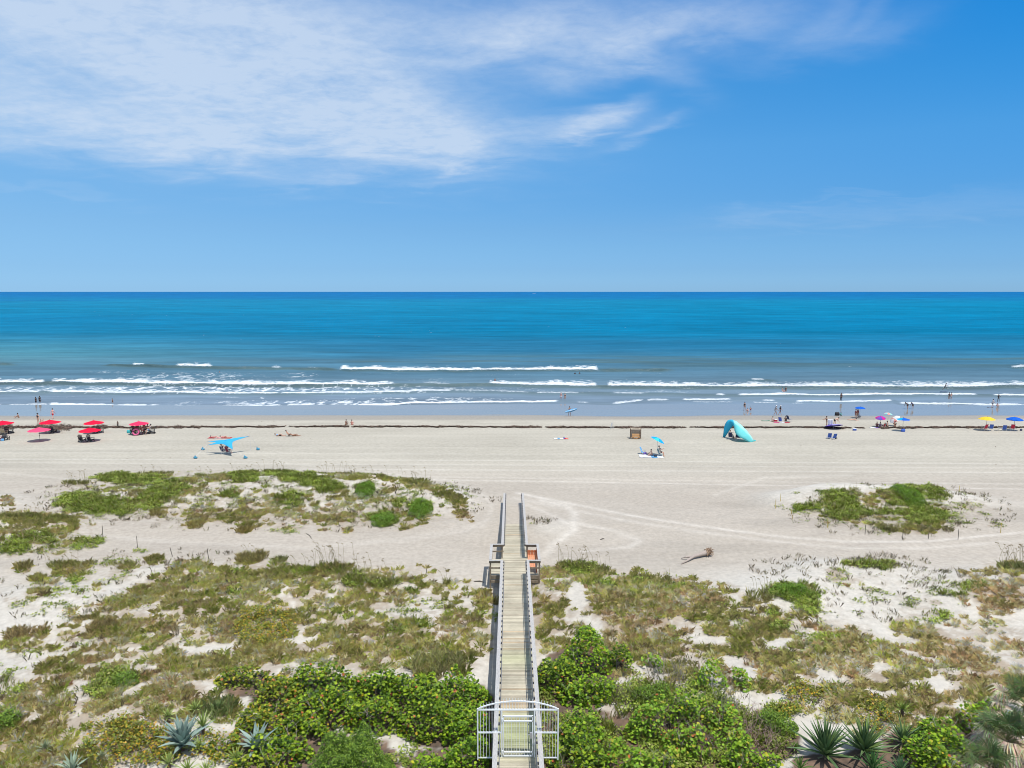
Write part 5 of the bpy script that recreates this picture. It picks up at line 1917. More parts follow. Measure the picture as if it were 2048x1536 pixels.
def person(px, py, yaw, pose, h, skin, label, top=None, bottom=None, suit=None, hair='brown', hat=None, z=None, sink=0.0, loc=None, lift=0.0):
    """yaw 0 faces the viewer (-Y); the root Empty stands where the feet or the seat touch"""
    if loc is None:
        p = hit(px, py) if z is None else at(px, py, z)
    else:
        p = Vector(loc)
    if z is None and p.y > 138:
        p = at(px, py, 0.0)
        p.z = -.02
    P = POSES[pose]
    k = h / 1.75
    rr = lambda a: math.radians(a)
    sag = lambda a, out=0: Vector((out, -math.sin(rr(a)), -math.cos(rr(a))))      # a direction swung forward by a
    le = P['lean']
    up = Vector((0, -math.sin(rr(le)), math.cos(rr(le))))
    fw = Vector((0, -math.cos(rr(le)), -math.sin(rr(le))))
    V, Rd, E = [], [], []

    def add(v, r_, par=None):
        V.append(Vector(v) * k)
        Rd.append(r_ * k if not isinstance(r_, tuple) else (r_[0] * k, r_[1] * k))
        if par is not None:
            E.append((par, len(V) - 1))
        return len(V) - 1
    pel = add((0, 0, 0), (.135, .105))
    waist = add(up * .18, (.12, .09), pel)
    chest = add(up * .40, (.145, .10), waist)
    neck0 = add(up * .525, .066, chest)
    neck1 = add(up * .575, .060, neck0)
    hd = up.lerp(Vector((0, 0, 1)), .5).normalized()
    head0 = add(Vector(V[neck1]) / k + hd * .09 + fw * .012, (.084, .094), neck1)
    head1 = add(Vector(V[head0]) / k + hd * .09, (.074, .086), head0)
    hf = (fw - hd * fw.dot(hd)).normalized()
    add(Vector(V[head0]) / k + hf * .095 + hd * .012, .014, head0)
    ids = {'torso': [pel, waist, chest], 'legs': [], 'arms': []}
    for s, key, ak in ((1, 'L', 'A'), (-1, 'R', 'B')):
        hip, knee = P[key]
        h0 = add((s * .09, 0, -.05) if abs(le) < 60 or pose == 'bend' else Vector((s * .09, 0, 0)) - up * .05, .088, pel)
        base = le if pose.startswith('lie') else 0
        if pose.startswith('lie'):
            t_dir = -up * math.cos(rr(hip)) + fw * math.sin(rr(hip))
            s_dir = -up * math.cos(rr(hip - knee)) + fw * math.sin(rr(hip - knee))
        else:
            t_dir, s_dir = sag(hip), sag(hip - knee)
        k0 = add(Vector(V[h0]) / k + t_dir * .41 + Vector((s * .03, 0, 0)), .056, h0)
        kc = add(Vector(V[k0]) / k + s_dir * .14, .052, k0)
        a0 = add(Vector(V[kc]) / k + s_dir * .26, .034, kc)
        fdir = (s_dir.cross(Vector((1, 0, 0)))).normalized()
        if fdir.dot(t_dir if hip > 40 else fw) < 0 and hip <= 40:
            fdir = -fdir
        fdir = Vector((0, s_dir.z, -s_dir.y)) if not pose.startswith('lie') else fdir
        add(Vector(V[a0]) / k + s_dir * .05 + fdir * .03, .036, a0)
        add(Vector(V[len(V) - 1]) / k + fdir * .15 + Vector((s * .02, 0, 0)), .026, len(V) - 1)
        ids['legs'].append((h0, k0, a0))
        af, ao, el = P[ak]
        s0 = add(Vector(V[chest]) / k + up * .07 + Vector((s * .165, 0, 0)), .056, chest)
        dwn = -up if abs(le) < 60 else (Vector((0, 0, -1)) if pose == 'bend' else -up)
        f2 = fw if pose != 'bend' else Vector((0, -1, 0))
        afx = af if pose != 'bend' else 15
        ad = (dwn * math.cos(rr(afx)) + f2 * math.sin(rr(afx))) * math.cos(rr(ao)) + Vector((s * math.sin(rr(ao)), 0, 0))
        e0 = add(Vector(V[s0]) / k + ad * .28, .040, s0)
        ad2 = (dwn * math.cos(rr(afx + el)) + f2 * math.sin(rr(afx + el))) * math.cos(rr(ao * .3)) + Vector((s * math.sin(rr(ao * .3)) * (-1 if pose == 'hips' else 1), 0, 0))
        ad2.normalize()
        w0 = add(Vector(V[e0]) / k + ad2 * .25, .026, e0)
        hn = add(Vector(V[w0]) / k + ad2 * .07, (.036, .018), w0)
        sd = Vector((0, 1, 0)) if abs(ad2.y) < .7 else Vector((0, 0, 1))
        sd = (sd - ad2 * sd.dot(ad2)).normalized()
        for f_ in range(4):
            o_ = (f_ - 1.5) * .02
            b_ = add(Vector(V[hn]) / k + ad2 * (.05 - abs(o_) * .2) + sd * o_, .009, hn)
            add(Vector(V[b_]) / k + ad2 * (.035 + .008 * (f_ in (1, 2))) + Vector((-s * .012, 0, 0)), .0075, b_)
        th_ = add(Vector(V[w0]) / k + ad2 * .045 + sd * .045, .010, w0)
        add(Vector(V[th_]) / k + ad2 * .03 + sd * .015, .008, th_)
        ids['arms'].append((s0, e0, w0))
    low = min(v.z - (r_[0] if isinstance(r_, tuple) else r_) * .8 for v, r_ in zip(V, Rd))
    off = Vector((0, 0, -low - .01 + lift))
    V = [v + off for v in V]
    root = empty("person", p - Vector((0, 0, sink)), R(yaw), label, "person")
    skin_mesh("body", V, Rd, E, cm("skin_" + skin, SKIN[skin], .6), root)

    def grow(i, f):
        r_ = Rd[i]
        return (r_[0] * f, r_[1] * f) if isinstance(r_, tuple) else r_ * f
    (l0, l1, l2), (r0, r1, r2) = ids['legs']
    (a0, a1, a2), (b0, b1, b2) = ids['arms']
    if bottom:
        kind, c = bottom
        t = .62 if kind == 'shorts' else 1.0
        vs = [V[pel], V[pel].lerp(V[waist], .5), V[l0], V[l0].lerp(V[l1], t), V[r0], V[r0].lerp(V[r1], t)]
        rd = [grow(pel, 1.08), grow(pel, 1.03), Rd[l0] * 1.14, Rd[l0] * (1.1 if t < 1 else .85), Rd[r0] * 1.14, Rd[r0] * (1.1 if t < 1 else .85)]
        ed = [(0, 1), (0, 2), (2, 3), (0, 4), (4, 5)]
        if kind == 'trousers':
            vs += [V[l2], V[r2]]
            rd += [.05 * k, .05 * k]
            ed += [(3, 6), (5, 7)]
        skin_mesh(kind, vs, rd, ed, cm("cloth_" + c, CLOTH[c]), root)
    if top:
        vs = [V[pel].lerp(V[waist], .4), V[waist], V[chest], V[chest].lerp(V[neck0], .55), V[a0], V[a0].lerp(V[a1], .6), V[b0], V[b0].lerp(V[b1], .6)]
        rd = [grow(pel, 1.06), grow(waist, 1.12), grow(chest, 1.07), grow(chest, .72), Rd[a0] * 1.15, Rd[a0] * .95, Rd[b0] * 1.15, Rd[b0] * .95]
        skin_mesh("shirt", vs, rd, [(0, 1), (1, 2), (2, 3), (2, 4), (4, 5), (2, 6), (6, 7)], cm("cloth_" + top, CLOTH[top]), root)
    if suit:
        vs = [V[pel] + (V[pel] - V[waist]) * .25, V[pel], V[waist], V[chest], V[chest].lerp(V[neck0], .25)]
        rd = [grow(pel, .75), grow(pel, 1.06), grow(waist, 1.08), grow(chest, 1.06), grow(chest, .95)]
        skin_mesh("swimsuit", vs, rd, [(0, 1), (1, 2), (2, 3), (3, 4)], cm("cloth_" + suit, CLOTH[suit]), root)
    hc = V[head1] - hd * .02 * k
    m_ = MB()
    m_.ellipsoid((0, 0, 0), (.094 * k, .104 * k, .100 * k), 10, 6)
    ho = m_.build("hair", cm("hair_" + hair, HAIRC[hair], .7), root, smooth=True)
    ho.location = hc - hf * .022 * k + hd * .015 * k
    if hat:
        m_ = MB()
        m_.ellipsoid((0, 0, 0), (.095 * k, .105 * k, .085 * k), 10, 4, half=True)
        brim = .20 if hat[0] == 'sun_hat' else .12
        m_.tube([(0, 0, -.005), (0, 0, .012)], [brim * k, brim * .9 * k], 14)
        hh = m_.build(hat[0], cm("cloth_" + hat[1], CLOTH[hat[1]]), root)
        hh.location = hc + hd * .045 * k
    return root


# ------------------------------------------------------------------ beach furniture
WOODBLK = mat("dark_resin", (.022, .023, .026), .55)
TANRESIN = mat("tan_resin", (.55, .45, .28), .6)
POLE = mat("white_pole", (.62, .62, .62), .4)
BLKPOLE = mat("dark_pole", (.08, .075, .07), .5)


def adirondack(label, material, group=None):
    root = empty("adirondack_chair", (0, 0, 0), 0, label, "chair", group)
    m = MB()
    for i in range(5):                                       # seat slats fall to the back
        y = -.30 + i * .12
        m.box((0, y, .36 - .03 * i), (.54, .105, .022))
    m.build("seat", material, root)
    m = MB()
    for i in range(5):                                       # a fan of back slats
        a = (i - 2) * .09
        L = .82 - .05 * abs(i - 2) ** 1.5
        b = Vector(((i - 2) * .085, .20, .24))
        t = b + Vector((math.sin(a) * L * 1.0, L * .34, L * .94))
        m.bar(b, t, .095, .02, up=(0, -1, .3))
        m.tube([t + Vector((0, .008, -.01)), t + Vector((0, -.008, .01))], .047, 8)
    m.bar((-.22, .33, .55), (.22, .33, .55), .03, .06)
    m.build("backrest", material, root)
    for s in (-1, 1):
        m = MB()
        m.box((s * .33, -.05, .55), (.13, .72, .025))
        m.build("arm", material, root)
        m = MB()
        m.box((s * .33, -.33, .27), (.03, .11, .54))
        m.build("leg", material, root)
        m = MB()
        m.bar((s * .29, -.36, .33), (s * .29, .42, .03), .03, .11)
        m.bar((s * .33, .24, .54), (s * .31, .30, .0), .04, .05)
        m.build("leg", material, root)
    return root


def sling_chair(label, cname, group=None, low=True):
    root = empty("beach_chair", (0, 0, 0), 0, label, "beach chair", group)
    hs = .20 if low else .36
    c = cm("sling_" + cname, CLOTH[cname])
    fr = MB()
    for s in (-.27, .27):
        fr.tube([(s, .42, hs + .72), (s, .14, hs + .02), (s, -.30, hs + .05), (s, -.33, 0.0)], .013, 5)
        fr.tube([(s, .30, hs + .42), (s, -.02, hs + .24), (s, -.30, hs + .24), (s, -.30, hs + .05)], .012, 5)
        fr.tube([(s, -.05, hs + .22), (s, .36, .0)], .012, 5)
    fr.tube([(-.27, .42, hs + .72), (.27, .42, hs + .72)], .013, 5)
    fr.tube([(-.27, -.33, 0.01), (.27, -.33, .01)], .012, 5)
    fr.tube([(-.27, .36, 0.01), (.27, .36, .01)], .012, 5)
    fr.build("frame", POLE, root)
    m = MB()
    m.bar((0, -.30, hs + .05), (0, .14, hs), .50, .014)
    m.build("seat", c, root)
    m = MB()
    m.bar((0, .14, hs + .02), (0, .42, hs + .70), .50, .014, up=(0, -1, .4))
    m.build("backrest", c, root)
    for s in (-1, 1):
        m = MB()
        m.bar((s * .28, -.30, hs + .255), (s * .28, .16, hs + .27), .045, .015)
        m.build("armrest", POLE, root)
    return root


def put(o, px, py, yaw, label=None, group=None, tilt=None, z=None):
    p = hit(px, py) if z is None else at(px, py, z)
    if z is None and p.y > 138:
        p.z = max(p.z, -.02)
    o.location = p
    o.rotation_euler = (0, 0, R(yaw))
    if tilt:
        o.rotation_euler = (R(tilt[0]), R(tilt[1]), R(yaw))
    if label:
        o["label"] = label
    if group:
        o["group"] = group
    return o


def umbrella(px, py, h, r, cols, label, n=8, rise=.30, pole=BLKPOLE, tilt=(0, 0), group=None, dome=False, valance=.0, knee=None, yaw=0, name="beach_umbrella", lay=None, crank=False, z=None):
    """canopy of n gores on a pole; tilt: canopy turned about the pole's head in degrees (x, y); cols: one name or several in turn"""
    p = hit(px, py) if z is None else at(px, py, z)
    root = empty(name, p, R(yaw), label, "umbrella", group)
    headz = h - rise * r
    Mt = Matrix.Rotation(R(tilt[0]), 3, 'X') @ Matrix.Rotation(R(tilt[1]), 3, 'Y')
    c0 = Vector((0, 0, headz))
    if lay:
        Mt = Matrix.Rotation(R(lay[1]), 3, 'Z') @ Matrix.Rotation(R(lay[0]), 3, 'X')
        c0 = Vector((0, 0, r * math.sin(R(lay[0])) * .93))
        m = MB()
        m.tube([c0 + Mt @ Vector((0, 0, rise * r + .05)), c0 + Mt @ Vector((0, 0, -1.6))], .016, 6)
        m.build("pole", pole, root)
    else:
        m = MB()
        m.tube([(0, 0, -.2), (0, 0, headz * .55), c0], .022, 7)
        m.tube([c0, c0 + Mt @ Vector((0, 0, rise * r + .07))], .018, 6)
        if crank:
            m.box((0, -.04, headz * .5), (.06, .08, .14))
        m.build("pole", pole, root)
    m = MB()
    K = 5
    names = cols if isinstance(cols, (list, tuple)) else [cols]
    for g in range(n):
        a0, a1 = 2 * math.pi * g / n, 2 * math.pi * (g + 1) / n
        col = UCOL[names[g % len(names)]]
        vs = []
        for j in range(K + 1):
            t = j / K
            zz = rise * r * ((1 - t) if not dome else (1 - t ** 2.0))
            for i_ in range(4):
                f = i_ / 3
                A = a0 * (1 - f) + a1 * f
                sag = 1 - .05 * t * math.sin(math.pi * f)
                chord = math.cos(math.pi / n) / math.cos((f - .5) * 2 * math.pi / n) if False else 1.0
                pt_ = Vector((math.cos(A) * r * t * sag, math.sin(A) * r * t * sag, zz - .035 * r * math.sin(math.pi * f) * t))
                vs.append(c0 + Mt @ pt_)
        if valance:
            for i_ in range(4):
                f = i_ / 3
                A = a0 * (1 - f) + a1 * f
                vs.append(c0 + Mt @ Vector((math.cos(A) * r * .99, math.sin(A) * r * .99, -valance * (1 - .35 * abs(f - .5)))))
        rows_ = K + 1 + (1 if valance else 0)
        fs = [(j * 4 + i_, j * 4 + i_ + 1, (j + 1) * 4 + i_ + 1, (j + 1) * 4 + i_) for j in range(rows_ - 1) for i_ in range(3)]
        m.add(vs, fs, col)
    m.build("canopy", CANVAS, root, smooth=False, solid=.006)
    m = MB()
    for g in range(n):
        A = 2 * math.pi * g / n
        e = Vector((math.cos(A) * r * .97, math.sin(A) * r * .97, -.02))
        m.tube([c0 + Mt @ Vector((0, 0, rise * r * .96 - .03)), c0 + Mt @ e], .007, 3)
    m.build("rib", pole, root)
    m = MB()
    m.ellipsoid(c0 + Mt @ Vector((0, 0, rise * r + .06)), (.035, .035, .05), 8, 4)
    m.build("finial", pole, root)
    return root


UCOL = {'red': (.82, .008, .05), 'fadedred': (.85, .09, .20), 'pinkred': (.85, .04, .13), 'yellow': (.88, .62, .05), 'royal': (.01, .13, .62), 'cyan': (.01, .42, .80), 'aqua': (.05, .62, .78), 'magenta': (.72, .02, .25),
        'violet': (.28, .10, .48), 'mint': (.30, .66, .60), 'peach': (.85, .38, .32), 'white': (.8, .8, .8), 'purple': (.16, .10, .50), 'lilac': (.36, .33, .62)}
CANVAS = leaf_mat("umbrella_canvas", .8, .22, .2)

# red umbrellas of the rental pitch
RG = "red umbrellas of the rental pitch at the left"
umbrella(7, 868, 2.05, 1.48, 'red', "red umbrella cut by the left edge over the black and tan chairs", group=RG, crank=True)
umbrella(101.5, 866, 2.05, 1.48, 'red', "red umbrella over a black lounger at the thick weed line", group=RG, crank=True)
umbrella(80, 882, 2.0, 1.48, 'fadedred', "faded pinkish umbrella standing alone with nothing under it", group=RG, crank=True)
umbrella(181, 882.5, 1.98, 1.48, 'red', "red umbrella directly behind the pair of black chairs", group=RG, crank=True)
umbrella(189, 866.5, 2.0, 1.42, 'red', "red umbrella farthest back above the pair of black chairs' umbrella", group=RG, crank=True)
umbrella(279, 868.5, 2.0, 1.38, 'pinkred', "pinkish red umbrella over the seated crowd", group=RG, crank=True)

AD = "black adirondack chairs among the red umbrellas"
A0 = adirondack("black adirondack chair left of the pair in front of the red umbrella", WOODBLK, AD)
put(A0, 164, 883.5, 70)
for (px_, py_, yw, lab) in [(181, 883.5, 70, "black adirondack chair right of the pair in front of the red umbrella"),
                            (11, 867, 10, "tall black chair behind the tan one under the leftmost umbrella"),
                            (22, 866.5, -60, "black chair at the right edge of the leftmost umbrella's shade"),
                            (12, 880, 60, "black chair turned right in front of the tan one"),
                            (107, 866.5, 70, "black chair under the red umbrella at the thick weed line"),
                            (200, 866, 60, "black chair half hidden by the pair's red umbrella"),
                            (192, 867, 60, "black chair directly behind the pair's red umbrella pole"),
                            (305, 867, -70, "empty black chair at the right end of the seated crowd"),
                            (294, 868, -60, "black chair under a seated person in grey at the crowd's right"),
                            (266, 868.5, 40, "black chair at the left end of the seated crowd"),
                            (-8, 868, 30, "black chair mostly outside the left edge")]:
    put(copy_tree(A0), px_, py_, yw, lab)
put(adirondack("tan resin chair between the black ones at the left edge", TANRESIN), 8, 868.5, 175)
put(adirondack("dark red chair cut by the left edge", cm("dark_red_resin", (.20, .01, .03), .5)), -1, 881, 120)


def side_table(label, px_, py_, m_=WOODBLK):
    root = empty("side_table", (0, 0, 0), 0, label, "table")
    t = MB()
    for i in range(5):
        t.box((0, -.18 + .09 * i, .42), (.5, .08, .02))
    t.build("table_top", m_, root)
    for sx in (-.2, .2):
        for sy in (-.16, .16):
            t = MB()
            t.box((sx, sy, .205), (.04, .04, .41))
            t.build("leg", m_, root)
    put(root, px_, py_, 10)


side_table("low black table left of the chair at the thick weed line", 96, 866.5)
side_table("low black table right of the chair at the thick weed line", 116, 866)

# the sail shade held by sand bags
AQ = leaf_mat("sail_cloth", .7, .35, .2)


def sail_shade():
    c = hit(451, 907)
    root = empty("sail_shade", c, 0, "light blue stretched sail shade with four pointed arms tied to sand bags", "beach shade")
    # tips given by their place over the sand: left-back, right-back, right-front, left-front
    tips = [Vector((-2.7, .5, 1.45)), Vector((2.9, 1.3, 2.1)), Vector((1.75, -1.9, .95)), Vector((-1.9, -1.1, 1.35))]
    order = [0, 3, 2, 1]
    n = 28
    ctr = Vector((.1, -.15, 1.72))
    per = []
    T = [tips[i] for i in order]
    for i in range(4):
        a, b = T[i], T[(i + 1) % 4]
        for j in range(n // 4):
            t = j / (n // 4)
            e = a.lerp(b, t)
            pull = .52 * math.sin(math.pi * t) ** .7
            per.append(e.lerp(ctr, pull))
    vs, K = [], 6
    for j in range(K + 1):
        for i in range(n):
            t = j / K
            p_ = ctr.lerp(per[i], t)
            p_.z += .22 * math.sin(math.pi * t) * (1 - t) if j else 0
            vs.append(p_)
    fs = [(j * n + i, j * n + (i + 1) % n, (j + 1) * n + (i + 1) % n, (j + 1) * n + i) for j in range(K) for i in range(n)]
    m = MB()
    m.add(vs, fs, (.06, .50, .78))
    m.build("canopy", AQ, root, smooth=True, solid=.006)
    for x, y, zt in ((-.15, -.9, 1.60), (2.75, 1.5, 2.3), (-.1, .9, 1.9), (-2.55, .4, 1.4)):
        m = MB()
        m.tube([(x, y, -.1), (x, y, zt)], .014, 6)
        m.build("pole", POLE, root)
    for k_, (bx_, by_) in enumerate([(391, 917), (406, 900), (491, 917), (516, 900)]):
        b = hit(bx_, by_) - c
        m = MB()
        tip = tips[[3, 0, 2, 1][k_]]
        m.tube([tip, b + Vector((0, 0, .25))], .01, 4)
        m.build("guy_line", POLE, root)
        m = MB()
        m.ellipsoid(b + Vector((0, 0, .12)), (.26, .18, .16), 10, 6, (.10, .38, .55), jit=.25)
        m.tube([b + Vector((0, 0, .2)), b + Vector((-.05 if k_ < 2 else -.2, 0, .45))], [.10, .02], 6, col=(.10, .38, .55))
        m.build("sand_bag", AQ, root, smooth=True)


sail_shade()
for px_, py_, yw, cn, lab in [(447, 908, 150, 'navy', "dark folding chair on the left under the sail shade"), (457, 908.5, 150, 'maroon', "dark folding chair on the right under the sail shade")]:
    put(sling_chair(lab, cn, "folding chairs under the sail shade", low=False), px_, py_, yw)
person(446, 908, 150, 'chair', 1.7, 'tan', "person sitting in the left chair under the sail shade", top='navy', bottom=('shorts', 'grey'), lift=.12)
person(456, 908.5, 150, 'chair', 1.7, 'light', "person sitting in the right chair under the sail shade", top='maroon', bottom=('shorts', 'navy'), lift=.12, hat=('cap', 'grey'))


def cooler(px_, py_, c, label, s=1.0, name="cooler", cat="cooler", yaw=0, lid='white'):
    root = empty(name, hit(px_, py_), R(yaw), label, cat)
    m = MB()
    m.box((0, 0, .16 * s), (.55 * s, .34 * s, .30 * s))
    m.build("box", cm("plastic_" + c, CLOTH[c], .5), root, bevel=.02)
    m = MB()
    m.box((0, 0, .335 * s), (.57 * s, .36 * s, .05 * s))
    m.build("lid", cm("plastic_" + lid, CLOTH[lid], .5), root, bevel=.01)
    m = MB()
    m.tube([(-.29 * s, 0, .2 * s), (-.31 * s, 0, .42 * s), (.31 * s, 0, .42 * s), (.29 * s, 0, .2 * s)], .012, 5)
    m.build("handle", BLKPOLE, root)
    return root


def bag(px_, py_, c, label, s=1.0, yaw=0):
    root = empty("beach_bag", hit(px_, py_), R(yaw), label, "bag")
    m = MB()
    vs, fs = [], []
    for j, (w, d, z_) in enumerate([(.5, .26, 0), (.56, .30, .12), (.52, .24, .30), (.46, .10, .38)]):
        for i in range(10):
            a = 2 * math.pi * i / 10
            vs.append((math.cos(a) * w / 2 * s * random.uniform(.92, 1.08), math.sin(a) * d / 2 * s, z_ * s))
    for j in range(3):
        for i in range(10):
            fs.append((j * 10 + i, j * 10 + (i + 1) % 10, (j + 1) * 10 + (i + 1) % 10, (j + 1) * 10 + i))
    fs.append(tuple(range(30, 40)))
    m.add(vs, fs)
    m.build("body", cm("bag_" + c, CLOTH[c], .8), root, smooth=True)
    m = MB()
    m.tube([(-.15 * s, 0, .36 * s), (-.08 * s, .03, .52 * s), (.08 * s, .03, .52 * s), (.15 * s, 0, .36 * s)], .013, 5)
    m.build("handle", BLKPOLE, root)
    return root


def towel(px_, py_, w, d, cols, label, yaw=0):
    g = hit(px_, py_)
    m = MB()
    nx, ny = 12, 8
    vs, fs = [], []
    cs = [CLOTH[c] for c in cols]
    o_i = len(m.v)
    for j in range(ny + 1):
        for i in range(nx + 1):
            x, y = (i / nx - .5) * w, (j / ny - .5) * d
            wx = g.x + x * math.cos(R(yaw)) - y * math.sin(R(yaw))
            wy = g.y + x * math.sin(R(yaw)) + y * math.cos(R(yaw))
            vs.append((x + random.uniform(-.02, .02), y + random.uniform(-.03, .03), float(H(wx, wy)) - g.z + .035 + random.uniform(0, .03)))
    for i in range(nx):
        cc = cs[int(i / nx * len(cs))]
        for j in range(ny):
            a = j * (nx + 1) + i
            b_ = [vs[a], vs[a + 1], vs[a + nx + 2], vs[a + nx + 1]]
            m.add(b_, [(0, 1, 2, 3)], cc)
    o = m.build("beach_towel", CANVAS, solid=.02)
    o.location = g
    o.rotation_euler = (0, 0, R(yaw))
    tag(o, label, "towel")
    return o


# the crowd under the pinkish umbrella
for px_, py_, yw, ps, hh, sk, kw, lab in [
        (267, 868, 60, 'chair', 1.7, 'brown', dict(top='navy', bottom=('shorts', 'black'), hair='black', lift=.2), "person in navy sitting at the left end of the crowd"),
        (273, 869, 20, 'chair', 1.7, 'brown', dict(top='maroon', bottom=('shorts', 'maroon'), hair='black', lift=.2), "person in maroon sitting behind the pink float ring"),
        (276, 867, 0, 'stand', 1.5, 'dark', dict(top='grey', bottom=('shorts', 'black'), hair='black'), "dark haired person standing behind the crowd under the umbrella"),
        (282, 868, -20, 'bend', 1.65, 'tan', dict(top='cream', bottom=('shorts', 'coral'), hair='brown'), "person in cream bending over the crowd's table"),
        (285, 869.5, 170, 'chair', 1.6, 'tan', dict(top='maroon', bottom=('shorts', 'maroon'), hair='black', lift=.2), "person in dark red sitting with their back to the viewer"),
        (289, 866.5, 0, 'stand', 1.65, 'tan', dict(top='coral', bottom=('shorts', 'cream'), hair='brown'), "person in coral standing at the crowd's middle"),
        (293, 867.5, -50, 'chair', 1.7, 'brown', dict(top='navy', bottom=('shorts', 'navy'), hair='black', lift=.2), "person in dark blue sitting at the crowd's right"),
        (299, 868.5, -60, 'chair', 1.7, 'light', dict(top='grey', bottom=('shorts', 'sky'), hair='black', lift=.2, hat=('cap', 'black')), "person in light grey with a dark cap at the crowd's right end")]:
    person(px_, py_, yw, ps, hh, sk, lab, **kw)
side_table("dark table in the middle of the seated crowd", 282, 869.5, cm("maroon_table", (.10, .03, .035)))


def ring(px_, py_, c, label, lean=70, r=.42):
    g = hit(px_, py_)
    m = MB()
    pts = [Vector((math.cos(2 * math.pi * i / 16) * r, 0, math.sin(2 * math.pi * i / 16) * r)) for i in range(17)]
    m.tube(pts, .12, 8, cap=False)
    o = m.build("float_ring", cm("vinyl_" + c, CLOTH[c], .3), smooth=True)
    o.location = g + Vector((0, 0, r + .12))
    o.rotation_euler = (R(-12), 0, R(10))
    tag(o, label, "float ring")


ring(272, 871, 'pink', "pink float ring leaning in front of the seated crowd")
bag(258, 866, 'teal', "teal bag at the left of the seated crowd", 1.2)
bag(5, 882, 'sky', "pale blue bag on the sand at the left edge", .9)

# people left
person(106, 838, 180, 'walk', 1.85, 'pink', "shirtless man in red swim shorts walking towards the water", bottom=('shorts', 'red'))
person(38, 836, -60, 'sit_knees', 1.7, 'tan', "dark clad person sitting on the damp sand at the far left", suit='black', hair='black')
person(76.5, 846.5, 0, 'stand', 1.68, 'light', "woman in a black swimsuit with a wide dark hat near the seated children", suit='black', hat=('sun_hat', 'black'))
person(82, 845, 30, 'sit_knees', 1.2, 'light', "small child in red sitting beside the woman in the black hat", suit='maroon')
person(86, 845, -40, 'sit', 1.2, 'light', "fair child sitting right of the small child in red", suit='red', hair='blond')
towel(89, 845.5, 1.5, .8, ['pink', 'white'], "pink towel beside the sitting children")
person(236, 854.5, 0, 'stand', 1.0, 'brown', "small dark figure standing alone at the end of the thick weed line", top='black', bottom=('trousers', 'black'), hair='black')
person(72, 806, 170, 'stand', 1.6, 'brown', "left one of two dark waders in the surf at the far left", top='black', bottom=('shorts', 'black'), hair='black', sink=.35, z=0)
person(80, 805, 190, 'stand', 1.7, 'brown', "right one of two dark waders in the surf at the far left", top='black', bottom=('shorts', 'black'), hair='black', sink=.35, z=0)
person(225, 805, 90, 'stand', 1.6, 'tan', "lone wader up to the waist left of the middle of the surf", suit='black', sink=.8, z=0)
person(439, 745, 0, 'stand', 1.7, 'tan', "head and shoulders of a swimmer below the dark unbroken wave", sink=1.3, z=0)
person(990, 763, 0, 'stand', 1.7, 'tan', "lone bather up to the waist between the two long breakers", suit='navy', sink=.8, z=0)
person(1150, 747.5, 0, 'stand', 1.7, 'brown', "left one of two dark bathers below the end of the outer breaker", top='black', hair='black', sink=1.2, z=0)
person(1159, 747, 0, 'stand', 1.7, 'brown', "right one of two dark bathers below the end of the outer breaker", top='black', hair='black', sink=1.25, z=0)
person(1122, 797, 0, 'stand', 1.7, 'pink', "left one of a fair pair wading hand in hand above the surfboard carrier", bottom=('shorts', 'white'), sink=.35, z=0)
person(1130, 798, 0, 'stand', 1.65, 'light', "right one of a fair pair wading above the surfboard carrier", suit='black', sink=.35, z=0)
# sunbathers left
person(430, 876, 80, 'lie_back', 1.65, 'pink', "left one of two people lying on red towels behind the sail shade", suit='maroon')
person(449, 876, 80, 'lie_back', 1.65, 'light', "right one of two people lying on red towels behind the sail shade", suit='red')
towel(431, 876, 2.0, .9, ['red', 'white'], "red and white towel under the left sunbather behind the sail shade")
towel(449, 876, 2.0, .9, ['pink', 'red'], "pink and red towel under the right sunbather behind the sail shade")
person(559, 872, 80, 'lie_back', 1.75, 'light', "person in grey lying with knees raised on the open sand", top='sky', bottom=('shorts', 'black'))
person(578, 872.5, 80, 'prop', 1.75, 'tan', "person in black shorts propped on their arms right of the one with raised knees", bottom=('shorts', 'black'))
person(590, 872, 80, 'lie_back', 1.7, 'tan', "third sunbather lying flat at the right of the propped one", suit='red')
person(692, 850, 175, 'sit_knees', 1.7, 'tan', "dark clad person sitting just above the weed line facing the sea", top='black', bottom=('shorts', 'black'))
person(704, 850, 185, 'sit', 1.7, 'pink', "person with a red top sitting right of the dark clad one facing the sea", suit='coral')


# surfboard carrier
def surfboard(loc, yaw, roll, L, c, label, w=.5, pitch=0):
    m = MB()
    vs, fs = [], []
    n = 14
    for i in range(n + 1):
        t = i / n
        ww = w / 2 * max(.02, math.sin(math.pi * (t * .94 + .03)) ** .6)
        x = (t - .5) * L
        zz = .10 * (2 * abs(t - .5)) ** 3
        vs += [(x, -ww, zz), (x, 0, zz + .035), (x, ww, zz), (x, 0, zz - .03)]
    for i in range(n):
        for k in range(4):
            fs.append((i * 4 + k, i * 4 + (k + 1) % 4, (i + 1) * 4 + (k + 1) % 4, (i + 1) * 4 + k))
    fs += [(0, 1, 2, 3), (n * 4 + 3, n * 4 + 2, n * 4 + 1, n * 4)]
    m.add(vs, fs)
    root = empty("surfboard", loc, 0, label, "surfboard")
    root.rotation_euler = (R(roll), R(pitch), R(yaw))
    m.build("board", cm("board_" + c, CLOTH[c], .3), root, smooth=True)
    m = MB()
    m.bar((-L * .4, 0, -.03), (-L * .46, 0, -.15), .01, .06)
    m.build("fin", BLKPOLE, root)
    m = MB()
    m.bar((-L * .2, 0, .042), (L * .42, 0, .06), .05, .004)
    m.build("stripe", cm("board_white", CLOTH['white'], .3), root)
    return root


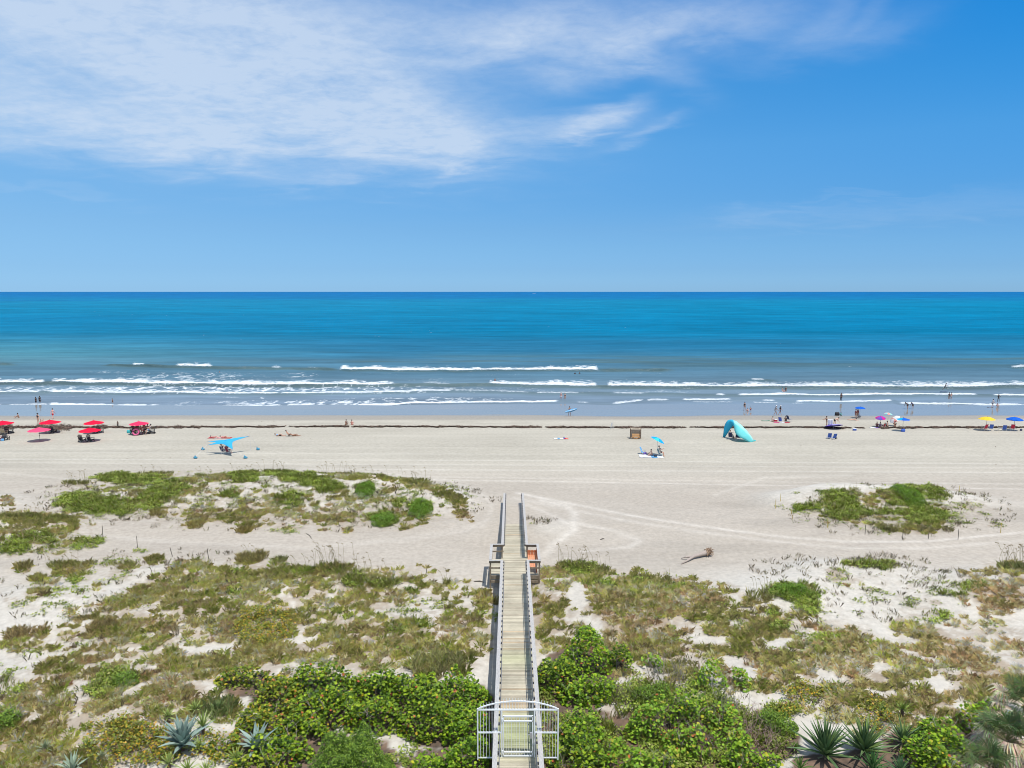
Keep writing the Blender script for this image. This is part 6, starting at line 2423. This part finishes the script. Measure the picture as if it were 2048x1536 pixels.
pc = hit(1139, 832)
person(1139, 832, 20, 'carry', 1.72, 'tan', "woman in a red swimsuit carrying a blue and white surfboard up the wet sand", suit='maroon', hair='brown')
surfboard(pc + Vector((.25, -.30, 1.05)), 8, 68, 2.3, 'sky', "light blue surfboard with a white stripe carried under the woman's arm", pitch=-14)

# ------------------------------------------------------------------ middle of the beach
OLDW = mat("old_box_wood", (.20, .15, .11), .85, noise=.3, nscale=10)
LTW = mat("light_box_wood", (.62, .50, .36), .8, noise=.15, nscale=8)


def wooden_stand():
    g = hit(1271, 877)
    root = empty("wooden_stand", g, R(-4), "brown open wooden shelter with a tan seat standing alone on the sand", "wooden stand")
    for sx in (-.72, .72):
        for sy in (-.38, .55):
            m = MB()
            m.box((0, 0, .70), (.09, .09, 1.5))
            o = m.build("post", OLDW, root)
            o.location = (sx, sy, 0)
    m = MB()
    for i in range(2):
        m.box((0, .46 - .17 * i, 1.47), (1.55, .155, .03))
    m.bar((-.76, -.40, 1.46), (.76, -.40, 1.46), .05, .05)
    m.build("roof", LTW, root)
    m = MB()
    for i in range(13):
        m.box((-.62 + .104 * i, .50, .58), (.088, .025, .95))
    m.bar((-.68, .52, 1.08), (.68, .52, 1.08), .05, .09)
    m.bar((-.68, .52, 1.25), (.68, .52, 1.25), .04, .07)
    m.build("back_panel", OLDW, root)
    for s in (-.70, .70):
        m = MB()
        for i in range(4):
            m.box((s, .08, .25 + .24 * i), (.025, .85, .14))
        m.build("side_panel", OLDW, root)
    m = MB()
    for i in range(5):
        m.box((.04, -.34 + .13 * i, .34 + .075 * i), (1.1, .135, .03))
    m.build("seat", mat("tan_seat_wood", (.72, .42, .18), .7, noise=.15, nscale=9), root)
    m = MB()
    m.bar((-.62, -.46, .30), (0, -.60, .12), .03, .16)
    m.bar((.62, -.46, .30), (0, -.60, .12), .03, .16)
    m.build("apron", mat("orange_brown_wood", (.42, .21, .08), .75, noise=.2, nscale=9), root)


wooden_stand()
g = hit(1224, 858)
root = empty("folding_sign", g, R(15), "small white A shaped stand on the weed line left of the wooden shelter", "sign stand")
m = MB()
m.bar((-.26, -.18, 0), (0, 0, 1.15), .04, .03)
m.bar((.26, -.18, 0), (0, 0, 1.15), .04, .03)
m.build("front_leg", POLE, root)
m = MB()
m.bar((-.18, .30, 0), (0, 0, 1.13), .04, .03)
m.bar((.18, .30, 0), (0, 0, 1.13), .04, .03)
m.build("rear_leg", POLE, root)
m = MB()
m.bar((-.12, -.06, .55), (-.02, -.02, 1.1), .10, .02)
m.build("panel", cm("cloth_white", CLOTH['white']), root)

towel(1122, 877.5, 2.1, .9, ['white', 'sky', 'white', 'red', 'coral'], "white, blue and red towel lying alone on the sand", 4)
bag(1128, 877.5, 'blue', "small blue bag on the white and red towel", .5)

umbrella(1314, 911, 2.35, .98, ['cyan', 'cyan', 'aqua'], "tilted bright blue umbrella over the two women on a white blanket", tilt=(0, 27), rise=.32, pole=POLE, dome=True)
person(1304, 911.5, -70, 'sit_knees', 1.66, 'light', "woman in a black swimsuit sitting on the white blanket under the tilted umbrella", suit='black')
put(sling_chair("pale folding chair under the woman with the wide hat", 'sage'), 1321, 912, 60)
person(1321, 912, 60, 'chair', 1.65, 'light', "woman in pale green with a wide straw hat in a chair under the tilted umbrella", top='sage', bottom=('shorts', 'black'), hat=('sun_hat', 'cream'), lift=.05)
put(sling_chair("blue beach chair left of the white blanket", 'sky'), 1286, 908, 60)
towel(1302, 913, 3.0, 1.8, ['white', 'white', 'sky', 'white'], "crumpled white blanket under the tilted blue umbrella", -5)
bag(1290, 909, 'purple', "purple bag beside the blue chair left of the blanket", .8)
bag(1311, 914, 'black', "black bag at the near edge of the white blanket", .7)


# the big turquoise wind shelter
def wind_shelter():
    L_ = hit(1446, 874)
    Rr = hit(1507, 882)
    root = empty("wind_shelter", L_, 0, "large turquoise fabric wind shelter billowing over two seated groups", "beach shade")
    Rv = Rr - L_
    n = 22
    pts, wid = [], []
    for i in range(n + 1):
        t = i / n
        # a leaning arch: steep at the left, long slope to the right
        x = Rv.x * (t ** 1.25 * .80 + .20 * t) * 1.0 + .0
        z = 2.75 * (max(0.0, math.sin(math.pi * min(1, t ** .62))) ** .75)
        y = Rv.y * t + .4 * math.sin(math.pi * t)
        pts.append(Vector((x, y, z)))
        w = .95 + .55 * (1 - t) * math.sin(math.pi * min(1, t * 2.2)) + 1.9 * max(0.0, math.sin(math.pi * max(0, t - .22) / .80)) ** 1.0
        wid.append(w if t > .04 else .35)
    vs, fs = [], []
    K = 8
    for i, p_ in enumerate(pts):
        t = i / n
        d = (pts[min(i + 1, n)] - pts[max(i - 1, 0)]).normalized()
        inn = Vector((-d.z, 0, d.x))
        if inn.dot(Vector((Rv.x * .42, 0, .2)) - Vector((p_.x, 0, p_.z))) < 0:
            inn = -inn
        side = (inn * .62 + Vector((0, -.78, 0))).normalized()
        nor = side.cross(d).normalized()
        if nor.z < 0:
            nor = -nor
        for k in range(K + 1):
            f = k / K
            bulge = f * (1 - f) * 4 * .28 * wid[i]
            vs.append(p_ + side * f * wid[i] + nor * bulge * .8 + nor * .03 * math.sin(t * 40 + k))
    for i in range(n):
        for k in range(K):
            a = i * (K + 1) + k
            fs.append((a, a + 1, a + K + 2, a + K + 1))
    nl = int((K + 1) * n * .30)
    m = MB()
    m.add(vs, fs, (.22, .76, .76))
    for i in range(len(vs)):
        if i < (K + 1) * int(n * .42):
            m.c[i] = (.06, .56, .76)
    for i in range(int(n * .42), n + 1):
        for k in (2, 3, 4):
            m.c[i * (K + 1) + k] = (.48, .86, .82)
    m.build("canopy", AQ, root, smooth=True, solid=.008)
    m = MB()
    m.tube([(0, 0, -.05)] + [p_ + Vector((0, .02, -.03)) for i, p_ in enumerate(pts)], .014, 5)
    m.build("arch_pole", BLKPOLE, root)
    m = MB()
    m.ellipsoid((Rv.x, Rv.y - .1, .12), (.32, .22, .14), 10, 5, (.10, .66, .68), jit=.2)
    m.build("sand_pocket", AQ, root, smooth=True)


wind_shelter()
for (px_, py_, yw, lab) in [(1461, 878.5, 150, "navy beach chair on the left under the turquoise wind shelter"), (1476, 880, 150, "navy beach chair on the right under the turquoise wind shelter")]:
    put(sling_chair(lab, 'navy', "navy chairs under the wind shelter", low=False), px_, py_, yw)
person(1461, 878.5, 140, 'chair', 1.7, 'light', "person in navy in the left chair under the turquoise wind shelter", top='navy', bottom=('shorts', 'black'), lift=.12)
person(1476, 880, 200, 'chair', 1.7, 'light', "person in blue in the right chair under the turquoise wind shelter", top='blue', bottom=('shorts', 'grey'), lift=.12)
person(1466, 877.5, 140, 'sit_legs', 1.3, 'tan', "child with outstretched legs sitting between the chairs under the wind shelter", suit='black')

# right part
person(1489, 821, 180, 'stand', 1.66, 'tan', "slim person in black standing on the mirror wet sand facing the sea", suit='black', hair='brown')
person(1496, 823, 200, 'sit_knees', 1.3, 'light', "fair child sitting on the mirror wet sand", suit='coral')
person(1501, 823, 160, 'squat', 1.3, 'tan', "child with dark hair crouching right of the fair child", suit='maroon', hair='black')
person(1551, 830.5, 90, 'walk', 1.8, 'tan', "man in grey with a white cap walking along the wet sand", top='grey', bottom=('shorts', 'grey'), hat=('cap', 'white'))
person(1560, 830, 90, 'walk', 1.75, 'tan', "person in black with a white cap walking behind the man in grey", top='black', bottom=('shorts', 'navy'), hat=('cap', 'white'))
surfboard(hit(1531, 842) + Vector((0, 0, .05)), 4, 0, 1.6, 'green', "green and white bodyboard lying on damp sand left of the seated group", w=.6)
person(1545, 843.5, 150, 'sit_knees', 1.7, 'light', "person in light grey sitting beside the green bodyboard", top='grey', bottom=('shorts', 'navy'))
cooler(1551, 843, 'red', "red cooler box between the seated group's people")
put(sling_chair("blue beach chair in the middle of the seated group", 'blue'), 1561, 844.5, 140)
person(1571, 842.5, 150, 'sit_knees', 1.7, 'brown', "dark clad person sitting between two blue chairs", top='black', bottom=('shorts', 'black'), hair='black')
put(sling_chair("navy beach chair turned right at the end of the seated group", 'navy', low=False), 1578, 843, 110)
towel(1563, 845, 2.6, .8, ['pink', 'white', 'red'], "pink towel in front of the blue chair of the seated group", 2)
person(1565, 783, 30, 'stand', 1.6, 'light', "left one of the pair wading below the inner breaker", bottom=('shorts', 'white'), sink=.7, z=0)
person(1571.5, 783, -30, 'stand', 1.75, 'tan', "right one of the pair wading below the inner breaker", suit='black', sink=.6, z=0)
person(1568, 784, 0, 'stand', 1.2, 'pink', "child between the pair wading below the inner breaker", suit='red', sink=.6, z=0)
person(1682, 802, 0, 'stand', 1.72, 'brown', "person covered in long black clothes standing in shallow water", top='black', bottom=('trousers', 'black'), hair='black')
bag(1674, 831, 'black', "black bag on the wet sand beside the turquoise clad child", 1.6)
person(1682, 832, 170, 'sit_knees', 1.4, 'brown', "child in turquoise sitting on the wet sand", top='teal', bottom=('shorts', 'teal'), hair='black')
umbrella(1719, 836, 2.0, .88, 'royal', "royal blue umbrella near the water above two people standing close together", rise=.32, dome=True)
person(1711, 837.5, 120, 'stand', 1.68, 'tan', "left one of two people standing close together under the royal blue umbrella", suit='maroon')
person(1715, 836.5, 200, 'stand', 1.72, 'brown', "right one of two people standing close together under the royal blue umbrella", suit='maroon', hair='black')
put(sling_chair("black beach chair right of the two standing people", 'black'), 1718, 835.5, 60)
person(1705, 841, 90, 'lie_front', 1.6, 'light', "fair person lying on the damp sand below the standing pair", suit='cream')
person(1653, 853.5, -90, 'reach', 1.7, 'tan', "woman in black holding one end of a white towel", suit='black', hair='brown')
person(1669, 850, 90, 'bend', 1.7, 'light', "person in black shorts bending over the purple umbrella", bottom=('shorts', 'black'))


def held_towel():
    g = hit(1660, 854)
    m = MB()
    vs, fs = [], []
    for j in range(6):
        for i in range(9):
            vs.append(((i / 8 - .5) * .8, .05 * math.sin(i * 1.6), 1.35 - j * .2 - .12 * math.sin(math.pi * i / 8)))
    for j in range(5):
        for i in range(8):
            fs.append((j * 9 + i, j * 9 + i + 1, (j + 1) * 9 + i + 1, (j + 1) * 9 + i))
    m.add(vs, fs, CLOTH['white'])
    o = m.build("held_towel", CANVAS, smooth=True, solid=.015)
    o.location = g
    tag(o, "white towel hanging between the woman in black and the bending person", "towel")


held_towel()
umbrella(1666, 857, 1.0, 1.45, ['purple', 'lilac'], "purple umbrella lying low on its side with its pole pointing down the beach", rise=.22, pole=POLE, lay=(18, 190))
BC = "pair of blue chairs facing the sea"
c0 = put(sling_chair("left one of the two blue chairs with white frames on open sand", 'blue', BC), 1658, 877.5, 172)
c1 = put(copy_tree(c0), 1667.5, 878.5, 188, "right one of the two blue chairs with white frames on open sand", BC)
bag(1672, 878, 'black', "small dark bag right of the two blue chairs", .6)
cooler(1709, 861, 'blue', "blue and white cooler box alone just below the weed line", .9)
person(1889, 783, 60, 'jump', 1.7, 'brown', "surfer crouching on a dark board in the inner breaker at the right", bottom=('shorts', 'black'), hair='black', z=0, lift=.35)
surfboard(at(1888, 783, .28), 15, 0, 2.3, 'navy', "dark surfboard under the crouching surfer")
person(1898, 798, 160, 'stand', 1.65, 'tan', "left one of two waders below the inner breaker at the right", suit='black', sink=.25, z=0)
person(1902.5, 798, 200, 'stand', 1.65, 'light', "right one of two waders below the inner breaker at the right", bottom=('shorts', 'grey'), sink=.25, z=0)
person(1815, 818, 190, 'bend', 1.7, 'tan', "left one of two people in black bending over the wet sand", top='black', bottom=('shorts', 'black'), hair='black')
person(1825, 818, 170, 'bend', 1.7, 'tan', "right one of two people in black bending over the wet sand", top='navy', bottom=('shorts', 'black'), hair='black')
person(1985, 815, 90, 'walk', 1.65, 'light', "person in black and white walking near the child in coral", top='white', bottom=('shorts', 'black'), hair='black')
person(1993, 814, 0, 'squat', 1.3, 'pink', "child in coral crouching at the water's edge", suit='coral')
person(1996.5, 804, 180, 'hips', 1.72, 'dark', "dark haired woman in black standing with hands on hips in shallow water", suit='black', hair='black')
surfboard(at(1980, 815, .05), 0, 0, 1.1, 'navy', "small dark bodyboard on the sand beside the walking person", w=.45)
# pink and pastel umbrellas
umbrella(1760, 854, 1.75, .78, ['magenta', 'violet', 'purple'], "pink and purple umbrella over a sitting family", rise=.42, dome=True, tilt=(12, -6))
umbrella(1775, 851, 2.1, .68, ['mint', 'peach'], "pale mint and peach umbrella behind the pink and purple one", rise=.34, dome=True, tilt=(0, 8), pole=POLE)
for px_, py_, yw, ps, hh, sk, kw, lab in [
        (1753.5, 854, 150, 'sit_knees', 1.6, 'brown', dict(top='maroon', bottom=('shorts', 'black'), hair='black'), "dark clad person sitting at the left under the pink and purple umbrella"),
        (1761, 854, 180, 'sit_knees', 1.5, 'tan', dict(top='purple', bottom=('shorts', 'purple'), hair='brown'), "person in purple sitting in the middle under the pink and purple umbrella"),
        (1769, 853.5, 200, 'sit', 1.3, 'brown', dict(top='red', bottom=('shorts', 'pink'), hair='black'), "child in bright red sitting right of the pink and purple umbrella"),
        (1775, 853.5, 180, 'sit_knees', 1.75, 'tan', dict(top='grey', bottom=('shorts', 'black'), hat=('cap', 'green')), "person with a green cap sitting under the pastel umbrella"),
        (1789.5, 853.5, 150, 'sit_knees', 1.7, 'tan', dict(top='black', bottom=('shorts', 'black'), hair='black'), "dark clad person sitting in front of the white and pink shade")]:
    person(px_, py_, yw, ps, hh, sk, lab, **kw)
umbrella(1789, 852, 1.3, .85, ['white', 'white', 'peach'], "white and pink umbrella tipped over behind the dark clad person", rise=.25, dome=True, tilt=(10, -42), pole=POLE)
towel(1755, 855.5, 2.4, .8, ['white', 'lilac' if 'lilac' in CLOTH else 'purple', 'white'], "white towel in front of the sitting family")
umbrella(1805, 862, 2.1, .98, ['royal', 'cyan', 'cyan', 'cyan', 'cyan', 'royal', 'royal', 'royal'], "two tone blue umbrella with one bag at its foot", rise=.30, yaw=0)
bag(1806, 863.5, 'blue', "dark blue bag at the foot of the two tone blue umbrella", 1.2)
umbrella(1972, 861, 2.15, 1.15, 'yellow', "large yellow umbrella over a red and a blue chair", rise=.32, dome=True, n=10)
umbrella(2027.5, 861, 2.1, 1.12, 'royal', "royal blue umbrella with a scalloped edge near the right edge", rise=.30, dome=True, n=10, valance=.12)
CH = "coloured chairs under the yellow and royal blue umbrellas"
put(sling_chair("red beach chair under the yellow umbrella", 'red', CH, low=False), 1969, 861.5, 190)
put(sling_chair("blue beach chair under the yellow umbrella", 'blue', CH, low=False), 1981, 861.5, 165)
put(sling_chair("blue beach chair left of the royal blue umbrella's pole", 'blue', CH, low=True), 2008, 861, 160)
put(sling_chair("red beach chair under the royal blue umbrella", 'red', CH, low=False), 2024, 861.5, 160)
put(sling_chair("pale low folding chair at the left of the royal blue umbrella's shade", 'cream', CH, low=True), 1999, 861.5, 60)
bag(2042, 861.5, 'navy', "dark bag at the right end of the royal blue umbrella's shade", .7)

# ------------------------------------------------------------------ stakes, drift wood, boat
STK = [(206, 1074, 1.0, 0, "dark stake beside the small green patch left of the sand road"), (275, 1097, 1.05, 0, "dark stake on open sand above a sprig of vine"), (345, 1113, .75, 6, "leaning dark stake on the sand road"),
       (419, 1127, 1.15, 3, "tallest dark stake right of the leaning one"), (1561, 1003, .8, 0, "yellow stake farthest back at the left of the roped off dune"), (1551, 1017, .95, 0, "pale yellow stake at the far left of the roped off dune"),
       (1585, 1038, .95, 5, "slanting yellow stake left of the roped off dune"), (1655, 1056, .9, 0, "yellow stake at the near left of the roped off dune"), (1730, 1069, .85, 0, "dark stake in front of the roped off dune's left part"),
       (1805, 1079, .9, 0, "dark stake in front of the middle of the roped off dune"), (1857, 1077, .5, 0, "short pale stake near the roped off dune's right foot"), (1916, 1079, .9, 0, "dark stake in front of the right part of the roped off dune"),
       (1918, 987, .8, 0, "yellow stake behind the right slope of the roped off dune"), (2001, 1066, .9, 0, "brown stake at the far right beside a yellow sprig"), (1758, 981, .35, 0, "short yellow stake tip on the back of the roped off dune"),
       (853, 1146, .35, 0, "short dark stick stuck in open sand left of the boardwalk")]
SY = mat("yellow_stake", (.62, .45, .10), .7, noise=.2)
SD = mat("dark_stake", (.10, .085, .07), .8, noise=.2)
for (px_, py_, hh, tl, lab) in STK:
    m = MB()
    m.tube([(0, 0, -.2), (0, 0, hh * .9), (0, 0, hh)], [.023, .023, .01], 6)
    o = m.build("stake", SY if 'yellow' in lab else SD)
    o.location = hit(px_, py_)
    o.rotation_euler = (0, R(-tl * 2), 0)
    tag(o, lab, "stake", "thin stakes marking off the dunes")


def driftwood():
    a, b = hit(1362, 1129), hit(1417, 1110)
    root = empty("driftwood", a, 0, "bleached driftwood log with a brown root ball lying on open sand", "driftwood")
    v = b - a
    side = Vector((-v.y, v.x, 0)).normalized()
    m = MB()
    P_ = [Vector((0, 0, .04)), v * .25 + side * .05 + Vector((0, 0, .12)), v * .5 + side * .14 + Vector((0, 0, .22)), v * .75 + side * .05 + Vector((0, 0, .24)), v * .93 + Vector((0, 0, .26))]
    m.tube(P_, [.03, .08, .12, .16, .22], 10)
    m.tube([v * .45 + side * .15 + Vector((0, 0, .22)), v * .3 + side * .5 + Vector((0, 0, .2)), v * .22 + side * .6 + Vector((0, 0, .1))], [.07, .05, .02], 6)
    m.build("log", mat("bleached_wood", (.36, .30, .26), .9, noise=.35, nscale=12, stretch=(1, 5, 5)), root, smooth=True)
    m = MB()
    q = random.Random(4)
    for i in range(70):
        d = Vector((q.gauss(.6, .6), q.gauss(0, .8), q.gauss(.25, .6))).normalized()
        L_ = q.uniform(.25, .5)
        st = v * .95 + Vector((0, 0, .28))
        p1 = st + d * L_ * .6
        m.tube([st, p1, p1 + Vector((q.gauss(0, .08), q.gauss(0, .08), q.gauss(0, .08))) + d * L_ * .4], [.06, .03, .012], 5)
    m.ellipsoid(v * .95 + Vector((0, 0, .28)), (.26, .28, .27), 10, 7, jit=.4)
    m.build("root_ball", mat("root_brown", (.30, .205, .135), .95, noise=.35, nscale=14), root)


driftwood()
for i, (x0, y0, x1, y1, r_, lab) in enumerate([(1201, 1079.5, 1209, 1078.5, .035, "short dark stick lying on open sand left of the driftwood"),
                                               (784, 1186, 793, 1206, .03, "bent brown branch lying on white sand left of the boardwalk"), (948, 1164, 968, 1165, .04, "dark stick lying beside the left viewing bay"),
                                               (613, 1068, 623, 1078, .03, "brown stick on the sand road below the long left dune")]):
    a, b = hit(x0, y0), hit(x1, y1)
    m = MB()
    v = b - a
    m.tube([(0, 0, .03), v * .5 + Vector((.05, .08, .06)), v + Vector((0, 0, .03))], [r_, r_, r_ * .5], 6)
    o = m.build("stick", SD)
    o.location = a
    tag(o, lab, "stick", "loose sticks on the sand")


def boat():
    p = at(1071, 586.6, 0)
    k = p.y / 1420 * 1.0
    L_ = 9.0
    root = empty("motorboat", p, R(0), "tiny white motorboat with its wake just below the horizon", "boat")
    sc_ = 1.6
    m = MB()
    vs, fs = [], []
    for i in range(9):
        t = i / 8
        w = 1.5 * (1 - t ** 3) + .02
        x = (t - .5) * L_ * sc_
        vs += [(x, -w * sc_, 1.1 * sc_ + .5 * t), (x, -w * .6 * sc_, -.3), (x, w * .6 * sc_, -.3), (x, w * sc_, 1.1 * sc_ + .5 * t)]
    for i in range(8):
        for k_ in range(4):
            fs.append((i * 4 + k_, i * 4 + (k_ + 1) % 4, (i + 1) * 4 + (k_ + 1) % 4, (i + 1) * 4 + k_))
    fs.append((0, 1, 2, 3))
    m.add(vs, fs)
    m.build("hull", cm("boat_white", (.8, .8, .8), .3), root)
    m = MB()
    m.box((-.5, 0, 2.6), (4.5, 2.6, 1.8))
    m.bar((-2, 0, 3.6), (2, 0, 3.7), 2.4, .15)
    m.build("cabin", cm("boat_cabin", (.7, .72, .75), .3), root)
    m = MB()
    for s in (-1, 1):
        pts = [Vector((-6 - 8 * i, s * (1 + 1.2 * i), .25 + .5 * (1 - i / 5))) for i in range(6)]
        m.tube(pts, [1.2, 1.3, 1.1, .9, .6, .2], 6)
    o = m.build("wake", cm("wake_white", (.8, .82, .84), .9))
    o.location = p
    tag(o, "white wake trailing left of the tiny motorboat", "wake")
    o["kind"] = 'stuff'


boat()
